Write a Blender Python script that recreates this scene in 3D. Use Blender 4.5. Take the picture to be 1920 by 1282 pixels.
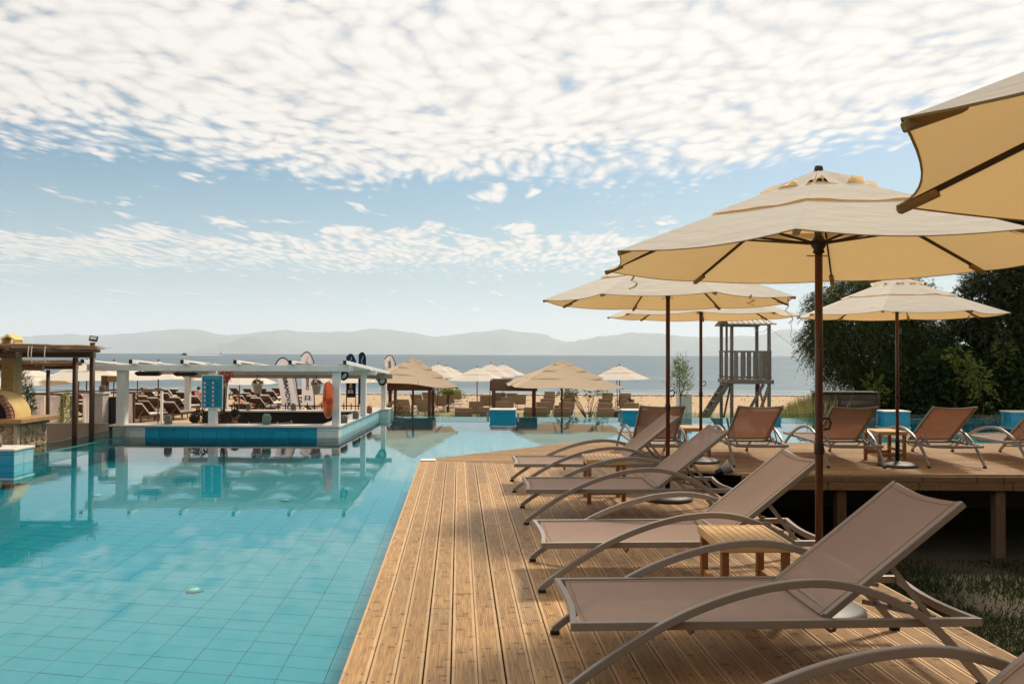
import bpy, bmesh, math, random
import numpy as np
from mathutils import Vector, Matrix, Quaternion
for o in list(bpy.data.objects): bpy.data.objects.remove(o, do_unlink=True)
S = bpy.context.scene
COL = S.collection
RND = random.Random(11)
PI = math.pi
R = math.radians

# ---------------------------------------------------------------- camera
H = 1.60            # eye height above the timber deck (deck top is z = 0)
F = 1480.0          # focal length in pixels of a 1920 px wide picture
PITCH = math.atan(23.0 / F)
ROLL = math.atan(0.0043)
FWD = Vector((0, math.cos(PITCH), math.sin(PITCH)))
UP0 = Vector((0, -math.sin(PITCH), math.cos(PITCH)))
RT = Vector((1, 0, 0)) * math.cos(ROLL) + UP0 * math.sin(ROLL)
UP = UP0 * math.cos(ROLL) - Vector((1, 0, 0)) * math.sin(ROLL)
cd = bpy.data.cameras.new('camera')
cd.sensor_width = 36.0
cd.sensor_fit = 'HORIZONTAL'
cd.lens = 36.0 * F / 1920.0
cd.clip_start = 0.05
cd.clip_end = 120000.0
cam = bpy.data.objects.new('camera', cd)
COL.objects.link(cam)
m = Matrix.Identity(4)
for i in range(3):
    m[i][0] = RT[i]; m[i][1] = UP[i]; m[i][2] = -FWD[i]
m[2][3] = H
cam.matrix_world = m
S.camera = cam

def at(px, py, z):
    """point of the level z that lies at that place of the photograph"""
    d = FWD + RT * ((px - 960) / F) + UP * ((641 - py) / F)
    t = (z - H) / d.z
    return Vector((d.x * t, d.y * t, z))

def atY(px, py, Y):
    d = FWD + RT * ((px - 960) / F) + UP * ((641 - py) / F)
    t = Y / d.y
    return Vector((d.x * t, Y, H + d.z * t))

# ---------------------------------------------------------------- node helper
class G:
    def __init__(s, nt):
        s.nt = nt; nt.nodes.clear()
    def n(s, t, ins=None, **at_):
        nd = s.nt.nodes.new(t)
        for k, v in at_.items(): setattr(nd, k, v)
        for k, v in (ins or {}).items():
            sk = nd.inputs[k]
            if isinstance(v, bpy.types.NodeSocket): s.nt.links.new(v, sk)
            else:
                if isinstance(v, (tuple, list)) and len(v) == 3 and sk.type == 'RGBA': v = (*v, 1)
                sk.default_value = v
        return nd
    def m(s, op, a, b=0.5, c=0.5, clamp=False):
        nd = s.n('ShaderNodeMath', {0: a, 1: b, 2: c}, operation=op); nd.use_clamp = clamp
        return nd.outputs[0]
    def vm(s, op, a, b=(0, 0, 0)):
        return s.n('ShaderNodeVectorMath', {0: a, 1: b}, operation=op).outputs[0]
    def sc(s, vec, k):
        return s.n('ShaderNodeVectorMath', {0: vec, 'Scale': k}, operation='SCALE').outputs[0]
    def mix(s, f, a, b, bt='MIX'):
        nd = s.n('ShaderNodeMix', {0: f, 6: a, 7: b}, data_type='RGBA', blend_type=bt)
        return nd.outputs[2]
    def noise(s, vec, scale, detail=3.0, rough=0.5, dist=0.0, out=0):
        return s.n('ShaderNodeTexNoise', {'Vector': vec, 'Scale': scale, 'Detail': detail, 'Roughness': rough, 'Distortion': dist}).outputs[out]
    def vor(s, vec, scale, feature='F1', out='Distance', rnd=1.0, dim='3D'):
        return s.n('ShaderNodeTexVoronoi', {'Vector': vec, 'Scale': scale, 'Randomness': rnd}, feature=feature, voronoi_dimensions=dim).outputs[out]
    def map(s, vec, sc=(1, 1, 1), lo=(0, 0, 0), ro=(0, 0, 0)):
        return s.n('ShaderNodeMapping', {'Vector': vec, 'Location': lo, 'Rotation': ro, 'Scale': sc}).outputs[0]
    def ss(s, x, a, b, lo=0.0, hi=1.0, it='SMOOTHSTEP'):
        return s.n('ShaderNodeMapRange', {0: x, 1: a, 2: b, 3: lo, 4: hi}, interpolation_type=it).outputs[0]
    def sep(s, v):
        return s.n('ShaderNodeSeparateXYZ', {0: v}).outputs
    def comb(s, x, y, z):
        return s.n('ShaderNodeCombineXYZ', {0: x, 1: y, 2: z}).outputs[0]

# ---------------------------------------------------------------- sun and sky
SUN_AZ, SUN_EL = R(55), R(50)      # azimuth from +X (right) towards +Y (the sea)
SUND = Vector((math.cos(SUN_EL) * math.cos(SUN_AZ), math.cos(SUN_EL) * math.sin(SUN_AZ), math.sin(SUN_EL)))
sl = bpy.data.lights.new('sun', 'SUN')
sl.energy = 3.6
sl.angle = R(8.0)
sl.color = (1.0, 0.88, 0.70)
so = bpy.data.objects.new('sun', sl)
COL.objects.link(so)
so.rotation_euler = SUND.to_track_quat('Z', 'Y').to_euler()
so.location = SUND * 60

W = bpy.data.worlds.new('World')
S.world = W
W.use_nodes = True
W.cycles.sampling_method = 'MANUAL'
W.cycles.sample_map_resolution = 512
g = G(W.node_tree)
sky = g.n('ShaderNodeTexSky', sky_type='NISHITA')
sky.sun_disc = False
sky.sun_elevation = SUN_EL
sky.sun_rotation = math.atan2(SUND.x, SUND.y)
sky.altitude = 0.0
sky.air_density = 1.25
sky.dust_density = 1.2
sky.ozone_density = 2.2
d = g.n('ShaderNodeTexCoord').outputs['Generated']
dx, dy, dz = g.sep(d)
zc = g.m('MAXIMUM', dz, 0.02)
u = g.m('DIVIDE', dx, zc)
v = g.m('DIVIDE', dy, zc)
uv = g.comb(u, v, 0.0)
# altocumulus: small puffs in a broad bank, and a second thinner band nearer the horizon
q_ = g.m('MULTIPLY', g.m('LOGARITHM', g.m('ADD', v, g.m('SQRT', g.m('ADD', g.m('MULTIPLY', v, v), 1.0))), 2.71828), 2.3)
uq = g.comb(u, q_, 0.0)             # puffs keep their thickness towards the horizon
bn = g.n('ShaderNodeTexNoise', {'Vector': uv, 'Scale': 0.75, 'Detail': 2.0, 'Roughness': 0.5})
broad = bn.outputs[0]
uvw = g.vm('ADD', uq, g.sc(g.vm('SUBTRACT', bn.outputs[1], (0.5, 0.5, 0.5)), 0.5))
mid = g.noise(uvw, 3.0, 2.0, 0.55)
cell = g.vor(g.map(uvw, (1.0, 1.0, 1)), 11.0, 'F1', dim='2D')
puff = g.noise(g.map(uvw, (1.0, 1.0, 1)), 10.5, 4.0, 0.56)
fine = puff
edge = g.m('SUBTRACT', g.m('SUBTRACT', 5.0, g.m('MULTIPLY', g.m('MULTIPLY', u, u), 0.16)), g.m('MULTIPLY', u, 0.10))
vd = g.m('ADD', v, g.m('ADD', g.m('MULTIPLY', g.m('SUBTRACT', broad, 0.5), 3.0), g.m('MULTIPLY', g.m('SUBTRACT', mid, 0.5), g.m('MULTIPLY', v, 0.55))))
bank = g.ss(g.m('SUBTRACT', edge, vd), -0.5, 1.7, 0.0, 1.21)
b2 = g.m('MULTIPLY', g.m('MULTIPLY', g.ss(vd, 5.6, 6.9), g.ss(vd, 11.5, 7.5)), g.ss(u, 3.4, 0.8))
wisp = g.m('MULTIPLY', g.ss(mid, 0.54, 0.75), 0.62)
cov = g.m('MAXIMUM', g.m('MAXIMUM', bank, g.m('MULTIPLY', b2, 0.86)), wisp)
body = g.m('ADD', g.m('MULTIPLY', puff, 0.62), g.m('MULTIPLY', g.m('SUBTRACT', 0.72, cell), 0.36))
body = g.m('ADD', body, g.m('MULTIPLY', g.m('SUBTRACT', fine, 0.5), 0.20))
body = g.m('ADD', body, g.m('MULTIPLY', g.m('SUBTRACT', mid, 0.5), 0.72))
dens = g.ss(g.m('ADD', body, g.m('MULTIPLY', g.m('SUBTRACT', cov, 1.0), 0.62)), 0.0, 0.46)
far = g.ss(dz, 0.015, 0.07)
dens = g.m('MULTIPLY', dens, far)
light = g.ss(g.m('ADD', g.m('MULTIPLY', g.m('SUBTRACT', 0.72, cell), 0.5), g.m('ADD', g.m('MULTIPLY', fine, 0.35), g.m('MULTIPLY', g.m('ADD', puff, g.m('MULTIPLY', g.m('SUBTRACT', mid, 0.5), 0.8)), 0.55))), 0.32, 0.76)
# clouds nearest the sun are the brightest, as thin cloud in forward scatter
sdot = g.n('ShaderNodeVectorMath', {0: d, 1: tuple(SUND)}, operation='DOT_PRODUCT').outputs['Value']
glow = g.ss(sdot, 0.2, 0.98, 0.0, 0.14)
ccol = g.mix(light, (6.2, 5.95, 5.7), (7.55, 7.25, 6.85))
ccol = g.sc(ccol, g.m('ADD', 1.0, glow))
skyc = g.n('ShaderNodeHueSaturation', {'Hue': 0.489, 'Saturation': 1.22, 'Value': 0.79, 'Color': sky.outputs[0]}).outputs[0]
skyc = g.mix(g.ss(dz, 0.04, 0.24, 0.80, 0.0), skyc, (4.7, 6.1, 7.0))
hz = g.ss(dz, -0.04, 0.12, 0.90, 0.0)
skyc = g.mix(hz, skyc, (7.15, 7.2, 7.2))
fin = g.mix(dens, skyc, ccol)
bg = g.n('ShaderNodeBackground', {'Color': fin, 'Strength': 0.10})
ow = g.n('ShaderNodeOutputWorld', {'Surface': bg.outputs[0]})

S.view_settings.view_transform = 'Standard'
S.view_settings.look = 'None'
S.view_settings.exposure = 0.27
S.view_settings.gamma = 1.0
S.view_settings.use_curve_mapping = False
S.render.engine = 'CYCLES'
S.cycles.use_denoising = True
S.cycles.caustics_reflective = False
S.cycles.caustics_refractive = False
S.cycles.max_bounces = 6
S.cycles.diffuse_bounces = 3
S.cycles.transparent_max_bounces = 16
S.cycles.volume_bounces = 0
S.cycles.use_light_tree = False
S.cycles.sample_clamp_indirect = 6.0

# ---------------------------------------------------------------- mesh helper
class MB:
    def __init__(s): s.v = []; s.f = []
    def add(s, vs, fs):
        b = len(s.v)
        s.v += [tuple(p) for p in vs]
        s.f += [tuple(i + b for i in q) for q in fs]
        return s
    def box(s, x0, y0, z0, x1, y1, z1):
        return s.add([(x0, y0, z0), (x1, y0, z0), (x1, y1, z0), (x0, y1, z0), (x0, y0, z1), (x1, y0, z1), (x1, y1, z1), (x0, y1, z1)],
                     [(0, 3, 2, 1), (4, 5, 6, 7), (0, 1, 5, 4), (1, 2, 6, 5), (2, 3, 7, 6), (3, 0, 4, 7)])
    def bar(s, a, b, w, h, side=None):
        a = Vector(a); b = Vector(b); t = (b - a).normalized()
        if side is None:
            side = t.cross(Vector((0, 0, 1)))
            if side.length < 1e-4: side = Vector((1, 0, 0))
        side = Vector(side).normalized(); up = side.cross(t).normalized()
        vs = []
        for p in (a, b):
            for i, j in ((-1, -1), (1, -1), (1, 1), (-1, 1)):
                vs.append(p + side * (i * w / 2) + up * (j * h / 2))
        return s.add(vs, [(0, 1, 2, 3), (7, 6, 5, 4), (0, 4, 5, 1), (1, 5, 6, 2), (2, 6, 7, 3), (3, 7, 4, 0)])
    def sweep(s, pts, w, h, side):
        """rectangular section along a polyline lying in the plane normal to side"""
        side = Vector(side).normalized(); pts = [Vector(p) for p in pts]; vs = []; fs = []
        n = len(pts)
        for i, p in enumerate(pts):
            t = (pts[min(i + 1, n - 1)] - pts[max(i - 1, 0)]).normalized()
            up = side.cross(t).normalized()
            for a, b in ((-1, -1), (1, -1), (1, 1), (-1, 1)):
                vs.append(p + side * (a * w / 2) + up * (b * h / 2))
        for i in range(n - 1):
            for k in range(4):
                a = i * 4 + k; b = i * 4 + (k + 1) % 4
                fs.append((a, a + 4, b + 4, b))
        fs.append((0, 1, 2, 3)); e = (n - 1) * 4; fs.append((e + 3, e + 2, e + 1, e))
        return s.add(vs, fs)
    def tube(s, pts, r, n=8, caps=True):
        pts = [Vector(p) for p in pts]; m_ = len(pts); vs = []; fs = []
        rr = r if isinstance(r, (list, tuple)) else [r] * m_
        ref = None
        for i, p in enumerate(pts):
            t = (pts[min(i + 1, m_ - 1)] - pts[max(i - 1, 0)]).normalized()
            if ref is None:
                ref = t.orthogonal().normalized()
            ref = (ref - t * ref.dot(t)).normalized()
            q = t.cross(ref)
            for k in range(n):
                a = 2 * PI * k / n
                vs.append(p + (ref * math.cos(a) + q * math.sin(a)) * rr[i])
        for i in range(m_ - 1):
            for k in range(n):
                a = i * n + k; b = i * n + (k + 1) % n
                fs.append((a, b, b + n, a + n))
        if caps:
            fs.append(tuple(range(n - 1, -1, -1))); fs.append(tuple((m_ - 1) * n + k for k in range(n)))
        return s.add(vs, fs)
    def lathe(s, prof, n=20, c=(0, 0, 0), close=True):
        vs = []; fs = []
        for r_, z in prof:
            for k in range(n):
                a = 2 * PI * k / n
                vs.append((c[0] + r_ * math.cos(a), c[1] + r_ * math.sin(a), c[2] + z))
        for i in range(len(prof) - 1):
            for k in range(n):
                a = i * n + k; b = i * n + (k + 1) % n
                fs.append((a, b, b + n, a + n))
        if close:
            fs.append(tuple(range(n - 1, -1, -1))); e = (len(prof) - 1) * n; fs.append(tuple(e + k for k in range(n)))
        return s.add(vs, fs)
    def prism(s, poly, z0, z1):
        n = len(poly)
        vs = [(p[0], p[1], z0) for p in poly] + [(p[0], p[1], z1) for p in poly]
        fs = [tuple(range(n - 1, -1, -1)), tuple(range(n, 2 * n))]
        for i in range(n):
            j = (i + 1) % n
            fs.append((i, j, j + n, i + n))
        return s.add(vs, fs)
    def grid(s, fn, nu, nv, wrap=False):
        vs = [fn(i / nu, j / nv) for j in range(nv + 1) for i in range(nu + 1)]
        fs = []
        for j in range(nv):
            for i in range(nu):
                a = j * (nu + 1) + i
                fs.append((a, a + 1, a + nu + 2, a + nu + 1))
        return s.add(vs, fs)
    def mesh(s, name, mat=None, bevel=0.0, smooth=False, seg=1):
        me = bpy.data.meshes.new(name)
        me.from_pydata(s.v, [], s.f)
        if bevel:
            bm = bmesh.new(); bm.from_mesh(me)
            es = [e for e in bm.edges if len(e.link_faces) == 2 and e.calc_face_angle(0) > 0.6]
            bmesh.ops.bevel(bm, geom=es, offset=bevel, segments=seg, affect='EDGES', profile=0.6)
            bm.to_mesh(me); bm.free()
        if smooth: me.shade_smooth()
        if mat: me.materials.append(M(mat))
        me.update()
        return me
    def build(s, name, mat, parent=None, bevel=0.0, smooth=False, seg=1, **tags):
        return obj(name, s.mesh(name, mat, bevel, smooth, seg), parent, **tags)

def obj(name, data, parent=None, loc=None, rot=None, **tags):
    o = bpy.data.objects.new(name, data); COL.objects.link(o)
    if parent: o.parent = parent
    if loc is not None: o.location = loc
    if rot is not None: o.rotation_euler = rot
    for k, v_ in tags.items():
        if v_ is not None: o[k] = v_
    return o
def empty(name, loc=(0, 0, 0), rz=0.0, **tags):
    o = obj(name, None, loc=loc, rot=(0, 0, rz), **tags)
    o.empty_display_size = 0.1
    return o
KIDS = {}
def copy_tree(o, parent=None, **tags):
    c = o.copy(); COL.objects.link(c); c.parent = parent
    for ch in [x for x in o.children]: copy_tree(ch, c)
    for k, v_ in tags.items(): c[k] = v_
    return c
ORD = ['first', 'second', 'third', 'fourth', 'fifth', 'sixth', 'seventh', 'eighth', 'ninth', 'tenth']

def np_mesh(name, V, nper, mat):
    """V: (n, nper, 3) array of loose polygons with nper corners"""
    n = V.shape[0]
    me = bpy.data.meshes.new(name)
    me.vertices.add(n * nper); me.vertices.foreach_set('co', V.astype(np.float32).ravel())
    me.loops.add(n * nper); me.loops.foreach_set('vertex_index', np.arange(n * nper, dtype=np.int32))
    me.polygons.add(n)
    me.polygons.foreach_set('loop_start', np.arange(0, n * nper, nper, dtype=np.int32))
    me.polygons.foreach_set('loop_total', np.full(n, nper, dtype=np.int32))
    me.update(); me.validate()
    me.materials.append(M(mat))
    return me
NR = np.random.default_rng(5)
def leaves(P, D, L, Wd, bend=0.25):
    """rhombic leaves at points P along D (n,3), length L, width Wd (n,)"""
    n = len(P)
    D = D / np.linalg.norm(D, axis=1, keepdims=True)
    q = NR.normal(size=(n, 3)); sd = np.cross(D, q); sd /= np.linalg.norm(sd, axis=1, keepdims=True) + 1e-9
    nn = np.cross(sd, D)
    L = np.broadcast_to(L, (n,))[:, None]; Wd = np.broadcast_to(Wd, (n,))[:, None]
    V = np.stack([P, P + D * L * 0.45 + sd * Wd * 0.5 + nn * L * bend * 0.3, P + D * L, P + D * L * 0.45 - sd * Wd * 0.5 + nn * L * bend * 0.3], 1)
    return V
# ---------------------------------------------------------------- materials
MATS = {}
def M(n): return MATS[n]
def newmat(name):
    mt = bpy.data.materials.new(name); mt.use_nodes = True; MATS[name] = mt
    return G(mt.node_tree)
def out(g, sh, disp=None):
    g.n('ShaderNodeOutputMaterial', {'Surface': sh})
def coords(g): return g.n('ShaderNodeTexCoord').outputs['Object']
def bump(g, h, st=0.3, dist=0.01):
    return g.n('ShaderNodeBump', {'Strength': st, 'Distance': dist, 'Height': h}).outputs[0]
def orand(g): return g.n('ShaderNodeObjectInfo').outputs['Random']
def vary(g, col, vec, scale, amt, orv=0.0, stretch=(1, 1, 1), dirt=None, dirt_amt=0.0):
    nz = g.noise(g.map(vec, stretch), scale, 4.0, 0.6)
    k = g.m('ADD', 1.0 - amt / 2, g.m('MULTIPLY', nz, amt))
    if orv: k = g.m('MULTIPLY', k, g.m('ADD', 1.0 - orv / 2, g.m('MULTIPLY', orand(g), orv)))
    c = g.sc(tuple(col), k)
    if dirt is not None:
        dn = g.ss(g.noise(vec, scale * 0.6, 5.0, 0.65), 0.48, 0.72)
        c = g.mix(g.m('MULTIPLY', dn, dirt_amt), c, dirt)
    return c
def pmat(name, col, rough=0.6, var=0.18, vs=6.0, orv=0.0, bs=None, bst=0.2, bd=0.004, metal=0.0, spec=0.4, stretch=(1, 1, 1), dirt=None, da=0.0, coat=0.0):
    g = newmat(name); vec = coords(g)
    c = vary(g, col, vec, vs, var, orv, stretch, dirt, da)
    ins = {'Base Color': c, 'Roughness': rough, 'Metallic': metal, 'Specular IOR Level': spec, 'Coat Weight': coat}
    if bs: ins['Normal'] = bump(g, g.noise(g.map(vec, stretch), bs, 4.0, 0.6), bst, bd)
    out(g, g.n('ShaderNodeBsdfPrincipled', ins).outputs[0])
def cloth(name, col, trans=0.35, tcol=None, var=0.08, wr=True, alpha=0.0, weave=0.0, orv=0.0, wst=0.25):
    g = newmat(name); vec = coords(g)
    c = vary(g, col, vec, 5.0, var, orv)
    ins = {'Color': c, 'Roughness': 0.8}
    h = g.noise(g.map(vec, (2.2, 2.2, 9.0)), 2.2, 3.0, 0.55)
    if weave:
        x, y, z = g.sep(vec)
        w = g.m('ADD', g.m('SINE', g.m('MULTIPLY', x, weave)), g.m('SINE', g.m('MULTIPLY', y, weave)))
        h = g.m('ADD', h, g.m('MULTIPLY', w, 0.05))
    nrm = bump(g, h, wst, 0.03)
    if wr: ins['Normal'] = nrm
    a = g.n('ShaderNodeBsdfDiffuse', ins).outputs[0]
    t = g.n('ShaderNodeBsdfTranslucent', {'Color': tcol or col}).outputs[0]
    sh = g.n('ShaderNodeMixShader', {0: trans, 1: a, 2: t}).outputs[0]
    if alpha:
        sh = g.n('ShaderNodeMixShader', {0: alpha, 1: sh, 2: g.n('ShaderNodeBsdfTransparent').outputs[0]}).outputs[0]
    out(g, sh)
def leafmat(name, c1, c2, trans=0.3, rough=0.6):
    g = newmat(name)
    geo = g.n('ShaderNodeNewGeometry')
    c = g.mix(geo.outputs['Random Per Island'], c1, c2)
    a = g.n('ShaderNodeBsdfPrincipled', {'Base Color': c, 'Roughness': rough, 'Specular IOR Level': 0.3}).outputs[0]
    t = g.n('ShaderNodeBsdfTranslucent', {'Color': g.mix(0.5, c, c2)}).outputs[0]
    out(g, g.n('ShaderNodeMixShader', {0: trans, 1: a, 2: t}).outputs[0])
def woodmat(name, col, dark, rough=0.55, axis=1, knots=True, screws=False, gs=9.0, orv=0.34, coat=0.0, dots=0.5, lit_rim=None):
    """timber with grain along the local axis, knots, worn patches; screws: two rows of dark heads over each joist"""
    g = newmat(name); vec = coords(g)
    rnd = orand(g)
    off = g.vm('ADD', vec, g.comb(g.m('MULTIPLY', rnd, 37.0), g.m('MULTIPLY', rnd, 91.0), 0.0))
    st = [1.0, 1.0, 1.0]; st[axis] = 0.06
    grain = g.noise(g.map(off, tuple(q * 1.0 for q in st)), gs * 9, 4.0, 0.6, 0.4)
    st2 = [1.0, 1.0, 1.0]; st2[axis] = 0.35
    blot = g.noise(g.map(off, tuple(st2)), 2.6, 4.0, 0.6)
    c = g.mix(g.ss(grain, 0.30, 0.75), dark, col)
    c = g.mix(g.m('MULTIPLY', g.ss(blot, 0.42, 0.72), 0.45), c, tuple(q * 0.62 for q in col))
    grey = g.noise(g.map(off, tuple(st2)), 1.1, 3.0, 0.5)
    c = g.mix(g.m('MULTIPLY', g.ss(grey, 0.5, 0.75), 0.30), c, (0.30, 0.235, 0.165))
    if knots:
        sk = [1.0, 1.0, 1.0]; sk[axis] = 2.0
        kd = g.vor(g.map(off, tuple(sk)), 4.6, dim='2D')
        kc = g.vor(g.map(off, tuple(sk)), 4.6, out='Color', dim='2D')
        on = g.ss(g.sep(kc)[0], 0.30, 0.32)
        kn = g.m('MULTIPLY', g.ss(g.m('ADD', kd, g.m('MULTIPLY', g.m('SUBTRACT', grain, 0.5), 0.16)), 0.19, 0.03), on)
        c = g.mix(g.m('MULTIPLY', kn, 0.72), c, tuple(q * 0.34 for q in dark))
    if lit_rim:   # edge strips left plain are painted paler, for lacking the grooves' shade
        ax = g.m('ABSOLUTE', g.sep(vec)[1 - axis])
        c = g.mix(g.m('MULTIPLY', g.ss(ax, lit_rim - 0.002, lit_rim), 0.40), c, (0.62, 0.42, 0.24))
    if screws:
        xs = g.sep(vec)
        al = g.m('PINGPONG', g.m('ADD', xs[axis], 100.0), 0.25)
        ac = g.m('SUBTRACT', g.m('ABSOLUTE', xs[1 - axis]), 0.036)
        dd = g.m('SQRT', g.m('ADD', g.m('MULTIPLY', al, al), g.m('MULTIPLY', ac, ac)))
        c = g.mix(g.ss(dd, 0.0095, 0.005), c, (0.05, 0.035, 0.025))
    kk = g.m('ADD', 1.0 - orv / 2, g.m('MULTIPLY', rnd, orv))
    c = g.sc(c, kk)
    out(g, g.n('ShaderNodeBsdfPrincipled', {'Base Color': c, 'Roughness': rough, 'Specular IOR Level': 0.3, 'Coat Weight': coat,
        'Normal': bump(g, grain, 0.25, 0.002)}).outputs[0])

woodmat('deck_wood', (0.48, 0.295, 0.132), (0.26, 0.145, 0.06), 0.55, 1, True, True, lit_rim=0.0515)
woodmat('deck_wood_x', (0.48, 0.295, 0.132), (0.26, 0.145, 0.06), 0.55, 0, True, True, lit_rim=0.0515)
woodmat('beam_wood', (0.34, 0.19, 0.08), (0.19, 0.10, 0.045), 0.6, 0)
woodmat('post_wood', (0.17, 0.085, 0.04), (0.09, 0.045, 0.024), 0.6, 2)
woodmat('teak', (0.72, 0.47, 0.22), (0.54, 0.31, 0.125), 0.42, 0, False, orv=0.12)
woodmat('teak_leg', (0.42, 0.19, 0.065), (0.28, 0.12, 0.04), 0.45, 2, False, orv=0.12)
woodmat('pole_wood', (0.145, 0.045, 0.022), (0.085, 0.028, 0.015), 0.32, 2, False, coat=0.2)
woodmat('dark_beam', (0.12, 0.052, 0.030), (0.065, 0.03, 0.018), 0.6, 0, False)
woodmat('dark_post', (0.10, 0.045, 0.028), (0.055, 0.026, 0.016), 0.6, 2, False)
woodmat('lounger_wood', (0.115, 0.058, 0.034), (0.06, 0.03, 0.02), 0.6, 0, False)
woodmat('grey_wood', (0.25, 0.215, 0.185), (0.12, 0.10, 0.085), 0.75, 2, True)
woodmat('grey_wood_x', (0.25, 0.215, 0.185), (0.12, 0.10, 0.085), 0.75, 0, True)
woodmat('ledge_wood', (0.50, 0.29, 0.13), (0.34, 0.18, 0.07), 0.55, 0, False)
woodmat('box_wood', (0.075, 0.046, 0.03), (0.04, 0.025, 0.018), 0.7, 0, False)
pmat('taupe_metal', (0.27, 0.23, 0.20), 0.36, 0.14, 14.0, 0.06, dirt=(0.30, 0.26, 0.22), da=0.25, bs=220.0, bst=0.05, bd=0.001, spec=0.5)
pmat('black_rubber', (0.015, 0.014, 0.014), 0.7, 0.1)
pmat('black_metal', (0.018, 0.017, 0.018), 0.45, 0.2, 8)
pmat('dark_rib', (0.035, 0.016, 0.010), 0.4, 0.2)
pmat('base_dark', (0.075, 0.075, 0.072), 0.55, 0.25, 9, dirt=(0.2, 0.17, 0.13), da=0.4)
pmat('base_pale', (0.09, 0.092, 0.09), 0.5, 0.2, 9)
pmat('white_paint', (0.74, 0.72, 0.69), 0.55, 0.10, 3.0, 0.05, dirt=(0.52, 0.48, 0.42), da=0.35, bs=60.0, bst=0.06, bd=0.002)
pmat('white_frame', (0.72, 0.71, 0.69), 0.5, 0.08)
pmat('grey_plastic', (0.36, 0.345, 0.32), 0.4, 0.1)
pmat('steel', (0.55, 0.55, 0.54), 0.35, 0.15, metal=1.0)
pmat('marble', (0.66, 0.61, 0.55), 0.45, 0.30, 4.0, dirt=(0.34, 0.32, 0.31), da=0.55, bs=30, bst=0.1)
pmat('tile_deep', (0.012, 0.275, 0.42), 0.22, 0.16, 6.0, 0.20, spec=0.5)  # blue tile of the front faces, their shade put into the colour
pmat('tile_pale', (0.33, 0.56, 0.62), 0.22, 0.12, 6.0, 0.14, spec=0.5)  # the same tile on right-hand faces, sunlight put into the colour
pmat('tile_white', (0.62, 0.61, 0.58), 0.3, 0.2, 5.0, 0.14, dirt=(0.4, 0.4, 0.38), da=0.4)
pmat('grout', (0.16, 0.25, 0.28), 0.8, 0.2)
pmat('pool_tile', (0.002, 0.228, 0.280), 0.35, 0.10, 1.4, 0.05)
pmat('pool_grout', (0.018, 0.085, 0.11), 0.8, 0.15)
pmat('concrete', (0.40, 0.37, 0.33), 0.85, 0.25, 3.0, bs=20, bst=0.2, dirt=(0.25, 0.22, 0.19), da=0.5)
pmat('pale_render', (0.60, 0.57, 0.52), 0.85, 0.15, 3.0, dirt=(0.42, 0.38, 0.33), da=0.4)
pmat('beige_wall', (0.36, 0.30, 0.245), 0.85, 0.2, 3.0, dirt=(0.22, 0.18, 0.15), da=0.5)
pmat('white_brick', (0.62, 0.56, 0.52), 0.7, 0.12, 8.0, 0.12)
pmat('yellow_brick', (0.47, 0.31, 0.125), 0.8, 0.2, 8.0, 0.25)
pmat('yellow_render', (0.62, 0.43, 0.17), 0.8, 0.22, 3.0, bs=16, bst=0.2, dirt=(0.36, 0.22, 0.09), da=0.45)
pmat('mortar', (0.42, 0.35, 0.26), 0.9, 0.2)
pmat('stone', (0.36, 0.25, 0.145), 0.85, 0.4, 7.0, 0.75, bs=24, bst=0.35, dirt=(0.20, 0.13, 0.08), da=0.4)
pmat('thatch', (0.30, 0.17, 0.08), 0.9, 0.5, 12.0)
pmat('rope', (0.56, 0.50, 0.41), 0.9, 0.2)
pmat('soot', (0.012, 0.010, 0.009), 0.95, 0.2)  # flat black sheet colour standing in for the dark hollow of the oven
pmat('red_brick', (0.26, 0.12, 0.075), 0.8, 0.2, 8, 0.3)
pmat('taupe_cushion', (0.225, 0.178, 0.135), 0.85, 0.14, 7.0, 0.14)
pmat('cream_cushion', (0.62, 0.56, 0.47), 0.9, 0.12)
pmat('lantern', (0.17, 0.16, 0.14), 0.85, 0.5, 30.0, 0.3)
pmat('lantern_green', (0.13, 0.22, 0.20), 0.7, 0.4, 30.0)
pmat('terracotta', (0.30, 0.135, 0.09), 0.8, 0.25)
pmat('pot_white', (0.60, 0.55, 0.49), 0.7, 0.15)
pmat('orange', (0.80, 0.115, 0.012), 0.42, 0.14, 5, dirt=(0.55, 0.06, 0.01), da=0.4)
pmat('red_band', (0.58, 0.045, 0.012), 0.45, 0.1)
pmat('skin', (0.48, 0.25, 0.16), 0.55, 0.1)
pmat('skin_pink', (0.62, 0.30, 0.24), 0.55, 0.1)
pmat('hair', (0.018, 0.014, 0.012), 0.6, 0.3, 30)
pmat('shirt_beige', (0.42, 0.35, 0.28), 0.9, 0.15)
pmat('navy_cloth', (0.014, 0.024, 0.075), 0.8, 0.15)
pmat('red_cloth', (0.55, 0.03, 0.03), 0.85, 0.15)
pmat('pink_cloth', (0.62, 0.26, 0.25), 0.85, 0.15)
pmat('sign_blue', (0.005, 0.21, 0.31), 0.35, 0.05)
pmat('sign_white', (0.72, 0.72, 0.70), 0.4, 0.05)
pmat('sign_dark', (0.010, 0.045, 0.075), 0.5, 0.05)
pmat('sign_red', (0.30, 0.05, 0.03), 0.5, 0.05)
pmat('sign_pale', (0.18, 0.55, 0.60), 0.5, 0.05)
pmat('ink_black', (0.012, 0.012, 0.014), 0.6, 0.05)
pmat('ink_grey', (0.25, 0.25, 0.27), 0.6, 0.05)
pmat('pool_lens', (0.20, 0.22, 0.13), 0.5, 0.3, 20)
pmat('lens', (0.60, 0.58, 0.50), 0.2, 0.1)
pmat('roof_sheet', (0.40, 0.36, 0.31), 0.7, 0.3, 4.0, dirt=(0.16, 0.13, 0.11), da=0.6)
pmat('bark', (0.085, 0.055, 0.036), 0.9, 0.4, 10.0, bs=30, bst=0.5)
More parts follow.
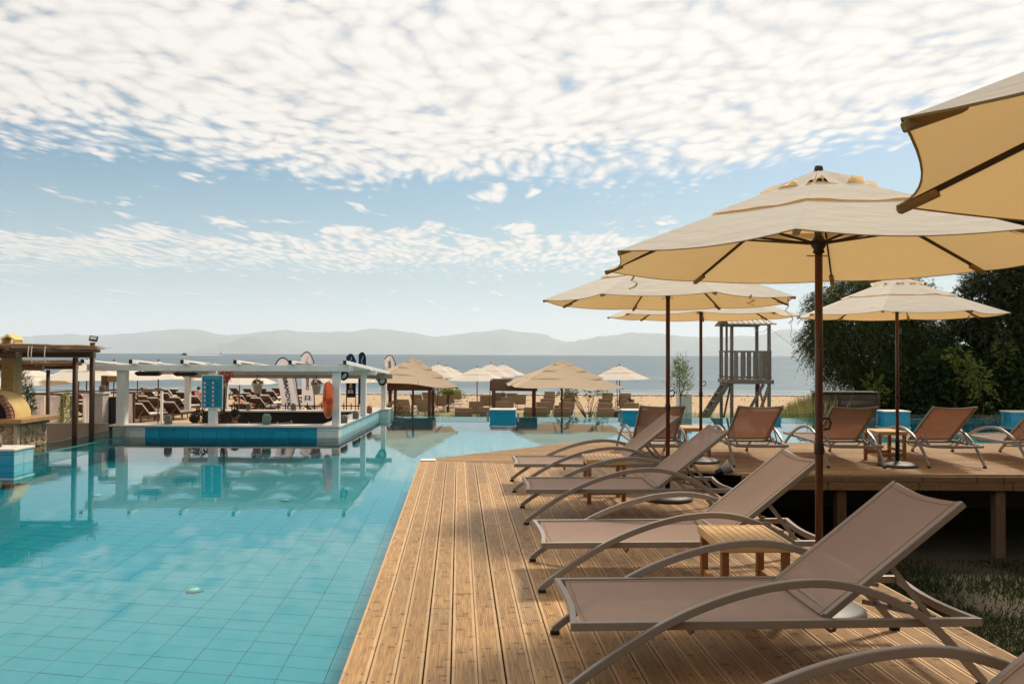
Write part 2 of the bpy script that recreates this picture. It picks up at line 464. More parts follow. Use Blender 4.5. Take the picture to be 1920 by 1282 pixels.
pmat('flower_pink', (0.62, 0.16, 0.17), 0.6, 0.3, 20)
pmat('flower_red', (0.45, 0.03, 0.04), 0.6, 0.3, 20)
pmat('boat_dark', (0.02, 0.03, 0.06), 0.4, 0.1)
pmat('foam', (0.80, 0.80, 0.78), 0.9, 0.1)
cloth('canopy', (0.95, 0.89, 0.78), 0.24, (0.86, 0.55, 0.21), wst=0.6)
cloth('canopy_beach', (0.90, 0.84, 0.75), 0.22, (0.80, 0.62, 0.38), orv=0.08)
cloth('canopy_tan', (0.78, 0.64, 0.48), 0.25, (0.62, 0.44, 0.25), wst=0.6)
cloth('strap', (0.50, 0.36, 0.20), 0.25)
cloth('pocket', (0.46, 0.31, 0.16), 0.2)
cloth('sling', (0.50, 0.38, 0.32), 0.17, (0.36, 0.13, 0.062), var=0.10, weave=900.0, alpha=0.06, wst=0.12)
cloth('curtain', (0.78, 0.72, 0.69), 0.45, (0.8, 0.72, 0.66), wst=0.5)
cloth('shade_cloth', (0.56, 0.54, 0.47), 0.12, (0.5, 0.47, 0.38))
cloth('flag_white', (0.74, 0.70, 0.71), 0.35, (0.74, 0.69, 0.70))
cloth('flag_navy', (0.016, 0.032, 0.095), 0.15)
leafmat('tamarisk_leaf', (0.034, 0.054, 0.014), (0.088, 0.11, 0.028), 0.25)
leafmat('olive_leaf', (0.026, 0.040, 0.015), (0.065, 0.08, 0.028), 0.2)
leafmat('hedge_leaf', (0.018, 0.040, 0.012), (0.050, 0.085, 0.020), 0.25)
leafmat('bright_leaf', (0.10, 0.14, 0.022), (0.22, 0.24, 0.035), 0.4)
leafmat('sapling_leaf', (0.13, 0.17, 0.04), (0.27, 0.28, 0.08), 0.45)
pmat('seaweed', (0.05, 0.035, 0.025), 0.9, 0.3)
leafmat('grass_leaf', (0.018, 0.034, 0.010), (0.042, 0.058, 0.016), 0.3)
leafmat('reed_leaf', (0.15, 0.17, 0.045), (0.38, 0.33, 0.13), 0.35)
leafmat('straw', (0.32, 0.19, 0.09), (0.16, 0.085, 0.04), 0.1)

pmat('under_concrete', (0.09, 0.075, 0.06), 0.95, 0.3, 3.0)  # concrete darkened, the shade under the deck put into its colour
# sand: pale and trodden up the beach, darker where it is wet near the water line
g = newmat('sand'); vec = coords(g); x, y, z = g.sep(vec)
nz = g.noise(g.map(vec, (0.6, 1.3, 1)), 0.55, 6.0, 0.7); n2 = g.noise(vec, 2.6, 6.0, 0.75)
c = g.mix(nz, (0.33, 0.215, 0.115), (0.55, 0.40, 0.24))
c = g.mix(g.m('MULTIPLY', g.ss(n2, 0.45, 0.65), 0.6), c, (0.25, 0.16, 0.09))
wet = g.ss(g.m('ADD', y, g.m('MULTIPLY', g.noise(vec, 0.2, 3.0), 5.0)), 67.5, 71.0)
c = g.mix(wet, c, (0.15, 0.105, 0.065))
out(g, g.n('ShaderNodeBsdfPrincipled', {'Base Color': c, 'Roughness': 0.95, 'Normal': bump(g, n2, 0.9, 0.12)}).outputs[0])
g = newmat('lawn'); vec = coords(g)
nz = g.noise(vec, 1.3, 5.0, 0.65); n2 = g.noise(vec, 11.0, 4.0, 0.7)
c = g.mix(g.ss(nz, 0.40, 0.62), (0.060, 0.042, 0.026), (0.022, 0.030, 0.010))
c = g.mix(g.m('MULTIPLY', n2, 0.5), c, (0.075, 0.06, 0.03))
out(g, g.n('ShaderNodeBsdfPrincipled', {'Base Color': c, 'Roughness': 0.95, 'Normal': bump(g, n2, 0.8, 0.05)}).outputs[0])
# sea: wind ripples, gloss
g = newmat('sea'); vec = coords(g); x, y, z = g.sep(vec)
w1 = g.noise(g.map(vec, (0.10, 0.55, 1)), 0.9, 4.0, 0.6)
w2 = g.noise(g.map(vec, (0.010, 0.045, 1)), 0.8, 4.0, 0.65)
w3 = g.noise(g.map(vec, (0.0012, 0.006, 1)), 1.0, 4.0, 0.6)
h = g.m('ADD', g.m('MULTIPLY', w1, 0.30), g.m('ADD', g.m('MULTIPLY', w2, 2.2), g.m('MULTIPLY', w3, 8.0)))
c = g.mix(g.ss(w3, 0.4, 0.62), (0.030, 0.060, 0.080), (0.055, 0.095, 0.115))
out(g, g.n('ShaderNodeBsdfPrincipled', {'Base Color': c, 'Roughness': 0.30, 'IOR': 1.33, 'Normal': bump(g, h, 1.0, 1.6)}).outputs[0])
# pool water: clear, Fresnel mirror over what lies below, faint ripples
g = newmat('pool_water'); vec = coords(g)
r1 = g.noise(g.map(vec, (0.8, 2.2, 1)), 1.3, 3.0, 0.5, 0.3)
r2 = g.noise(g.map(vec, (1.0, 3.0, 1)), 6.0, 3.0, 0.6)
calm = g.ss(g.noise(vec, 0.25, 2.0), 0.35, 0.7, 0.4, 1.0)
h = g.m('MULTIPLY', g.m('ADD', r1, g.m('MULTIPLY', r2, 0.13)), calm)
nm = bump(g, h, 0.032, 0.05)
fr = g.n('ShaderNodeFresnel', {'IOR': 1.33, 'Normal': nm}).outputs[0]
fr = g.m('MULTIPLY', fr, g.m('SUBTRACT', 1.0, g.n('ShaderNodeNewGeometry').outputs['Backfacing']))
tr = g.n('ShaderNodeBsdfTransparent', {'Color': (0.50, 0.92, 0.94, 1)}).outputs[0]
gl = g.n('ShaderNodeBsdfGlossy', {'Color': (1, 1, 1, 1), 'Roughness': 0.004, 'Normal': nm}).outputs[0]
out(g, g.n('ShaderNodeMixShader', {0: fr, 1: tr, 2: gl}).outputs[0])
def glassmat(name, tint, ior=1.5):
    g = newmat(name)
    fr = g.m('MULTIPLY', g.n('ShaderNodeFresnel', {'IOR': ior}).outputs[0], g.m('SUBTRACT', 1.0, g.n('ShaderNodeNewGeometry').outputs['Backfacing']))
    tr = g.n('ShaderNodeBsdfTransparent', {'Color': tint}).outputs[0]
    gl = g.n('ShaderNodeBsdfGlossy', {'Roughness': 0.02}).outputs[0]
    out(g, g.n('ShaderNodeMixShader', {0: fr, 1: tr, 2: gl}).outputs[0])
glassmat('glass', (0.80, 0.90, 0.87, 1))
glassmat('glass_edge', (0.22, 0.36, 0.33, 1))
# mountains: dry scrub and rock
g = newmat('mountain'); vec = coords(g)
c = g.mix(g.noise(vec, 0.0011, 6.0, 0.6), (0.045, 0.065, 0.06), (0.12, 0.12, 0.10))
out(g, g.n('ShaderNodeBsdfPrincipled', {'Base Color': c, 'Roughness': 0.95}).outputs[0])
# ================================================================ the large structure
ZW = -0.08            # pool water level
ZF = -0.44            # pool floor
def beach_z(Y):
    if Y < 22: return -1.2
    return -1.2 - 0.0152 * (Y - 22)
SEA_Z = beach_z(70)

# ground: one sheet of sand from behind the camera to under the sea
b = MB()
ys = [-30, 0, 10, 18, 22, 26, 30, 34, 38, 42, 46, 50, 54, 58, 62, 66, 70, 75, 90, 140]
xs = [-300, -150, -80, -50, -35, -25, -18, -12, -6, 0, 6, 12, 18, 25, 35, 50, 80, 150, 300]
b.grid(lambda i, j: (0, 0, 0), len(xs) - 1, len(ys) - 1)
b.v = [(x_, y_, beach_z(y_) + (RND.uniform(-0.05, 0.05) if 24 < y_ < 66 else 0)) for y_ in ys for x_ in xs]
b.build('beach', 'sand', kind='structure', smooth=True, label='trodden golden sand beach between the pool and the sea', category='beach')
# sea out to the horizon
RE = 6.371e6        # the sheet follows the earth's curve, so it ends in a crisp horizon about 7 km out
yr = [69, 200, 600, 1200, 2000, 2800, 3600, 4400, 5200, 6000, 6600, 7200, 8000, 10000, 14000]
xr_ = [i * 900 for i in range(-12, 13)]
b = MB().grid(lambda i, j: (0, 0, 0), len(xr_) - 1, len(yr) - 1)
b.v = [(x_, y_, SEA_Z - ((x_ * x_ + y_ * y_) / (2 * RE) if y_ > 69 else x_ * x_ / (2 * RE))) for y_ in yr for x_ in xr_]
b.build('sea', 'sea', kind='structure', smooth=True, label='calm grey blue sea reaching to the hazy mountains', category='sea')
# low breaking ripple along the water line
b = MB()
def foam_strip(y0, x0, x1, w, seed):
    r_ = random.Random(seed); n = int((x1 - x0) / 1.5)
    up_, lo = [], []
    yy = y0
    for i in range(n + 1):
        yy += r_.uniform(-0.18, 0.18)
        yy += (y0 - yy) * 0.1
        ww = w * r_.uniform(0.2, 1.0)
        up_.append((x0 + (x1 - x0) * i / n, yy + ww, SEA_Z + 0.02)); lo.append((x0 + (x1 - x0) * i / n, yy, SEA_Z + 0.012))
    b.add(lo + up_, [(i, i + 1, n + 2 + i, n + 1 + i) for i in range(n)])
foam_strip(69.8, -60, 60, 0.7, 1); foam_strip(73.5, -40, 55, 0.35, 2); foam_strip(78, -55, 40, 0.3, 3)
b.build('foam', 'foam', kind='stuff', label='thin white lines of foam along the water line', category='foam')

# dark line of dried sea grass washed up above the water line, and litter on the sand
n = 5200
wx = NR.uniform(-45, 45, n); wy = np.where(NR.uniform(0, 1, n) < 0.45, NR.normal(66.8, 0.7, n) + np.sin(wx * 0.35) * 0.5, NR.uniform(26, 66, n))
P = np.stack([wx, wy, -1.2 - 0.0152 * (wy - 22) + 0.03], 1); D = NR.normal(0, 1, (n, 3)); D[:, 2] *= 0.25
obj('seaweed', np_mesh('seaweed', leaves(P, D, NR.uniform(0.05, 0.22, n), 0.06), 4, 'seaweed'), kind='stuff', label='dark dried seaweed scattered on the sand', category='seaweed')
# lawn beside and below the deck on the right
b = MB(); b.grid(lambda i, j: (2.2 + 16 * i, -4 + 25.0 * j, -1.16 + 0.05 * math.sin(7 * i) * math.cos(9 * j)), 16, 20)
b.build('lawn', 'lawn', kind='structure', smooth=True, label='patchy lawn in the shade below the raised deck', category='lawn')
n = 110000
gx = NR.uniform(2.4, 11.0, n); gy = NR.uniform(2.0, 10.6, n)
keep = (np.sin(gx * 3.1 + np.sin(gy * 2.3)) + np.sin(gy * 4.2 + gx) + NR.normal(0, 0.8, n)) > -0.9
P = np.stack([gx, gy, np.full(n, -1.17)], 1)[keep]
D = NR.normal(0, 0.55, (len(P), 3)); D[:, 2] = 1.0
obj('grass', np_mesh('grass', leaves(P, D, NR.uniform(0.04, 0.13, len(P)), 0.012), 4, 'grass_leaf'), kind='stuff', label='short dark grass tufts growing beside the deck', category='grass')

# ---- mountains across the water
def ridge(px_h, x):
    for (a, ha), (c_, hc) in zip(px_h, px_h[1:]):
        if a <= x <= c_:
            t = (x - a) / (c_ - a); t = t * t * (3 - 2 * t)
            return ha + (hc - ha) * t
    return px_h[-1][1] if x > px_h[-1][0] else px_h[0][1]
def mountains(label, Y, prof, seed, px0, px1, depth):
    r_ = random.Random(seed)
    ph = [r_.uniform(0, 6.28) for _ in range(9)]
    nx, ny = 320, 10
    def fn(i, j):
        px = px0 + (px1 - px0) * i
        h_ = ridge(prof, px)
        for k in range(9): h_ += min(1.0, max(0.0, h_ / 12.0)) * 1.9 * math.sin(px * 0.019 * 1.6 ** k + ph[k]) / 1.4 ** k
        h_ = max(h_, -1.0)
        yy = Y + depth * (j - 0.5)
        sh = math.sin(PI * min(1, max(0, j))) ** 0.8 if j > 0 else 0
        rug = 1 + 0.16 * math.sin(px * 0.05 + 9 * j + ph[1]) + 0.10 * math.sin(px * 0.13 - 14 * j)
        k = sh if abs(j - 0.5) < 1e-6 else sh * (0.86 * rug)
        return ((px - 960) / F * Y, yy, max(-60.0, SEA_Z - 60 + h_ * Y / F * k + 60 * k) if 0 < j < 1 else -60.0)
    MB().grid(fn, nx, ny).build('mountain_range', 'mountain', kind='structure', smooth=True, label=label, category='mountains')
mountains('pale far mountain ridge along the whole horizon', 52000, [(-900, 20), (-300, 26), (0, 27), (100, 33), (200, 35), (330, 42), (420, 36), (520, 44), (620, 38), (700, 46), (800, 36),
    (940, 45), (1000, 37), (1050, 27), (1180, 30), (1300, 25), (1400, 32), (1470, 40), (1600, 30), (1920, 28), (2700, 20)], 3, -900, 2700, 9000)
mountains('nearer hazy mountain slope rising on the right', 45000, [(930, 0), (1000, 8), (1070, 24), (1130, 33), (1190, 40), (1260, 38), (1330, 33), (1400, 38), (1470, 48), (1550, 38), (1800, 30), (2400, 22)], 5, 930, 2400, 7000)
mountains('nearer hazy hill with a long shoulder on the left', 41000, [(300, 0), (370, 7), (430, 20), (470, 33), (510, 24), (560, 12), (640, 7), (800, 5), (950, 0)], 8, 300, 950, 5000)

# ================================================================ pool
DK0 = at(632, 1282, 0); C0 = at(787, 862, 0); F1 = at(1380, 886, 0); C1 = at(1090, 827, 0)
DDIR = Vector((C0.x - DK0.x, C0.y - DK0.y, 0)).normalized()      # the planks' direction
DPER = Vector((DDIR.y, -DDIR.x, 0))
DW = 3.56
DK0 = C0 - DDIR * (C0.y - DK0.y + 5.5)                            # near end, behind the camera
PXL, PYF = -7.75, 21.1                                            # pool: left side and far weir
BX, BY = -3.48, 15.9                                              # bar corner standing in the pool
BKF, BKB, BKR = 10.72, 14.62, 16.0                                # raised deck: front, back, right end
wl = [(PXL, -2), (DK0.x, -2), (C0.x + 0.06, C0.y), (C1.x, C1.y - 0.06), (BKR, BKB - 0.06), (BKR, PYF), (BX, PYF), (BX, BY), (PXL, BY)]
wl[1] = tuple((DK0 + DDIR * ((-2 - DK0.y) / DDIR.y) + DPER * 0.06)[:2]); wl[2] = tuple((C0 + DPER * 0.06 + Vector((0, -0.05, 0)))[:2])
bm = bmesh.new(); bm.faces.new([bm.verts.new((p[0], p[1], ZW)) for p in wl]); me = bpy.data.meshes.new('pool_water'); bm.to_mesh(me); bm.free()
me.materials.append(M('pool_water'))
obj('pool_water', me, kind='structure', label='clear still turquoise pool water mirroring the clouds', category='water')
# basin walls
b = MB()
def wall2(b, p, q, t, z0, z1):
    p = Vector((*p, 0)); q = Vector((*q, 0)); dv = (q - p).normalized(); nv = Vector((dv.y, -dv.x, 0)) * t
    b.add([(p.x, p.y, z0), (q.x, q.y, z0), (q.x + nv.x, q.y + nv.y, z0), (p.x + nv.x, p.y + nv.y, z0),
           (p.x, p.y, z1), (q.x, q.y, z1), (q.x + nv.x, q.y + nv.y, z1), (p.x + nv.x, p.y + nv.y, z1)],
          [(0, 3, 2, 1), (4, 5, 6, 7), (0, 1, 5, 4), (1, 2, 6, 5), (2, 3, 7, 6), (3, 0, 4, 7)])
for k in (1, 2, 3): wall2(b, wl[k], wl[k + 1], 0.03, -1.25, -0.05)
wall2(b, wl[5], (BX + 0.2, PYF), 0.14, -1.25, ZW - 0.006)
wall2(b, (PXL, BY), (PXL, -2), 0.14, -1.25, ZW - 0.006)
wall2(b, (BX, PYF), (BX, BY), 0.2, -1.25, ZW - 0.02)
wall2(b, (BX + 0.0, BY), (PXL, BY), 0.2, -1.25, ZW - 0.02)
pw = b.build('pool_wall', 'pool_tile', kind='structure', label='turquoise tiled walls of the pool basin', category='pool wall')
b = MB()
for k in (1, 2, 3):
    dv = Vector((wl[k + 1][0] - wl[k][0], wl[k + 1][1] - wl[k][1], 0)).normalized(); nv = Vector((dv.y, -dv.x, 0)) * 0.031
    wall2(b, (wl[k][0] + nv.x, wl[k][1] + nv.y), (wl[k + 1][0] + nv.x, wl[k + 1][1] + nv.y), 0.2, -1.25, -0.05)
b.build('outer_wall', 'under_concrete', pw)
# floor of tiles, skewed a little: the water's bending of light put into the shape
pf = MB(); pf.prism(wl, ZF - 0.14, ZF - 0.012)
floor = pf.build('pool_floor', 'pool_grout', kind='structure', label='pool floor laid with turquoise tiles in dark joints', category='pool floor')
TU, TV = 0.315, 0.200
tu = DDIR; tv = Vector((math.cos(R(-10.5)), math.sin(R(-10.5)), 0))
org = Vector((-0.62, 6.0, ZF))
def in_poly(x, y, poly):
    c_ = False; n_ = len(poly)
    for i in range(n_):
        x0, y0 = poly[i]; x1, y1 = poly[i - 1]
        if (y0 > y) != (y1 > y) and x < (x1 - x0) * (y - y0) / (y1 - y0) + x0: c_ = not c_
    return c_
tq = []
g_ = 0.003
for i in range(-32, 58):
    for j in range(-34, 86):
        ctr = org + tv * ((i + 0.5) * TU) + tu * ((j + 0.5) * TV)
        if not in_poly(ctr.x, ctr.y, wl): continue
        rel = ctr - Vector((0, 0, H)); dp = rel.dot(FWD)
        px = 960 + F * rel.dot(RT) / dp if dp > 0.3 else -999; py = 641 - F * rel.dot(UP) / dp if dp > 0.3 else 9999
        tq.append((0 if (-60 < px < 780 and 1000 < py < 1330) else 1, -py, i, j, ctr))
tq.sort(key=lambda t: t[:2])
def tile_verts(ctr, top=ZF):
    a = tv * (TU / 2 - g_); c_ = tu * (TV / 2 - g_)
    return [tuple(a * s1 + c_ * s2 + Vector((0, 0, zz))) for zz in (-0.012, 0.0) for s1, s2 in ((-1, -1), (1, -1), (1, 1), (-1, 1))]
TF = [(4, 5, 6, 7), (0, 1, 5, 4), (1, 2, 6, 5), (2, 3, 7, 6), (3, 0, 4, 7)]
tm = MB().add(tile_verts(None), TF).mesh('tile', 'pool_tile')
near_t = [t for t in tq if t[0] == 0][:300]
for t in near_t: obj('tile', tm, floor, loc=t[4] + Vector((0, 0, RND.uniform(-0.001, 0.001))))
rest = MB(); tvz = tile_verts(None)
for t in tq:
    if t in near_t: continue
    rest.add([(p[0] + t[4].x, p[1] + t[4].y, p[2] + ZF) for p in tvz], TF)
rest.build('tile_field', 'pool_tile', floor, kind='stuff')
# underwater lights in the floor
for i, (px, py, lb) in enumerate([(365, 1107, 'round pool light in the middle of the near pool floor'), (536, 938, 'round pool light in the floor under the reflected lifebuoy'),
                                  (183, 929, 'round pool light in the floor near the left plinth')]):
    p = at(px, py, ZF + 0.004)
    e = empty('pool_light', (p.x, p.y, ZF + 0.001), label=lb, category='pool light', group='lights set in the pool floor')
    MB().lathe([(0.07, 0), (0.07, 0.01), (0.062, 0.016), (0.048, 0.017)], 24).build('rim', 'pool_lens', e, smooth=True)
    MB().lathe([(0.047, 0.01), (0.037, 0.02), (0.0005, 0.024)], 20).build('lens', 'marble', e, smooth=True)

# ---- plinths of the weir with stone caps and blue tiles, glass between them
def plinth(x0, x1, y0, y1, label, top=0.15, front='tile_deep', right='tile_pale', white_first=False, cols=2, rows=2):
    e = empty('pool_plinth', ((x0 + x1) / 2, (y0 + y1) / 2, ZW - 0.3), label=label, category='plinth', group='tiled plinths along the pool edge')
    ox, oy, oz = e.location
    MB().box(x0 - ox + 0.012, y0 - oy + 0.012, 0, x1 - ox - 0.012, y1 - oy - 0.012, top - 0.035 - oz).build('core', 'grout', e)
    MB().box(x0 - ox - 0.02, y0 - oy - 0.02, top - 0.035 - oz, x1 - ox + 0.02, y1 - oy + 0.02, top - oz).build('cap', 'marble', e, bevel=0.006)
    zt = top - 0.037
    def face(ax, fix, a0, a1, mat, nrm):
        w = (a1 - a0) / cols; z_levels = [ZW - 0.3, ZW - 0.03, ZW + 0.135, zt]
        for c_ in range(cols):
            for k in range(3):
                za, zb = z_levels[k] + 0.003, z_levels[k + 1] - 0.003
                if zb - za < 0.02: continue
                q0, q1 = a0 + c_ * w + 0.003, a0 + (c_ + 1) * w - 0.003
                if ax == 'y': MB().box(q0 - ox, fix - oy - 0.002 * (nrm < 0), za - oz, q1 - ox, fix - oy + 0.012, zb - oz).build('tile', mat, e, bevel=0.002)
                else: MB().box(fix - ox - 0.012, q0 - oy, za - oz, fix - ox + 0.002, q1 - oy, zb - oz).build('tile', mat, e, bevel=0.002)
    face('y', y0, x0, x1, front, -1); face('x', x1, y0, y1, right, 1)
    if True:
        w = y1 - y0
        MB().box(x0 - ox - 0.002, y0 - oy + 0.003, 0.0, x0 - ox + 0.012, y1 - oy - 0.003, zt - oz).build('tile', front, e)
    return e
names = ['directly right of the brown beach frame', 'behind the leftmost backlit lounger', 'behind the second backlit lounger', 'before the hedge beside the parasol pole', 'at the right edge before the hedge']
PC = [0.0] * 5
for i, px in enumerate([943, 1190, 1436, 1676, 1912]):
    c_ = atY(px, 780, 21.0).x; PC[i] = c_
    plinth(c_ - 0.34, c_ + 0.34, 20.82, 21.28, 'blue tiled pool plinth with stone cap ' + names[i])
plinth(-8.3, -7.46, 11.86, 12.34, 'blue tiled pool plinth with a lantern at the left edge', right='tile_pale')
def glass_panel(p, q, label, h=0.13):
    p = Vector(p); q = Vector(q); dv = (q - p); L = dv.length
    e = empty('glass_panel', (p.x, p.y, ZW - 0.05), math.atan2(dv.y, dv.x), label=label, category='glass panel', group='low glass panels along the pool edge')
    n_ = max(1, round(L / 1.75)); w = L / n_
    for i in range(n_):
        MB().box(i * w + 0.006, -0.006, 0, (i + 1) * w - 0.006, 0.006, h + 0.045).build('pane', 'glass', e)
    MB().box(0.0, -0.0085, h + 0.0452, L, 0.0085, h + 0.051).build('edge_strip', 'glass_edge', e)
    for xx in (0.03, L - 0.09): MB().box(xx, -0.02, 0.0, xx + 0.06, -0.0095, h + 0.035).build('clamp', 'steel', e, bevel=0.003)
gx0 = BX + 0.24
for i in range(6):
    a = gx0 if i == 0 else PC[i - 1] + 0.343
    c_ = PC[i] - 0.343 if i < 5 else BKR
    glass_panel((a, PYF - 0.03, 0), (c_, PYF - 0.03, 0), 'low clear glass panel at the pool edge ' + ['between the pool bar and the first plinth', 'between the first and second plinths', 'between the second and third plinths',
        'between the third and fourth plinths', 'between the fourth and last plinths', 'right of the last plinth'][i])
glass_panel((PXL + 0.05, 12.345, 0), (PXL - 0.02, BY - 0.02, 0), 'low glass panel between the left plinth and the pool bar', 0.17)

# ================================================================ timber decks
def plank_profile(w=0.131, t=0.028, ng=9):
    hw = w / 2; rim = 0.0155; pts = [(-hw, -t), (-hw, -0.003), (-hw + 0.003, 0.0), (-hw + rim, 0.0)]
    gw = (w - 2 * rim) / ng
    for k in range(ng):
        a = -hw + rim + k * gw
        pts += [(a + gw * 0.16, -0.0024), (a + gw * 0.48, -0.0024), (a + gw * 0.64, 0.0)]
        if k < ng - 1: pts.append((a + gw, 0.0))
    pts += [(hw - rim, 0.0), (hw - 0.003, 0.0), (hw, -0.003), (hw, -t)]
    return pts
PROF = plank_profile()
PITCHP = DW / 26
def plank_mesh(name, mat, y0, y1f, along_x=False):
    """plank along local y from y0 to y1f(x); along_x swaps the axes"""
    n_ = len(PROF); vs = []
    for fn in ((lambda x_: y0(x_) if callable(y0) else y0), y1f):
        for x_, z_ in PROF:
            yy = fn(x_)
            vs.append((yy, -x_, z_) if along_x else (x_, yy, z_))
    fs = [(i, i + 1, i + 1 + n_, i + n_)[::-1] for i in range(n_ - 1)] + [(n_ - 1, 0, n_, 2 * n_ - 1)[::-1]]
    fs += [tuple(range(n_)), tuple(range(2 * n_ - 1, n_ - 1, -1))]
    me = bpy.data.meshes.new(name); me.from_pydata(vs, [], fs); me.materials.append(M(mat)); me.update()
    return me
deck = empty('timber_deck', DK0, math.atan2(-DDIR.x, DDIR.y), kind='structure', label='grooved timber deck running along the pool under the near loungers', category='deck')
Ltot = (C0 - DK0).length
fl = Vector((F1.x - C0.x, F1.y - C0.y, 0)); fl_t = fl.dot(DDIR) / fl.dot(DPER)          # end line slope in deck coordinates
share = {}
def shared_plank(L):
    k = round(L, 2)
    if k not in share: share[k] = plank_mesh('plank', 'deck_wood', -k / 2 + 0.0015, lambda x_: k / 2 - 0.0015)
    return share[k]
for k in range(26):
    xc = (k + 0.5) * PITCHP
    dx_ = RND.uniform(-0.0015, 0.0015) if k != 4 else 0.002
    yend = Ltot + fl_t * xc
    cuts = [0.0]; yy = RND.choice([1.5, 2.4, 3.0, 3.9, 4.5]); 
    while yy < yend - 0.8:
        cuts.append(yy); yy += RND.choice([2.4, 3.0, 3.6, 4.2])
    cuts.append(yend)
    for a, c_ in zip(cuts, cuts[1:]):
        if c_ == yend:
            Lk = c_ - a; me = plank_mesh('plank', 'deck_wood', -Lk / 2 + 0.0015, lambda x_: Lk / 2 - 0.004 + fl_t * x_)
        else:
            Lk = round(c_ - a, 2); me = shared_plank(Lk)
        obj('plank', me, deck, loc=(xc + dx_, (a + c_) / 2, RND.uniform(-0.0012, 0.0012)))
jm = MB().box(0.02, -0.03, -0.18, DW - 0.02, 0.03, -0.0305).mesh('joist', 'beam_wood')
for i in range(1, int(Ltot / 0.5)): obj('joist', jm, deck, loc=(0, i * 0.5, 0))
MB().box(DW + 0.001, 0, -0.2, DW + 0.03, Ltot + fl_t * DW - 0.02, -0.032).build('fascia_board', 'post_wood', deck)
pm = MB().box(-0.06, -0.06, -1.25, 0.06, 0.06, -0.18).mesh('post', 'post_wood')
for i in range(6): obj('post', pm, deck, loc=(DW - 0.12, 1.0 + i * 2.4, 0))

rdeck = empty('timber_deck', (C0.x, BKF, 0), kind='structure', label='raised timber deck of crosswise planks carrying the back row of loungers', category='deck')
def x_left(y_):
    if y_ < C0.y: return F1.x + (C0.x - F1.x) * (y_ - F1.y) / (C0.y - F1.y) if y_ > F1.y else F1.x
    return C0.x + (C1.x - C0.x) * (y_ - C0.y) / (C1.y - C0.y)
rows = int((BKB - BKF) / PITCHP)
for k in range(rows + 1):
    yc = BKF + (k + 0.5) * PITCHP
    if yc + PITCHP / 2 > BKB + 0.02: break
    xa = x_left(yc)
    cuts = [xa]; xx = max(xa, 0) + RND.choice([1.2, 2.1, 3.0, 3.6])
    while xx < BKR - 1: cuts.append(xx); xx += RND.choice([2.4, 3.0, 3.6, 4.2])
    cuts.append(BKR)
    for a, c_ in zip(cuts, cuts[1:]):
        Lk = c_ - a
        f0 = (lambda x_, yc=yc, a=a, Lk=Lk: x_left(yc - x_) + 0.004 - (a + Lk / 2)) if a == xa else (lambda x_, Lk=Lk: -Lk / 2 + 0.0015)
        me = plank_mesh('plank', 'deck_wood_x', f0, lambda x_, Lk=Lk: Lk / 2 - 0.0015, True)
        obj('plank', me, rdeck, loc=((a + c_) / 2 - C0.x, yc - BKF, RND.uniform(-0.0012, 0.0012)))
fx0 = F1.x - C0.x + 0.05
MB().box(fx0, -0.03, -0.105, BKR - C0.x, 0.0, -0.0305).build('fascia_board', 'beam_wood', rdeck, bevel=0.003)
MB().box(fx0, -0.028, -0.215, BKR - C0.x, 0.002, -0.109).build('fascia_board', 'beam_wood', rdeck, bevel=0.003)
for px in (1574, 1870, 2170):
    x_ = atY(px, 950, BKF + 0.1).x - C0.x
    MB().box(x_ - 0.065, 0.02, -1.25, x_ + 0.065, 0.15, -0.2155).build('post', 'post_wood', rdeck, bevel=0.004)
jm2 = MB().box(-0.03, 0.02, -0.19, 0.03, BKB - BKF - 0.02, -0.0305).mesh('joist', 'beam_wood')
for i in range(24):
    xx = fx0 + 0.15 + i * 0.55
    if xx < BKR - C0.x: obj('joist', jm2, rdeck, loc=(xx, 0, 0))
# the small white lid let into the deck corner
e = empty('skimmer_lid', C0 + DPER * 0.13 - DDIR * 0.05 + Vector((0, 0, 0.002)), math.atan2(-DDIR.x, DDIR.y), label='small white skimmer lid at the far corner of the deck', category='lid')
MB().box(-0.11, -0.09, 0, 0.11, 0.09, 0.012).build('plate', 'white_paint', e, bevel=0.003)
for sx in (-0.07, 0.07): MB().lathe([(0.009, 0.0121), (0.006, 0.016)], 8, (sx, 0, 0)).build('screw', 'steel', e)
# ================================================================ sun loungers on the decks
LL, LW, LH = 2.015, 0.766, 0.326
ARC = [(-0.005, 0.012), (0.06, 0.063), (0.2, 0.160), (0.376, 0.268), (0.537, 0.349), (0.68, 0.405), (0.80, 0.443), (0.95, 0.478), (1.10, 0.496), (1.22, 0.497), (1.33, 0.483), (1.428, 0.457),
       (1.52, 0.424), (1.60, 0.388), (1.67, 0.348), (1.74, 0.298), (1.80, 0.243), (1.87, 0.168), (1.946, 0.083), (2.01, 0.012)]
def smooth_path(pts, n=3):
    o = []
    P_ = [pts[0]] + list(pts) + [pts[-1]]
    for i in range(1, len(P_) - 2):
        for k in range(n):
            t = k / n; p0, p1, p2, p3 = P_[i - 1], P_[i], P_[i + 1], P_[i + 2]
            o.append(tuple(0.5 * ((2 * b_) + (-a_ + c_) * t + (2 * a_ - 5 * b_ + 4 * c_ - d_) * t * t + (-a_ + 3 * b_ - 3 * c_ + d_) * t ** 3) for a_, b_, c_, d_ in zip(p0, p1, p2, p3)))
    o.append(tuple(pts[-1])); return o
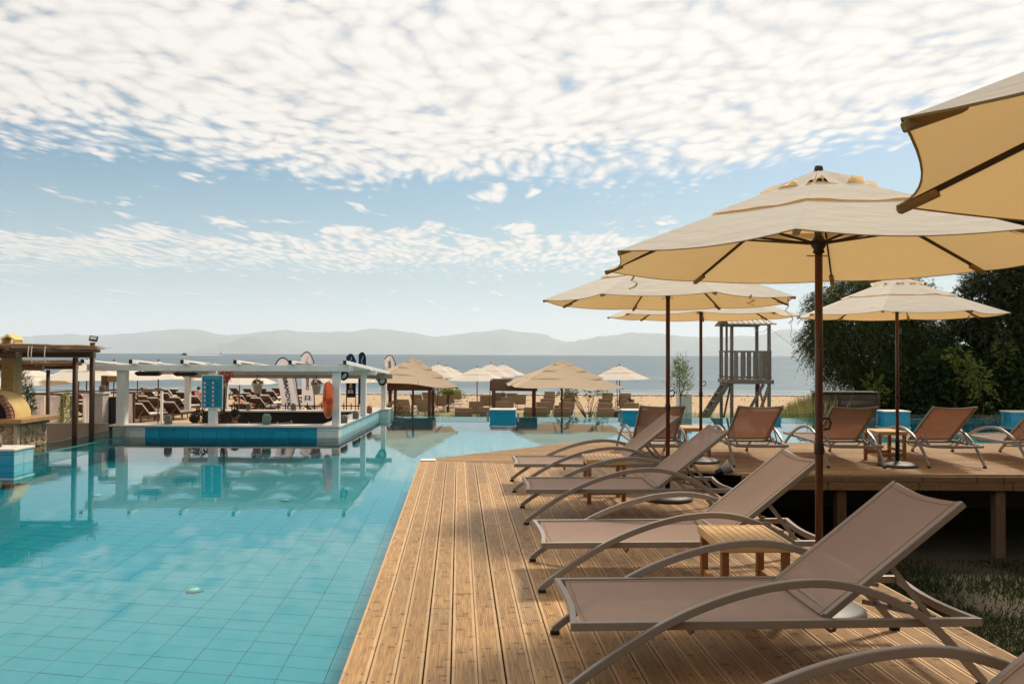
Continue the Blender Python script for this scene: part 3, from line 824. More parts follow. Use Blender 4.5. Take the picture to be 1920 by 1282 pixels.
def make_lounger():
    e = empty('sun_lounger', category='sun lounger', group='grey sling loungers on the decks')
    ox, oy = LL / 2, LW / 2
    rt_, rw = 0.040, 0.030
    f = MB()
    for s in (0, 1):
        y_ = rw / 2 if s == 0 else LW - rw / 2
        f.bar((rw, y_, LH - rt_ / 2), (LL - rw, y_, LH - rt_ / 2), rw, rt_)
    for x_, sg in ((rw / 2, 1), (LL - rw / 2, -1)):      # end rails bow inwards a little and dip in the middle
        pts = [(x_ + sg * 0.028 * math.sin(PI * t), LW * t, LH - rt_ / 2 - 0.012 * math.sin(PI * t)) for t in [i / 14 for i in range(15)]]
        for a, c_ in zip(pts, pts[1:]): pass
        vs = []; fs = []
        for p in pts:
            for dx_, dz_ in ((-rw / 2, -rt_ / 2), (rw / 2, -rt_ / 2), (rw / 2, rt_ / 2), (-rw / 2, rt_ / 2)): vs.append((p[0] + dx_, p[1], p[2] + dz_ + 0.0004))
        for i in range(14):
            for k in range(4):
                fs.append((i * 4 + k, i * 4 + (k + 1) % 4, i * 4 + 4 + (k + 1) % 4, i * 4 + 4 + k))
        fs += [(3, 2, 1, 0), (56, 57, 58, 59)]
        f.add(vs, fs)
    f.v = [(a - ox, c_ - oy, d_) for a, c_, d_ in f.v]
    f.build('frame', 'taupe_metal', e, bevel=0.004, seg=2)
    # seat sling
    PV = 1.27
    def seat(u_, v_):
        x_ = 0.055 + (PV + 0.03 - 0.055) * u_; y_ = rw + (LW - 2 * rw) * v_
        return (x_ - ox, y_ - oy, LH - 0.010 - 0.016 * math.sin(PI * v_) - 0.008 * math.sin(PI * v_) * math.sin(PI * u_))
    s_ = MB().grid(seat, 16, 12)
    st = s_.build('seat_sling', 'sling', e, smooth=True)
    MB().bar((PV - 0.0 - ox, rw - oy, LH - 0.03), (PV - ox, LW - rw - oy, LH - 0.03), 0.022, 0.022).build('cross_bar', 'taupe_metal', e)
    # backrest
    an = math.atan2(0.875 - LH, 1.965 - PV); bl = 0.885; bw = 0.655
    ca, sa = math.cos(an), math.sin(an)
    def bk(s1, y_, h_=0.0): return Vector((PV + s1 * ca - h_ * sa - ox, y_ - oy, LH - 0.005 + s1 * sa + h_ * ca))
    y0, y1 = (LW - bw) / 2, (LW + bw) / 2
    fb = MB()
    for y_ in (y0 + 0.014, y1 - 0.014): fb.bar(bk(0.0, y_), bk(bl, y_), 0.028, 0.034, (0, 1, 0))
    pts = [bk(bl - 0.012 - 0.020 * math.sin(PI * t), y0 + 0.03 + (bw - 0.06) * t, -0.016 * math.sin(PI * t)) for t in [i / 12 for i in range(13)]]
    for a, c_ in zip(pts, pts[1:]): fb.bar(a, c_ + (c_ - a) * 0.02, 0.026, 0.024)
    fb.bar(bk(0.03, y0 + 0.028), bk(0.03, y1 - 0.028), 0.024, 0.024)
    br = fb.build('backrest', 'taupe_metal', e, bevel=0.003)
    def bs(u_, v_):
        return tuple(bk(-0.015 + (bl + 0.005) * u_ - 0.020 * u_ * math.sin(PI * v_), y0 + 0.022 + (bw - 0.044) * v_, 0.016 - 0.026 * math.sin(PI * v_) * (0.35 + 0.65 * math.sin(PI * u_))))
    MB().grid(bs, 12, 12).build('back_sling', 'sling', br, smooth=True)
    sm = MB()
    for v_ in (0.035, 0.965): sm.tube([Vector(bs(i / 12, v_)) + Vector((-sa, 0, ca)) * 0.0015 for i in range(13)], 0.0022, 4)
    sm.tube([Vector(bs(0.965, i / 12)) + Vector((-sa, 0, ca)) * 0.0015 for i in range(13)], 0.0022, 4).build('seam', 'pocket', br)
    sm = MB()
    for v_ in (0.03, 0.97): sm.tube([Vector(seat(i / 16, v_)) + Vector((0, 0, 0.0015)) for i in range(17)], 0.0022, 4)
    sm.tube([Vector(seat(0.02, i / 12)) + Vector((0, 0, 0.0015)) for i in range(13)], 0.0022, 4).build('seam', 'pocket', st)
    for k, y_ in enumerate((-0.018, LW + 0.018)):
        lg = MB().sweep([(p[0] - ox, y_ - oy, p[1] + 0.012) for p in smooth_path(ARC, 2)], 0.030, 0.040, (0, 1, 0)).build('arched_leg', 'taupe_metal', e, bevel=0.004)
        for x_ in (0.006, 2.0): MB().box(x_ - 0.026 - ox, y_ - 0.019 - oy, 0.0, x_ + 0.026 - ox, y_ + 0.019 - oy, 0.020).build('foot_cap', 'black_rubber', lg, bevel=0.004)
    for y_ in (0.085, LW - 0.085):
        MB().bar((1.60 - ox, y_ - oy, 0.565), (1.80 - ox, y_ - oy, LH - 0.02), 0.012, 0.026, (0, 1, 0)).build('prop', 'taupe_metal', e)
        rk = MB().bar((1.47 - ox, y_ + (0.02 if y_ < 0.3 else -0.02) - oy, LH + 0.055), (1.84 - ox, y_ + (0.02 if y_ < 0.3 else -0.02) - oy, LH - 0.03), 0.010, 0.022, (0, 1, 0))
        for t in range(4):
            x_ = 1.53 + t * 0.075; z_ = LH + 0.055 - (x_ - 1.47) * 0.23
            yy = y_ + (0.02 if y_ < 0.3 else -0.02) - oy
            rk.bar((x_ - ox, yy, z_), (x_ + 0.012 - ox, yy, z_ + 0.042), 0.010, 0.020, (0, 1, 0))
            rk.bar((x_ + 0.008 - ox, yy, z_ + 0.038), (x_ + 0.036 - ox, yy, z_ + 0.036), 0.010, 0.014, (0, 1, 0))
        rk.build('notched_rack', 'taupe_metal', e)
    for x_ in (0.60, 1.30):
        pts = [(x_ - ox, rw - oy, LH - 0.035), (x_ - ox, rw + 0.02 - oy, LH - 0.065), (x_ - ox, rw + 0.06 - oy, LH - 0.085), (x_ - ox, LW - rw - 0.06 - oy, LH - 0.085), (x_ - ox, LW - rw - 0.02 - oy, LH - 0.065), (x_ - ox, LW - rw - oy, LH - 0.035)]
        MB().tube(pts, 0.009, 8).build('stretcher', 'taupe_metal', e, smooth=True)
    return e
lg0 = make_lounger()
def place_lounger(i, x_, y_, rz, label):
    o = lg0 if i == 0 else copy_tree(lg0)
    o.location = (x_, y_, 0); o.rotation_euler = (0, 0, rz); o['label'] = label
    return o
ROT = math.atan2(3.862 - 3.767, 2.297 - 0.284)
def from_corner(p, rz):     # near-left corner of the seat frame -> centre
    c_ = Vector((LL / 2, LW / 2, 0)); c_.rotate(Quaternion((0, 0, 1), rz)); return p + c_
row = [((1069.8, 1167.8), ROT, 'nearest wholly visible grey sling lounger on the near deck'), ((1014.4, 1017.6), ROT + 0.005, 'grey sling lounger just behind the slatted table on the near deck'),
       ((986, 917), ROT - 0.01, 'grey sling lounger in front of the far slatted table on the near deck'), ((963.6, 869.2), ROT - 0.015, 'farthest grey sling lounger on the near deck with its foot by the pool corner')]
for i, (p, rz, lb) in enumerate(row):
    c_ = from_corner(at(p[0], p[1], LH), rz); place_lounger(i, c_.x, c_.y, rz, lb)
c_ = from_corner(Vector((0.40, 2.09, 0)), ROT + 0.01); place_lounger(9, c_.x, c_.y, ROT + 0.01, 'grey sling lounger cut off by the bottom right corner')
bl_ = ['leftmost of the backlit loungers seen from behind on the raised deck', 'backlit lounger seen from behind below the watchtower', 'backlit lounger seen from behind left of the raised deck table by the hedge',
       'backlit lounger seen from behind right of the parasol base by the hedge', 'rightmost lounger on the raised deck, half out of the picture']
for i, (xc, dr) in enumerate([(2.16, 0.0), (3.57, 0.01), (4.93, -0.01), (6.36, 0.012), (7.80, 0.0)]):
    place_lounger(5 + i, xc, 11.27 + LL / 2 + 0.03 * (i % 2), -PI / 2 + dr, bl_[i])

# ================================================================ slatted side tables
def make_table():
    e = empty('side_table', category='side table', group='slatted wooden side tables')
    w, dp, h_ = 0.44, 0.52, 0.475
    for sx in (-1, 1):
        for sy in (-1, 1): MB().box(sx * (w / 2 - 0.035) - 0.022, sy * (dp / 2 - 0.035) - 0.022, 0, sx * (w / 2 - 0.035) + 0.022, sy * (dp / 2 - 0.035) + 0.022, h_ - 0.05).build('leg', 'teak_leg', e, bevel=0.003)
    a = MB().box(-w / 2, -dp / 2, h_ - 0.055, -w / 2 + 0.022, dp / 2, h_).box(w / 2 - 0.022, -dp / 2, h_ - 0.055, w / 2, dp / 2, h_)
    a.box(-w / 2 + 0.0225, -dp / 2 + 0.0005, h_ - 0.055, w / 2 - 0.0225, -dp / 2 + 0.022, h_ - 0.0005).box(-w / 2 + 0.0225, dp / 2 - 0.022, h_ - 0.055, w / 2 - 0.0225, dp / 2 - 0.0005, h_ - 0.0005)
    a.build('top_frame', 'teak', e, bevel=0.003)
    n_ = 8; sw = (w - 0.05) / n_
    for k in range(n_):
        x_ = -w / 2 + 0.025 + k * sw
        MB().box(x_ + 0.003, -dp / 2 + 0.024, h_ - 0.018, x_ + sw - 0.003, dp / 2 - 0.024, h_ - 0.002).build('slat', 'teak', e, bevel=0.002)
    for sy in (-1, 1): MB().box(-w / 2 + 0.058, sy * (dp / 2 - 0.035) - 0.012, 0.10, w / 2 - 0.058, sy * (dp / 2 - 0.035) + 0.012, 0.145).build('rail', 'teak_leg', e, bevel=0.002)
    for sx in (-1, 1): MB().box(sx * (w / 2 - 0.035) - 0.012, -dp / 2 + 0.058, 0.16, sx * (w / 2 - 0.035) + 0.012, dp / 2 - 0.058, 0.20).build('rail', 'teak_leg', e, bevel=0.002)
    return e
t0 = make_table()
for i, (x_, y_, rz, lb) in enumerate([(1.46, 4.99, 0.03, 'slatted wooden side table between the two nearest whole loungers'), (1.02, 8.72, 0.0, 'slatted wooden side table beyond the third lounger on the near deck'),
        (2.87, 12.45, 0.0, 'slatted wooden side table behind the thin parasol pole on the raised deck'), (5.66, 12.0, 0.02, 'slatted wooden side table beside the black parasol base near the hedge')]):
    o = t0 if i == 0 else copy_tree(t0)
    o.location = (x_, y_, 0.0015); o.rotation_euler = (0, 0, rz); o['label'] = lb

# ================================================================ market parasols
def gore_fn(k, a, r0, r1, z0, z1, sag_e, lift=0.0, ruf=0.0, seed=0, drop=0.012):
    t0_, t1_ = a + k * PI / 4, a + (k + 1) * PI / 4
    def fn(u_, v_):
        r_ = r0 + (r1 - r0) * v_; z_ = z0 + (z1 - z0) * v_
        p = Vector((r_ * math.cos(t0_), r_ * math.sin(t0_), 0)).lerp(Vector((r_ * math.cos(t1_), r_ * math.sin(t1_), 0)), u_)
        bow = 4 * u_ * (1 - u_)
        p *= 1 - sag_e * bow * v_ * v_
        z_ -= drop * bow * (0.3 + 0.7 * v_)
        z_ += lift
        if ruf: z_ += ruf * v_ * v_ * (math.sin(2 * PI * u_ * 1.5 + seed + k * 2.1) * 0.8 + 0.5 * math.sin(2 * PI * u_ * 3 + k))
        return (p.x, p.y, z_)
    return fn
def make_parasol(zr=2.19, r=1.41, apex=2.73, a=0.0, base='base_dark', seed=0, tube_h=0.36):
    e = empty('parasol', category='parasol', group='cream market parasols on the decks')
    sl_ = (apex - zr) / r
    def rz_(q): return apex - sl_ * q
    lo = MB(); mi = MB(); to = MB()
    for k in range(8):
        lo.grid(gore_fn(k, a, 0.68, r, rz_(0.68), zr, 0.042, 0.0, drop=0.026), 10, 7)
        mi.grid(gore_fn(k, a, 0.28, 0.775, rz_(0.28), rz_(0.775), 0.012, 0.018, 0.004, seed, drop=0.010), 10, 5)
        to.grid(gore_fn(k, a, 0.02, 0.36, rz_(0.02), rz_(0.36), 0.02, 0.040, 0.030, seed), 12, 5)
    cn = lo.build('canopy', 'canopy', e, smooth=True)
    mi.build('upper_tier', 'canopy', cn, smooth=True); to.build('vent_cap', 'canopy', cn, smooth=True)
    hem = MB()
    for k in range(8):
        fn = gore_fn(k, a, 0.68, r, rz_(0.68), zr, 0.042, -0.001, drop=0.026)
        hem.tube([fn(i / 10, 1.0) for i in range(11)], 0.0035, 4)
    hem.build('hem', 'pocket', cn)
    for k in range(8):
        t = a + k * PI / 4; c_, s_ = math.cos(t), math.sin(t)
        rb = MB().bar((0.05 * c_, 0.05 * s_, rz_(0.05) - 0.014), ((r - 0.02) * c_, (r - 0.02) * s_, rz_(r - 0.02) - 0.012), 0.011, 0.018).build('rib', 'dark_rib', e)
        MB().bar((0.04 * c_, 0.04 * s_, zr + 0.115), (0.74 * c_, 0.74 * s_, rz_(0.74) - 0.022), 0.010, 0.014).build('strut', 'dark_rib', rb)
        MB().bar(((r - 0.13) * c_, (r - 0.13) * s_, rz_(r - 0.13) - 0.024), ((r - 0.004) * c_, (r - 0.004) * s_, rz_(r) - 0.018), 0.032, 0.024).build('rib_pocket', 'pocket', rb, bevel=0.004)
    MB().tube([(0, 0, 0.03), (0, 0, apex - 0.02)], 0.0235, 16).build('pole', 'pole_wood', e, smooth=True)
    MB().lathe([(0.026, zr + 0.05), (0.036, zr + 0.055), (0.030, zr + 0.075), (0.046, zr + 0.10), (0.052, zr + 0.125), (0.036, zr + 0.14), (0.027, zr + 0.16)], 16).build('runner_hub', 'dark_rib', e, smooth=True)
    MB().lathe([(0.030, apex - 0.11), (0.05, apex - 0.09), (0.05, apex - 0.055), (0.028, apex - 0.04)], 16).build('top_hub', 'dark_rib', e, smooth=True)
    MB().tube([(-0.075, 0.0, zr + 0.035), (0.06, 0.0, zr + 0.035)], 0.004, 6).build('pin', 'steel', e)
    MB().lathe([(0.0265, 0.98), (0.029, 0.985), (0.029, 1.05), (0.0265, 1.055)], 14).build('joint_sleeve', 'dark_rib', e, smooth=True)
    MB().tube([(0.026, 0, 1.20), (0.06, 0, 1.21), (0.075, 0, 1.175), (0.062, 0, 1.14), (0.03, 0, 1.135)], 0.007, 8).build('cord_hook', 'dark_rib', e, smooth=True)
    MB().lathe([(0.030, apex + 0.010), (0.026, apex + 0.05), (0.022, apex + 0.062)], 12).build('finial', 'dark_rib', e, smooth=True)
    bs_ = MB().lathe([(0.265, 0.0), (0.275, 0.012), (0.272, 0.03), (0.245, 0.045), (0.16, 0.062), (0.06, 0.072), (0.035, 0.08)], 36).build('base', base, e, smooth=True)
    MB().lathe([(0.029, 0.08), (0.029, tube_h), (0.034, tube_h + 0.002), (0.034, tube_h + 0.02), (0.026, tube_h + 0.022)], 16).build('socket', 'black_metal' if base == 'base_dark' else 'grey_plastic', bs_, smooth=True)
    MB().tube([(0.03, 0, tube_h - 0.06), (0.075, 0, tube_h - 0.06)], 0.010, 8).build('clamp_knob', 'black_metal', bs_)
    return e
def strap(par, ang, rr, z_, L, seed):
    r_ = random.Random(seed); c_, s_ = math.cos(ang), math.sin(ang)
    pts = [(rr * c_ + r_.uniform(-.01, .01) * i, rr * s_ + r_.uniform(-.008, .008) * i, z_ - L * i / 6) for i in range(7)]
    b = MB(); b.sweep(pts, 0.022, 0.002, (-s_, c_, 0)); b.build('tie_strap', 'strap', par)
UMB = [((2.23, 1.587), 2.10, R(42), 'base_dark', 'cream parasol cut off by the top right corner'),
       ((1.928, 4.959), 2.19, R(19.7), 'base_pale', 'largest whole cream parasol with a pale round base'),
       ((1.733, 8.773), 2.19, R(7), 'base_dark', 'cream parasol standing behind the third lounger of the near deck'),
       ((2.833, 11.84), 2.18, R(30), 'base_dark', 'cream parasol partly hidden, its thin pole left of the watchtower'),
       ((5.611, 11.50), 2.19, R(12), 'base_dark', 'cream parasol in front of the dark trees on the raised deck')]
for i, (p, zr, a, bs_, lb) in enumerate(UMB):
    e = make_parasol(zr, 1.41, zr + 0.54, a, bs_, i * 1.7)
    e.location = (p[0], p[1], 0.0015); e['label'] = lb
    ks = {0: [(5, .3, 1)], 1: [(1.0, .12, 3), (2.7, .10, 4)], 2: [(7.0, .26, 5), (6.4, .10, 9)], 3: [(7.2, .34, 6)], 4: [(6.05, .12, 7), (7.0, .28, 8)]}[i]
    for kk, L, sd in ks: strap(e, a + kk * PI / 4, 1.33, zr - 0.012, L, sd)
# the can-shaped deck spotlight clamped below the edge of the raised deck
p = at(1352, 892, -0.03)
e = empty('deck_spotlight', (p.x, BKF - 0.12, -0.06), label='small can spotlight behind the third lounger at the raised deck edge', category='spotlight')
q = Quaternion((0, 1, 0), R(60)) ; q = Quaternion((0, 0, 1), R(-20)) @ q
for nm, pr, mt in (('housing', [(0.045, -0.10), (0.05, -0.02), (0.055, 0.0)], 'black_metal'), ('shade', [(0.058, 0.0), (0.085, 0.09), (0.095, 0.13), (0.088, 0.131), (0.07, 0.08)], 'grey_plastic'), ('lens', [(0.062, 0.03), (0.05, 0.05), (0.002, 0.055)], 'lens')):
    o = MB().lathe(pr, 20).build(nm, mt, e, smooth=True); o.rotation_mode = 'QUATERNION'; o.rotation_quaternion = q; o.location = (0, 0, 0.12)
MB().bar((-0.05, 0.02, 0.10), (-0.05, 0.1, -0.02), 0.02, 0.02).build('bracket', 'black_metal', e)
# ================================================================ pool bar: tiled counter standing in the pool
SLAB = 0.15
bar = empty('pool_bar', (-5.7, 18.4, -0.95), label='sunken pool bar with tiled counter and marble top standing in the pool', category='bar')
bo = bar.location
def bpart(b, name, mat, parent=None, bevel=0.0, smooth=False):
    b.v = [(x_ - bo.x, y_ - bo.y, z_ - bo.z) for x_, y_, z_ in b.v]
    return b.build(name, mat, parent or bar, bevel=bevel, smooth=smooth)
BL = -8.05      # left end of the counter
ct = bpart(MB().box(BL + 0.02, BY + 0.014, -1.2, BX - 0.014, BY + 0.34, SLAB - 0.04).box(BX - 0.34, BY + 0.3405, -1.2, BX - 0.014, PYF + 0.15, SLAB - 0.04), 'counter_wall', 'grout')
bpart(MB().box(BL - 0.05, BY - 0.03, SLAB - 0.04, BX + 0.03, BY + 0.42, SLAB), 'counter_top', 'marble', bevel=0.006)
bpart(MB().box(BX - 0.42, BY + 0.4215, SLAB - 0.04, BX + 0.03, PYF - 0.3, SLAB), 'counter_top', 'marble', bevel=0.006)
zl = [ZW - 0.34, ZW - 0.03, ZW + 0.125, SLAB - 0.043]
def course(fix, a0, a1, n_, mat, ax):
    w = (a1 - a0) / n_
    for i in range(n_):
        for k in range(3):
            q0, q1, za, zb = a0 + i * w + 0.003, a0 + (i + 1) * w - 0.003, zl[k] + 0.003, zl[k + 1] - 0.003
            b = MB().box(q0, fix, za, q1, fix + 0.013, zb) if ax == 'y' else MB().box(fix - 0.013, q0, za, fix, q1, zb)
            bpart(b, 'tile', mat, ct, 0.002)
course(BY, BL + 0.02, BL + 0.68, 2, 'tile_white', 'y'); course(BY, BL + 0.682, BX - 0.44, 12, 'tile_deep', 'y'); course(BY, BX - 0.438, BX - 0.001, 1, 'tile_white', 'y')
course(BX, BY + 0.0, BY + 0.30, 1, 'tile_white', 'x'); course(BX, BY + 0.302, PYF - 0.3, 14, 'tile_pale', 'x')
plinth(BX - 0.40, BX + 0.23, PYF - 0.28, PYF + 0.2, 'pale tiled end plinth of the pool bar under the corner spotlight', front='tile_white', right='tile_pale', cols=1)
bpart(MB().box(BL + 0.05, BY + 0.341, -0.98, BX - 0.341, PYF - 0.2, -0.94), 'bar_floor', 'concrete')
# back counter with black front
bpart(MB().box(-8.0, PYF - 0.66, -0.939, BX - 0.43, PYF - 0.36, 0.08), 'back_counter', 'black_metal')
bpart(MB().box(-8.05, PYF - 0.72, 0.081, BX - 0.425, PYF - 0.33, 0.12), 'back_counter_top', 'marble', bevel=0.004)
# railing behind the counter
rl = MB().box(-8.0, PYF + 0.02, 0.19, BX - 0.5, PYF + 0.05, 0.215)
bpart(rl, 'hand_rail', 'black_metal')
for i in range(22):
    x_ = -8.0 + i * 0.195
    if x_ < BX - 0.5: bpart(MB().box(x_ - 0.012, PYF + 0.024, -0.9, x_ + 0.012, PYF + 0.046, 0.27), 'baluster', 'black_metal')
# chairs inside the bar
def bar_chair(x_, y_, rz, lb):
    e = empty('bar_chair', (x_, y_, -0.94), rz, label=lb, category='chair', group='chairs inside the pool bar')
    MB().box(-0.22, -0.22, 0.44, 0.22, 0.22, 0.48).build('seat', 'taupe_cushion', e, bevel=0.01)
    MB().box(-0.21, 0.205, 0.55, 0.21, 0.225, 0.98).build('backrest', 'taupe_cushion', e, bevel=0.008)
    for sx in (-0.21, 0.21):
        MB().bar((sx, -0.2, 0), (sx, -0.2, 0.44), 0.025, 0.025).build('leg', 'white_frame', e)
        MB().bar((sx * 1.06, 0.2, 0), (sx * 1.06, 0.232, 1.0), 0.025, 0.025).build('leg', 'white_frame', e)
p = atY(484, 790, 17.6); bar_chair(p.x, 17.6, 0.2, 'taupe chair left of the green lantern inside the pool bar')
p = atY(548, 790, 17.8); bar_chair(p.x, 17.8, 1.1, 'taupe chair seen side on below the white banners in the bar')

# ---- white pergola over the bar
pg = empty('pergola', (-5.7, 18.4, SLAB), label='white pergola with sagging shade cloth over the pool bar', category='pergola')
def gpart(b, name, mat, parent=None, bevel=0.004, smooth=False):
    b.v = [(x_ + 5.7, y_ - 18.4, z_ - SLAB) for x_, y_, z_ in b.v]
    return b.build(name, mat, parent or pg, bevel=bevel, smooth=smooth)
for x_, y_, z1, w in [(atY(230, 740, BY + 0.12).x, BY + 0.12, 1.36, 0.17), (atY(400, 740, BY + 0.12).x, BY + 0.12, 1.36, 0.15), (atY(631, 740, BY + 0.12).x, BY + 0.12, 1.36, 0.15),
                      (atY(681.5, 740, 18.4).x, 18.4, 1.22, 0.12), (atY(719.5, 740, PYF - 0.05).x, PYF - 0.05, 1.10, 0.12), (atY(352, 740, PYF - 0.5).x, PYF - 0.5, 1.12, 0.13), (atY(565, 740, PYF - 0.2).x - 2.0, PYF - 0.2, 1.10, 0.11)]:
    zb = SLAB if not (x_ < -7.9 and y_ > 18) and not (y_ > 20.8 and x_ < -4) else 0.12
    gpart(MB().box(x_ - w / 2, y_ - w / 2, zb, x_ + w / 2, y_ + w / 2, z1 - 0.002), 'post', 'white_paint')
xl, xr = atY(163, 688, BY).x, atY(656, 688, BY).x
gpart(MB().box(xl, BY - 0.012, 1.235, xr, BY + 0.0315, 1.36), 'front_beam', 'white_paint')
gpart(MB().box(xl, BY + 0.21, 1.235, xr, BY + 0.25, 1.355), 'front_beam', 'white_paint')
gpart(MB().box(xl, 18.35, 1.10, xr + 0.1, 18.45, 1.218), 'middle_beam', 'white_paint')
gpart(MB().box(xl, PYF - 0.56, 0.95, xr + 0.15, PYF - 0.47, 1.075), 'back_beam', 'beige_wall')
sl_r = (1.075 - 1.36) / (PYF - 0.5 - BY)
def rz2(y_): return 1.365 + sl_r * (y_ - BY)
rx = [atY(q, 679, BY).x for q in (166, 255, 350, 448, 550, 651)]
for x_ in rx:
    y0, y1 = BY - 0.22, PYF + 0.1
    r_ = gpart(MB().bar((x_, y0, rz2(y0) + 0.045), (x_, y1, rz2(y1) + 0.045), 0.06, 0.075), 'rafter', 'white_paint')
    gpart(MB().box(x_ - 0.032, y0 - 0.012, rz2(y0) + 0.006, x_ + 0.032, y0 - 0.001, rz2(y0) + 0.084), 'end_cap', 'black_metal', r_, 0)
for i in range(5):
    xa, xb = rx[i] + 0.034, rx[i + 1] - 0.034
    for k in range(6):
        ya, yb = BY + 0.05 + k * 0.86, BY + 0.05 + k * 0.86 + 0.84
        sg = RND.uniform(0.05, 0.11)
        def fn(u_, v_):
            pin = 0.34 * math.sin(PI * u_) ** 1.5
            y_ = ya + (yb - ya) * (v_ + (0.5 - v_) * pin)
            return (xa + (xb - xa) * u_, y_, rz2(y_) + 0.055 - sg * math.sin(PI * u_) + 0.02 * math.sin(6 * u_ + k))
        gpart(MB().grid(fn, 10, 4), 'cloth_strip', 'shade_cloth', bevel=0, smooth=True)

# heaters hanging under the beams
for px, py, Y_, w, lb in [(279, 700, BY + 0.6, 0.56, 'black bar heater hanging beside the left pergola post'), (348, 701, 18.0, 0.54, 'black bar heater hanging behind the middle pergola post')]:
    p = atY(px, py, Y_)
    e = empty('bar_heater', (p.x, p.y, p.z - 0.05), label=lb, category='heater', group='black bar heaters under the pergola')
    MB().add([(-w / 2, -0.07, 0.05), (w / 2, -0.07, 0.05), (w / 2 - 0.08, -0.07, 0.0), (-w / 2 + 0.08, -0.07, 0.0), (-w / 2 + 0.05, -0.07, 0.09), (w / 2 - 0.05, -0.07, 0.09),
              (-w / 2, 0.07, 0.05), (w / 2, 0.07, 0.05), (w / 2 - 0.08, 0.07, 0.0), (-w / 2 + 0.08, 0.07, 0.0), (-w / 2 + 0.05, 0.07, 0.09), (w / 2 - 0.05, 0.07, 0.09)],
             [(0, 3, 2, 1, 5, 4), (6, 10, 11, 7, 8, 9), (0, 6, 9, 3), (3, 9, 8, 2), (2, 8, 7, 1), (1, 7, 11, 5), (5, 11, 10, 4), (4, 10, 6, 0)]).build('housing', 'black_metal', e)
    for sx in (-0.18, 0.18): MB().bar((sx, 0, 0.09), (sx, 0, 0.09 + max(0.04, rz2(Y_) - p.z)), 0.02, 0.02).build('hanger', 'black_metal', e)
# spotlights on the pergola
def spot(px, py, Y_, lb, s=1.0, rz=0.6):
    p = atY(px, py, Y_); e = empty('spotlight', p, rz, label=lb, category='spotlight', group='black spotlights on the pergola')
    o = MB().lathe([(0.05 * s, -0.13 * s), (0.085 * s, -0.10 * s), (0.095 * s, 0.05 * s), (0.105 * s, 0.09 * s), (0.095 * s, 0.092 * s), (0.085 * s, 0.07 * s)], 18, close=False).build('housing', 'black_metal', e, smooth=True); o.rotation_euler = (R(118), 0, 0)
    o2 = MB().lathe([(0.084 * s, 0.06 * s), (0.05 * s, 0.072 * s), (0.002, 0.076 * s)], 18).build('lens', 'lens', e, smooth=True); o2.rotation_euler = (R(118), 0, 0)
    MB().tube([(0.12 * s, 0, 0), (0.13 * s, 0, 0.1 * s), (0.05 * s, 0.02, 0.2 * s), (-0.08 * s, 0, 0.17 * s), (-0.13 * s, 0, 0.06 * s), (-0.12 * s, 0, 0)], 0.010 * s, 6).build('yoke', 'black_metal', e)
    cg = MB()
    for k in range(5):
        a = k * PI / 5
        cg.tube([(0.06 * s * math.cos(a) * math.sin(t) + 0.1 * s, 0.06 * s * math.sin(a) * math.sin(t) , 0.19 * s + 0.10 * s * math.cos(t)) for t in [PI * q / 6 for q in range(7)]], 0.003, 4)
    cg.build('lamp_cage', 'black_metal', e)
spot(715, 712, PYF - 0.25, 'black spotlight hanging at the right rear corner of the pergola', 1.15)
spot(642, 702, BY + 0.55, 'black spotlight tucked behind the right front pergola post', 0.95, 1.0)

# lifebuoy, seen nearly edge on
p = atY(615, 750, BY + 0.10)
e = empty('lifebuoy', p, R(0), label='orange lifebuoy hanging edge on at the front pergola post', category='lifebuoy')
def tor(a0, a1, Rm, rm, n_=28, k=12):
    b = MB()
    def fn(u_, v_):
        a = a0 + (a1 - a0) * u_; c_ = 2 * PI * v_
        rr = Rm + rm * math.cos(c_)
        return (rm * 0.82 * math.sin(c_), rr * math.cos(a), rr * math.sin(a))
    return b.grid(fn, n_, k)
q = R(20)
rg = tor(0, 2 * PI, 0.285, 0.085, 40, 14).build('ring', 'orange', e, smooth=True); rg.rotation_euler = (0, 0, q)
for a in (0.0, PI / 2, PI, 1.5 * PI):
    o = tor(a - 0.16, a + 0.16, 0.285, 0.0885, 5, 14).build('band', 'red_band', rg, smooth=True)
rp = MB().tube([(0.10, 0.02 * math.sin(7 * t), 0.25 - 0.5 * t) for t in [i / 10 for i in range(11)]], 0.008, 6)
rp.tube([(0.08, 0.05, 0.1), (0.12, 0.06, -0.05), (0.10, 0.03, -0.25), (0.07, 0.05, -0.08), (0.11, 0.05, 0.08)], 0.008, 6).tube([(0.02, 0, 0.36), (0.06, 0, 0.47), (0.09, 0.0, 0.38)], 0.008, 6)
rp.build('rope', 'rope', e, smooth=True)

# pool rules sign on the middle front post
p = atY(397.5, 734, BY + 0.01)
e = empty('rules_sign', (p.x, BY + 0.028, p.z), label='blue pool rules sign with two columns of round symbols', category='sign')
sw, sh_ = 0.435, 0.675
MB().box(-sw / 2, -0.012, -sh_ / 2, sw / 2, 0.0, sh_ / 2).build('board', 'sign_white', e, bevel=0.003)
def rrect(w, h_, r_, z=0):
    pts = []
    for cx_, cy_, a0 in ((w / 2 - r_, h_ / 2 - r_, 0), (-w / 2 + r_, h_ / 2 - r_, 90), (-w / 2 + r_, -h_ / 2 + r_, 180), (w / 2 - r_, -h_ / 2 + r_, 270)):
        for k in range(5): pts.append((cx_ + r_ * math.cos(R(a0 + k * 22.5)), cy_ + r_ * math.sin(R(a0 + k * 22.5))))
    return pts
def panel(b, poly, y_, t=0.002):
    n_ = len(poly)
    b.add([(q_[0], y_, q_[1]) for q_ in poly] + [(q_[0], y_ - t, q_[1]) for q_ in poly], [tuple(range(n_, 2 * n_))] + [(i, (i + 1) % n_, (i + 1) % n_ + n_, i + n_) for i in range(n_)])
    return b
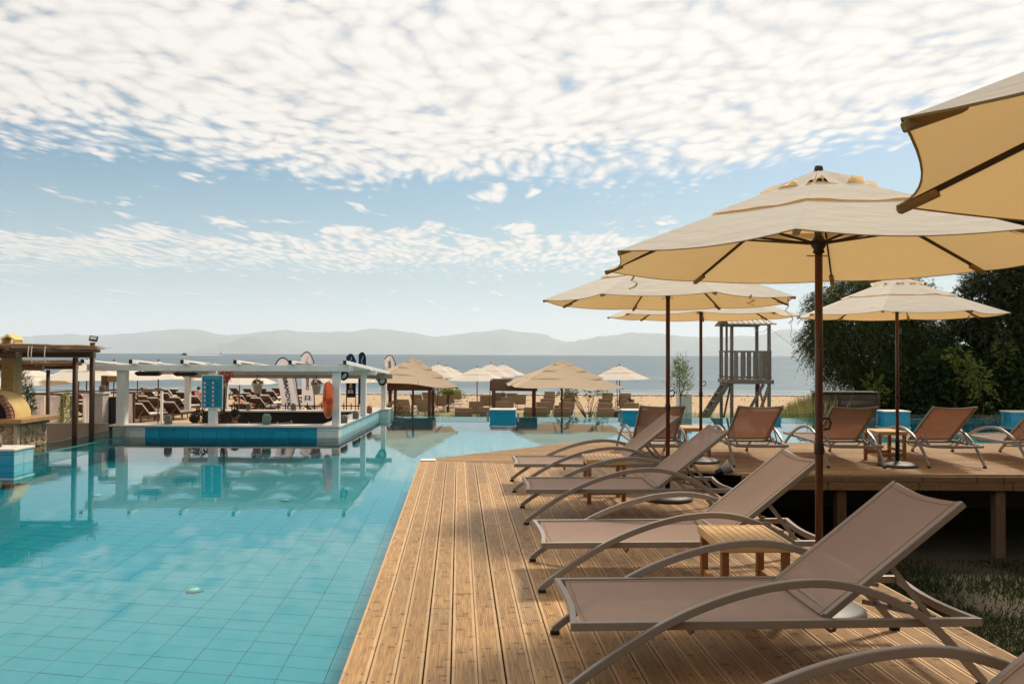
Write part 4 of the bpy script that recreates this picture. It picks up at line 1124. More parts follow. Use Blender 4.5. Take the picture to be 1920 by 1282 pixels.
panel(MB(), rrect(sw - 0.035, sh_ - 0.04, 0.02), -0.0122).build('panel', 'sign_blue', e)
def text(s_, size, mat, parent, loc, rot=(PI / 2, 0, 0), ext=0.001, align='CENTER', name='lettering', sp=1.0):
    cu = bpy.data.curves.new(name, 'FONT'); cu.body = s_; cu.size = size; cu.extrude = ext; cu.align_x = align; cu.align_y = 'CENTER'; cu.space_character = sp
    cu.resolution_u = 2
    o = bpy.data.objects.new(name, cu); COL.objects.link(o); bpy.context.view_layer.update()
    me = bpy.data.meshes.new_from_object(o.evaluated_get(bpy.context.evaluated_depsgraph_get()))
    bpy.data.objects.remove(o, do_unlink=True); me.name = name; me.materials.clear(); me.materials.append(M(mat))
    return obj(name, me, parent, loc=loc, rot=rot)
text('POOL RULES', 0.052, 'sign_pale', e, (0.0, -0.0155, 0.272))
tl = MB()
for x_, w in ((-0.12, 0.07), (-0.03, 0.075), (0.045, 0.04)): tl.box(x_ - w / 2, -0.0158, 0.221, x_ + w / 2, -0.0145, 0.232)
tl.build('subtitle_line', 'sign_dark', e)
for c_ in range(2):
    for k in range(6):
        x_ = -0.148 + c_ * 0.168; z_ = 0.172 - k * 0.087
        circ = [(x_ + 0.027 * math.cos(2 * PI * i / 18), z_ + 0.032 * math.sin(2 * PI * i / 18)) for i in range(18)]
        red = (c_ == 0 or k > 2)
        s_ = panel(MB(), circ, -0.0145, 0.0012).build('symbol', 'sign_red' if red else 'sign_dark', e)
        circ2 = [(x_ + 0.021 * math.cos(2 * PI * i / 18), z_ + 0.026 * math.sin(2 * PI * i / 18)) for i in range(18)]
        panel(MB(), circ2, -0.0158, 0.0008).build('symbol_disc', 'sign_white', s_)
        if red: MB().bar((x_ - 0.014, -0.0172, z_ - 0.017), (x_ + 0.014, -0.0172, z_ + 0.017), 0.007, 0.001, (1, 0, -1)).build('symbol_bar', 'sign_red', s_)
        else: MB().bar((x_, -0.0172, z_ - 0.014), (x_, -0.0172, z_ + 0.014), 0.009, 0.001, (1, 0, 0)).build('symbol_bar', 'sign_dark', s_)
        ln = MB()
        for q_ in range(1 + ((k + c_) % 2)):
            wl_ = (0.05, 0.062, 0.045, 0.058)[(k * 2 + c_ + q_) % 4]
            ln.box(x_ + 0.042, -0.0158, z_ - 0.006 - q_ * 0.016 + 0.006, x_ + 0.042 + wl_, -0.0146, z_ + 0.004 - q_ * 0.016 + 0.006)
        ln.build('text_line', 'sign_dark', s_)

# lanterns of woven rope and pots on the counters
def lantern(loc, h_, r_, lb, mat='lantern', handle=True, cat='lantern', tilt=0.0):
    e = empty('lantern', loc, tilt, label=lb, category=cat, group='woven lanterns around the pool bar')
    MB().lathe([(r_ * 0.80, 0), (r_ * 0.96, h_ * 0.06), (r_, h_ * 0.35), (r_ * 0.97, h_ * 0.72), (r_ * 0.82, h_ * 0.90), (r_ * 0.62, h_ * 0.965), (r_ * 0.55, h_), (r_ * 0.48, h_ * 0.985), (r_ * 0.46, h_ * 0.85)], 18).build('body', mat, e, smooth=True)
    rings = MB()
    for k in range(7):
        z_ = h_ * (0.10 + 0.11 * k); rr = r_ * (1.0 if k < 6 else 0.93)
        rings.tube([(rr * math.cos(2 * PI * i / 16), rr * math.sin(2 * PI * i / 16), z_) for i in range(17)], h_ * 0.022, 4, caps=False)
    rings.build('weave', mat, e)
    if handle: MB().tube([(r_ * 0.7, 0, h_ * 0.93), (r_ * 1.05, 0.02, h_ * 0.75), (r_ * 1.18, 0.03, h_ * 0.45), (r_ * 0.9, -0.1 * r_, h_ * 0.5), (r_ * 0.2, -r_ * 0.95, h_ * 0.80), (-r_ * 0.6, -r_ * 0.3, h_ * 0.95)], 0.006, 5).build('handle', 'rope', e)
for px, py, Y_, z_, h_, r_, lb, mt in [(315.5, 0, BY + 0.2, SLAB, 0.20, 0.075, 'grey woven lantern on the bar counter left of the sign', 'lantern'),
        (500, 0, BY + 0.22, SLAB, 0.215, 0.085, 'green rounded lantern on the bar counter front', 'lantern_green'),
        (466, 0, PYF - 0.5, 0.12, 0.17, 0.06, 'small grey lantern on the back counter behind the seated man', 'lantern'),
        (551, 0, PYF - 0.5, 0.12, 0.17, 0.06, 'small grey lantern on the back counter beside the leaning banner', 'lantern'),
        (645, 0, 16.55, SLAB, 0.17, 0.075, 'grey lantern with rope handle just behind the front right post', 'lantern'),
        (667, 0, 17.6, SLAB, 0.18, 0.07, 'grey lantern with rope handle between the two right hand posts', 'lantern'),
        (692.5, 0, 19.3, SLAB, 0.18, 0.065, 'red brown lantern on the side counter near the rear post', 'terracotta')]:
    p = atY(px, 780, Y_); lantern((p.x, Y_, z_ + 0.001), h_, r_, lb, mt, tilt=RND.uniform(-1, 1))
lantern((-7.86, 12.05, 0.151), 0.185, 0.085, 'grey woven lantern with handle on the left pool plinth', tilt=-0.6)

# flower baskets under the back beam
def leaf_ball(name, n_, rad, mat, parent, c0=(0, 0, 0), sq=(1, 1, 1), L=0.05, wd=0.02, up_=0.4):
    P_ = NR.normal(size=(n_, 3)); P_ /= np.linalg.norm(P_, axis=1, keepdims=True); P_ *= (NR.uniform(0.2, 1, (n_, 1)) ** 0.45) * rad
    D_ = P_ + NR.normal(0, rad * 0.5, (n_, 3)); D_[:, 2] += up_ * rad
    P_ = P_ * np.array(sq) + np.array(c0)
    return obj(name, np_mesh(name, leaves(P_, D_, NR.uniform(0.6, 1.2, n_) * L, wd), 4, mat), parent)
for px, py, Y_, s, lb in [(483, 728, PYF - 0.95, 1.0, 'white hanging flower pot left of the leaning banner'), (593.5, 728, PYF - 0.9, 1.0, 'white hanging flower pot in front of the upright banner')]:
    p = atY(px, py, Y_)
    e = empty('hanging_pot', (p.x, p.y, p.z - 0.13), label=lb, category='flower pot', group='hanging flower pots in the bar')
    MB().lathe([(0.07, 0), (0.085, 0.01), (0.118, 0.20), (0.128, 0.205), (0.126, 0.235), (0.11, 0.235), (0.10, 0.2)], 18).build('pot', 'pot_white', e, smooth=True)
    leaf_ball('foliage', 260, 0.13, 'hedge_leaf', e, (0, 0, 0.26), (1, 1, 0.6))
    leaf_ball('flowers', 50, 0.14, 'flower_pink', e, (0, 0, 0.28), (1, 1, 0.6), 0.035, 0.03)
    hg = MB()
    top = rz2(Y_) - p.z + 0.10
    for a in (0, 2.1, 4.2): hg.tube([(0.12 * math.cos(a), 0.12 * math.sin(a), 0.23), (0, 0, max(0.36, top - 0.02))], 0.004, 4)
    hg.build('hanger', 'black_metal', e)
def flower_pot(loc, lb, r_=0.16, flower='flower_pink', n_=350, pot='terracotta', h_=0.22, fol='hedge_leaf', fr=1.0):
    e = empty('potted_plant', loc, label=lb, category='plant')
    MB().lathe([(r_ * 0.6, 0), (r_ * 0.92, h_ * 0.9), (r_, h_ * 0.92), (r_, h_), (r_ * 0.85, h_)], 16).build('pot', pot, e, smooth=True)
    leaf_ball('foliage', n_, r_ * 1.5, fol, e, (0, 0, h_ + r_ * 0.8), (1, 1, 0.8), 0.07, 0.03)
    leaf_ball('flowers', int(60 * fr), r_ * 1.6, flower, e, (0, 0, h_ + r_ * 0.95), (1, 1, 0.8), 0.045, 0.04)
    return e
p = atY(737, 770, PYF + 0.45); flower_pot((p.x, PYF + 0.45, -0.32), 'pink geranium growing beside the end plinth of the bar', 0.2)
p = atY(376, 790, BY + 0.75); flower_pot((p.x, BY + 0.75, -0.10), 'leafy pot plant with red flowers below the rules sign', 0.13, 'flower_red', 260)
MB().box(p.x - 0.22, BY + 0.55, -0.94, p.x + 0.22, BY + 0.95, -0.101).build('plant_stand', 'dark_beam', label='dark box stand under the red flowered pot plant', category='stand')
e = flower_pot((atY(418, 790, BY + 0.9).x, BY + 0.9, -0.30), 'dried flower arrangement right of the rules sign', 0.12, 'flower_red', 120, 'black_metal', 0.25)
stems = MB(); r_ = random.Random(4)
for i in range(16):
    a = r_.uniform(0, 6.28); rr = r_.uniform(0.03, 0.16)
    stems.tube([(0, 0, 0.2), (rr * 0.5 * math.cos(a), rr * 0.5 * math.sin(a), 0.8), (rr * math.cos(a), rr * math.sin(a), r_.uniform(1.0, 1.45))], 0.006, 4)
stems.build('stems', 'dark_post', e); leaf_ball('blossom', 220, 0.16, 'flower_red', e, (0.02, 0, 1.42), (1, 1, 1), 0.05, 0.04); leaf_ball('seed_heads', 120, 0.14, 'pot_white', e, (-0.06, 0, 0.95), (0.8, 0.8, 3.2), 0.03, 0.02)

# ================================================================ people
def skin_body(name, joints, edges, mat, parent=None, sub=2, root=0):
    me = bpy.data.meshes.new(name)
    me.from_pydata([j[:3] for j in joints], edges, [])
    o = obj(name, me, parent)
    md = o.modifiers.new('skin', 'SKIN'); md.use_smooth_shade = True
    for i, j in enumerate(joints):
        s_ = me.skin_vertices[0].data[i]; r_ = j[3]; s_.radius = r_ if isinstance(r_, tuple) else (r_, r_); s_.use_root = (i == root)
    sd = o.modifiers.new('sub', 'SUBSURF'); sd.levels = sub; sd.render_levels = sub
    me.materials.append(M(mat))
    return o
def head(parent, c, r_, turn, hairm='hair', hair_len=1.0, skinm='skin'):
    hd = MB().lathe([(0.001, -1.12), (0.42, -1.02), (0.66, -0.6), (0.80, -0.1), (0.83, 0.35), (0.70, 0.78), (0.40, 1.02), (0.001, 1.08)], 18)
    hd.v = [(x_ * r_ * (0.92), y_ * r_, z_ * r_) for x_, y_, z_ in hd.v]
    q = Quaternion((0, 0, 1), turn)
    def tr(b): b.v = [tuple(q @ Vector(p) + Vector(c)) for p in b.v]; return b
    b = hd
    b.add([(-0.09 * r_, -0.78 * r_, 0.1 * r_), (0.09 * r_, -0.78 * r_, 0.1 * r_), (0.14 * r_, -0.80 * r_, -0.28 * r_), (-0.14 * r_, -0.80 * r_, -0.28 * r_), (0, -1.02 * r_, -0.22 * r_)], [(0, 1, 4), (1, 2, 4), (2, 3, 4), (3, 0, 4)])
    for sx in (-1, 1): b.add([(sx * 0.74 * r_, -0.05 * r_, 0.18 * r_), (sx * 0.92 * r_, 0.08 * r_, 0.2 * r_), (sx * 0.90 * r_, 0.06 * r_, -0.2 * r_), (sx * 0.74 * r_, -0.05 * r_, -0.28 * r_)], [(0, 1, 2, 3)])
    h_o = tr(b).build('head', skinm, parent, smooth=True)
    ey = MB()
    for sx in (-1, 1): ey.lathe([(0.001, -0.07 * r_), (0.09 * r_, 0), (0.001, 0.07 * r_)], 8, (sx * 0.3 * r_, -0.74 * r_, 0.08 * r_))
    ey.box(-0.26 * r_, -0.80 * r_, -0.54 * r_, 0.26 * r_, -0.70 * r_, -0.48 * r_)
    tr(ey).build('face_features', 'hair', h_o)
    hr = MB()
    def hf(u_, v_):
        a = 2 * PI * u_; ph = PI * v_ * 0.60
        front = max(0.0, -math.sin(a)); ph *= 1 - 0.36 * front
        rr = r_ * 1.08 * (1 + 0.03 * math.sin(9 * a) * math.sin(7 * ph))
        return (rr * 0.86 * math.sin(ph) * math.cos(a), rr * 0.96 * math.sin(ph) * math.sin(a) + 0.04 * r_, rr * math.cos(ph) * 1.03)
    hr.grid(hf, 24, 8); tr(hr).build('hair', hairm, h_o, smooth=True)
def fingers(joints, edges, wi, wrist, dirv, side, s=1.0):
    """five separate bent fingers growing from a palm vertex"""
    pi_ = len(joints); p = Vector(wrist) + Vector(dirv) * 0.055 * s
    joints.append((*p, (0.036 * s, 0.018 * s))); edges.append((wi, pi_))
    up_ = Vector(dirv).cross(Vector(side)).normalized()
    for k, (o_, L) in enumerate(((-0.030, 0.055), (-0.010, 0.075), (0.010, 0.08), (0.030, 0.07))):
        b0 = p + Vector(side) * o_ * s + Vector(dirv) * 0.035 * s
        b1 = b0 + Vector(dirv) * L * 0.55 * s - up_ * 0.008; b2 = b1 + Vector(dirv) * L * 0.4 * s - up_ * 0.022
        i0 = len(joints); joints += [(*b0, 0.010 * s), (*b1, 0.009 * s), (*b2, 0.008 * s)]; edges += [(pi_, i0), (i0, i0 + 1), (i0 + 1, i0 + 2)]
    b0 = p - Vector(side) * 0.042 * s; b1 = b0 - Vector(side) * 0.02 * s + Vector(dirv) * 0.045 * s
    i0 = len(joints); joints += [(*b0, 0.012 * s), (*b1, 0.010 * s)]; edges += [(pi_, i0), (i0, i0 + 1)]
def seated(loc, rz, lb, shirt, hairm='hair', turn=0.0, s=1.0):
    e = empty('person', loc, rz, label=lb, category='person')
    J = [(0, 0, 0.50, (0.16, 0.13)), (0, 0.02, 0.72, (0.15, 0.11)), (0, 0.0, 0.94, (0.175, 0.11)), (0, -0.01, 1.03, (0.075, 0.075)), (0, -0.02, 1.10, (0.058, 0.058))]
    E_ = [(0, 1), (1, 2), (2, 3), (3, 4)]
    for sx in (-1, 1):
        i = len(J)
        J += [(sx * 0.10, -0.05, 0.50, 0.085), (sx * 0.13, -0.42, 0.50, 0.062), (sx * 0.13, -0.44, 0.26, 0.056), (sx * 0.13, -0.42, 0.08, 0.042), (sx * 0.14, -0.52, 0.04, (0.04, 0.03))]
        E_ += [(0, i), (i, i + 1), (i + 1, i + 2), (i + 2, i + 3), (i + 3, i + 4)]
        i = len(J)
        J += [(sx * 0.19, 0.0, 0.97, 0.062), (sx * 0.24, -0.06, 0.74, 0.048), (sx * 0.16, -0.28, 0.66, 0.038)]
        E_ += [(2, i), (i, i + 1), (i + 1, i + 2)]
        fingers(J, E_, i + 2, (sx * 0.16, -0.28, 0.66), (-sx * 0.2, -0.97, -0.05), (1, 0, 0))
    skin_body('body', J, E_, 'skin', e)
    T = [(0, 0, 0.50, (0.172, 0.142)), (0, 0.02, 0.72, (0.164, 0.124)), (0, 0.0, 0.93, (0.188, 0.124)), (0, -0.005, 1.015, (0.09, 0.09))]
    Et = [(0, 1), (1, 2), (2, 3)]
    for sx in (-1, 1):
        i = len(T); T += [(sx * 0.19, 0.0, 0.965, 0.074), (sx * 0.228, -0.045, 0.80, 0.066)]; Et += [(2, i), (i, i + 1)]
    skin_body('shirt', T, Et, shirt, e)
    P_ = [(0, 0, 0.49, (0.165, 0.138))]; Ep = []
    for sx in (-1, 1):
        i = len(P_); P_ += [(sx * 0.10, -0.06, 0.50, 0.098), (sx * 0.13, -0.34, 0.50, 0.08)]; Ep += [(0, i), (i, i + 1)]
    skin_body('shorts', P_, Ep, 'navy_cloth', e)
    head(e, (0, -0.03, 1.20), 0.115, turn)
    for ch in e.children: ch.scale = (s, s, s)
    return e
def stool(loc, h_, lb):
    e = empty('bar_stool', loc, label=lb, category='stool')
    MB().lathe([(0.17, h_ - 0.05), (0.185, h_ - 0.03), (0.175, h_)], 20).build('seat', 'taupe_cushion', e, smooth=True)
    for a in (0.8, 2.37, 3.94, 5.5): MB().bar((0.17 * math.cos(a), 0.17 * math.sin(a), 0), (0.10 * math.cos(a), 0.10 * math.sin(a), h_ - 0.04), 0.025, 0.025).build('leg', 'dark_post', e)
p = atY(439, 780, 17.3); seated((p.x, 17.3, -0.95), R(150), 'seated dark haired man in a beige shirt inside the pool bar', 'shirt_beige', turn=R(-35))
stool((p.x, 17.3, -0.94), 0.37, 'stool under the seated man inside the pool bar')
p = atY(364, 785, 17.0); seated((p.x, 17.0, -1.03), R(175), 'seated person whose dark hair just shows above the counter', 'navy_cloth', turn=R(0))
stool((p.x, 17.0, -0.94), 0.29, 'stool under the person with dark hair behind the counter')
# ================================================================ wood oven corner on the left
ov = empty('pizza_oven', (-9.0, 13.75, -1.18), label='yellow domed brick oven on a rubble stone base at the left edge', category='oven')
oo = ov.location
def opart(b, name, mat, parent=None, bevel=0.0, smooth=False):
    b.v = [(x_ - oo.x, y_ - oo.y, z_ - oo.z) for x_, y_, z_ in b.v]
    return b.build(name, mat, parent or ov, bevel=bevel, smooth=smooth)
OX0, OX1, OY0, OY1 = -9.75, -8.32, 13.3, 14.2
base = opart(MB().box(OX0, OY0 + 0.03, -1.18, OX1 - 0.03, OY1, 0.40), 'stone_base', 'mortar')
# rubble stones on the two seen faces: voronoi-like irregular polygons
def rubble(a0, a1, z0, z1, put, seed, step=0.15):
    r_ = random.Random(seed); nx = max(2, int((a1 - a0) / step)); nz = max(2, int((z1 - z0) / (step * 0.8)))
    J = {}
    for i in range(nx + 1):
        for j in range(nz + 1):
            J[i, j] = (a0 + (a1 - a0) * i / nx + (r_.uniform(-.35, .35) * (a1 - a0) / nx if 0 < i < nx else 0), z0 + (z1 - z0) * j / nz + (r_.uniform(-.35, .35) * (z1 - z0) / nz if 0 < j < nz else 0))
    for i in range(nx):
        for j in range(nz):
            q = [J[i, j], J[i + 1, j], J[i + 1, j + 1], J[i, j + 1]]
            cx_ = sum(p[0] for p in q) / 4; cz_ = sum(p[1] for p in q) / 4
            pts = []
            for k in range(4):
                for t in (0.18, 0.5, 0.82):
                    x_ = q[k][0] + (q[(k + 1) % 4][0] - q[k][0]) * t; z_ = q[k][1] + (q[(k + 1) % 4][1] - q[k][1]) * t
                    s = r_.uniform(0.80, 0.90) if t != 0.5 else r_.uniform(0.84, 0.94)
                    pts.append((cx_ + (x_ - cx_) * s, cz_ + (z_ - cz_) * s))
            d_ = r_.uniform(0.012, 0.03)
            put(pts, d_, (cx_, cz_))
def put_front(pts, d_, c_):
    n_ = len(pts); b = MB().add([(x_, OY0 + 0.028, z_) for x_, z_ in pts] + [(c_[0] + (x_ - c_[0]) * 0.86, OY0 + 0.03 - d_, c_[1] + (z_ - c_[1]) * 0.86) for x_, z_ in pts], [tuple(range(n_, 2 * n_))] + [(i, (i + 1) % n_, (i + 1) % n_ + n_, i + n_) for i in range(n_)])
    opart(b, 'stone', 'stone', base)
def put_right(pts, d_, c_):
    n_ = len(pts); b = MB().add([(OX1 - 0.028, y_, z_) for y_, z_ in pts] + [(OX1 - 0.03 + d_, c_[0] + (y_ - c_[0]) * 0.86, c_[1] + (z_ - c_[1]) * 0.86) for y_, z_ in pts], [tuple(range(n_, 2 * n_))] + [(i, (i + 1) % n_, (i + 1) % n_ + n_, i + n_) for i in range(n_)])
    opart(b, 'stone', 'stone', base)
rubble(-9.1, OX1 - 0.07, -0.45, 0.36, put_front, 2); rubble(OY0 + 0.1, OY1 - 0.02, -0.45, 0.39, put_right, 3)
opart(MB().box(OX1 - 0.06, OY0 + 0.0, -0.6, OX1 + 0.004, OY0 + 0.07, 0.398), 'corner_pillar', 'mortar')
opart(MB().box(OX0 - 0.1, OY0 - 0.10, 0.401, OX1 + 0.13, OY1 + 0.1, 0.475), 'wood_ledge', 'ledge_wood', bevel=0.006)
DCX, DR = -8.97, 0.56
def dome(u_, v_):
    a = PI * u_; t = v_
    sc_ = 1.0 if t < 0.45 else math.cos((t - 0.45) / 0.55 * PI / 2 * 0.97) ** 0.6
    y_ = OY0 + 0.08 + (OY1 - OY0 - 0.06) * t
    wv = 1 + 0.012 * math.sin(5 * a + 8 * t)
    return (DCX + DR * math.cos(a) * sc_ * wv, y_, 0.476 + DR * 0.86 * math.sin(a) * sc_ * wv)
dm = opart(MB().grid(dome, 24, 16), 'dome', 'yellow_render', smooth=True)
def archv(r0, r1, y_, n_=18):
    b = MB(); vs = []
    for rr in (r0, r1):
        for k in range(n_ + 1): vs.append((DCX + rr * math.cos(PI * k / n_), y_, 0.477 + rr * 0.86 * math.sin(PI * k / n_)))
    return b.add(vs, [(k, k + 1, n_ + 2 + k, n_ + 1 + k) for k in range(n_)])
opart(archv(0.001, DR * 0.84, OY0 + 0.12), 'mouth', 'soot', dm)
for k in range(22):
    a0, a1 = PI * k / 22 + 0.012, PI * (k + 1) / 22 - 0.012
    pr = [(DCX + rr * math.cos(a), 0.477 + rr * 0.86 * math.sin(a)) for rr, a in ((DR * 0.84, a0), (DR * 0.99, a0), (DR * 0.99, a1), (DR * 0.84, a1))]
    opart(MB().add([(x_, OY0 + 0.0, z_) for x_, z_ in pr] + [(x_, OY0 + 0.13, z_) for x_, z_ in pr], [(0, 1, 2, 3), (0, 4, 5, 1), (1, 5, 6, 2), (2, 6, 7, 3), (3, 7, 4, 0)]), 'brick', 'red_brick', dm)
# chimney of yellow brick with a little gabled cap
cx0, cx1, cy0, cy1 = -9.06, -8.83, 14.0, 14.24
ch = opart(MB().box(cx0 + 0.006, cy0 + 0.006, 0.55, cx1 - 0.006, cy1 - 0.006, 1.70), 'chimney', 'mortar')
z_ = 0.85; k = 0
while z_ < 1.68:
    hb = 0.055
    if k % 2 == 0: sp_ = [(cx0, (cx0 + cx1) / 2), ((cx0 + cx1) / 2, cx1)]
    else: sp_ = [(cx0, cx0 + 0.055), (cx0 + 0.055, cx1 - 0.055), (cx1 - 0.055, cx1)]
    for a, c_ in sp_: opart(MB().box(a + 0.003, cy0, z_, c_ - 0.003, cy0 + 0.06, z_ + hb), 'brick', 'yellow_brick', ch)
    for a, c_ in ((cy0 + 0.062, (cy0 + cy1) / 2), ((cy0 + cy1) / 2, cy1)): opart(MB().box(cx1 - 0.05, a + 0.003, z_, cx1 + 0.0, c_ - 0.003, z_ + hb), 'brick', 'yellow_brick', ch)
    z_ += hb + 0.008; k += 1
cc = cx0 * 0.5 + cx1 * 0.5
cap = MB().box(cx0 - 0.03, cy0 - 0.03, 1.70, cx1 + 0.03, cy1 + 0.03, 1.735)
for sx in (cx0 - 0.005, cx1 - 0.025): cap.box(sx, cy0, 1.7352, sx + 0.03, cy1, 1.82)
cap.add([(cx0 - 0.03, cy0 - 0.02, 1.82), (cx1 + 0.03, cy0 - 0.02, 1.82), (cc, cy0 - 0.02, 1.925), (cx0 - 0.03, cy1 + 0.02, 1.82), (cx1 + 0.03, cy1 + 0.02, 1.82), (cc, cy1 + 0.02, 1.925),
         (cx0 + 0.01, cy0 - 0.02, 1.82), (cx1 - 0.01, cy0 - 0.02, 1.82), (cc, cy0 - 0.02, 1.885), (cx0 + 0.01, cy1 + 0.02, 1.82), (cx1 - 0.01, cy1 + 0.02, 1.82), (cc, cy1 + 0.02, 1.885)],
        [(0, 2, 5, 3), (1, 4, 5, 2), (0, 6, 8, 2), (2, 8, 7, 1), (3, 5, 11, 9), (5, 4, 10, 11), (6, 9, 11, 8), (8, 11, 10, 7)])
opart(cap, 'chimney_cap', 'yellow_render')

# low beige wall, white brick pillar, black cylinder, timber bracket
MB().box(-9.4, 15.6, -1.18, -8.02, 15.75, 0.20).build('low_wall', 'beige_wall', label='low beige rendered wall right of the oven', category='wall')
p = atY(182, 790, 16.3)
e = empty('brick_pillar', (p.x, 16.4, -1.18), label='white painted brick pillar with a lantern on top', category='pillar')
PW, PD = 0.11, 0.145
MB().box(-PW, -0.115, 0, PW, PD, 1.92).build('core', 'pale_render', e)
MB().box(-PW - 0.03, -0.15, 1.921, PW + 0.03, PD + 0.03, 1.955).build('cap', 'white_paint', e, bevel=0.004)
for k in range(30):
    z_ = 0.02 + k * 0.063
    cuts = [-PW - 0.006, 0.0, PW + 0.006] if k % 2 == 0 else [-PW - 0.006, -0.06, 0.06, PW + 0.006]
    for a, c_ in zip(cuts, cuts[1:]): MB().box(a + 0.002, -0.124, z_, c_ - 0.002, -0.1152, z_ + 0.057).build('brick', 'white_brick', e)
    cuts = [-0.124, 0.01, PD] if k % 2 == 0 else [-0.124, -0.06, 0.08, PD]
    for a, c_ in zip(cuts, cuts[1:]): MB().box(PW + 0.0002, a + 0.002, z_, PW + 0.009, c_ - 0.002, z_ + 0.057).build('brick', 'white_brick', e)
lantern((p.x + 0.04, 16.42, 0.777), 0.14, 0.065, 'small grey lantern on top of the white brick pillar')
p = atY(210, 780, 16.6); e = empty('column_speaker', (p.x, 16.6, -1.18), label='black cylinder standing beside the white brick pillar', category='cylinder')
MB().lathe([(0.078, 0), (0.078, 1.80), (0.07, 1.81)], 20).build('body', 'black_metal', e, smooth=True); MB().lathe([(0.08, 1.812), (0.08, 1.835), (0.06, 1.85)], 20).build('lid', 'black_rubber', e, smooth=True)
p = atY(197, 722, 17.4); q = atY(221, 722, 17.4)
e = empty('timber_bracket', (p.x, 17.4, -1.18), label='brown timber post with a short arm behind the white brick pillar', category='post')
zt = atY(200, 704, 17.4).z + 1.18
MB().box(-0.06, -0.06, 0, 0.06, 0.06, zt).build('post', 'post_wood', e, bevel=0.004); MB().box(0.0605, -0.05, zt - 0.14, q.x - p.x, 0.05, zt - 0.005).build('arm', 'ledge_wood', e, bevel=0.004)

# reed-roofed pergolas over the patio
def reed_roof(name, lb, x0, x1, y0, y1, z_, posts, overhang=0.35, n_=5000, lamp=None):
    e = empty(name, (x1, y0, -1.18), label=lb, category='pergola', group='reed roofed pergolas on the left')
    o_ = e.location
    def L_(b): b.v = [(a - o_.x, c_ - o_.y, d_ - o_.z) for a, c_, d_ in b.v]; return b
    for y_ in (y0 + 0.05, y1 - 0.05): L_(MB().bar((x0, y_, z_ - 0.05), (x1 + 0.05, y_, z_ - 0.05), 0.10, 0.10)).build('beam', 'dark_beam', e, bevel=0.01)
    k = int((x1 - x0) / 0.6)
    for i in range(k + 1):
        x_ = x0 + (x1 - x0) * i / k
        L_(MB().tube([(x_, y0 - 0.2, z_ + 0.03), (x_, y1 + 0.2, z_ + 0.03)], 0.035, 8)).build('rafter', 'dark_post', e)
    n2 = n_
    P_ = np.stack([NR.uniform(x0 - 0.1, x1 - 0.35, n2), NR.uniform(y0 - 0.18, y1 + 0.15, n2), np.full(n2, z_ + 0.075) + NR.uniform(-0.015, 0.045, n2)], 1)
    D_ = np.stack([np.ones(n2), NR.normal(0, 0.05, n2), NR.normal(0, 0.025, n2)], 1)
    Lr = NR.uniform(0.3, 0.8, n2); 
    V_ = leaves(P_ - np.array([o_.x, o_.y, o_.z]), D_, Lr, 0.016, 0.02)
    obj('reed_thatch', np_mesh('reed_thatch', V_, 4, 'straw'), e, kind='stuff')
    L_(MB().box(x0 - 0.1, y0 - 0.12, z_ + 0.066, x1 + 0.05, y1 + 0.1, z_ + 0.078)).build('reed_mat', 'thatch', e)
    for x_, y_, w in posts: L_(MB().tube([(x_, y_, -1.18), (x_, y_, z_ - 0.1)], w / 2, 12)).build('post', 'dark_post', e, smooth=True)
    return e, L_
pa = atY(141, 700, 15.0); pb = atY(173, 700, 15.6)
e, L_ = reed_roof('reed_pergola', 'dark timber pergola with a reed roof above the oven', -11.5, -8.16, 12.9, 15.4, 1.60, [(pa.x, 15.0, 0.095), (-10.6, 13.0, 0.095)], n_=5000)
tb = L_(MB().box(-10.6, 13.0, 1.70, -8.62, 14.3, 1.735)).build('white_board', 'white_paint', e)
for px, L in ((52, 0.2), (58, 0.27), (83, 0.26)):
    q = atY(px, 650, 12.75); L_(MB().tube([(q.x, 12.78, 1.70), (q.x + 0.01, 12.74, 1.56), (q.x + 0.02, 12.75, 1.70 - L)], 0.008, 5)).build('cord', 'rope', e)
fe = empty('floodlight_post', (pb.x, 15.6, -1.18), label='dark round post with a floodlight at the reed pergola corner', category='post')
zt = atY(173, 642, 15.6).z + 1.18
MB().tube([(0, 0, 0), (0, 0, zt)], 0.05, 14).build('post', 'dark_post', fe, smooth=True)
fl_ = MB().box(-0.075, -0.03, 0, 0.075, 0.03, 0.10).build('floodlight', 'black_metal', fe, bevel=0.006); fl_.location = (0.02, -0.03, zt + 0.03); fl_.rotation_euler = (R(-25), R(8), 0.25)
ln_ = MB().box(-0.055, -0.034, 0.018, 0.055, -0.031, 0.082).build('lens', 'lens', fl_)
reed_roof('reed_pergola', 'smaller reed roofed pergola in the back left on the beach side', -13.6, atY(98, 684, 19.5).x, 19.0, 20.6, 1.26, [(atY(90, 720, 19.6).x, 19.6, 0.09)], n_=2500)

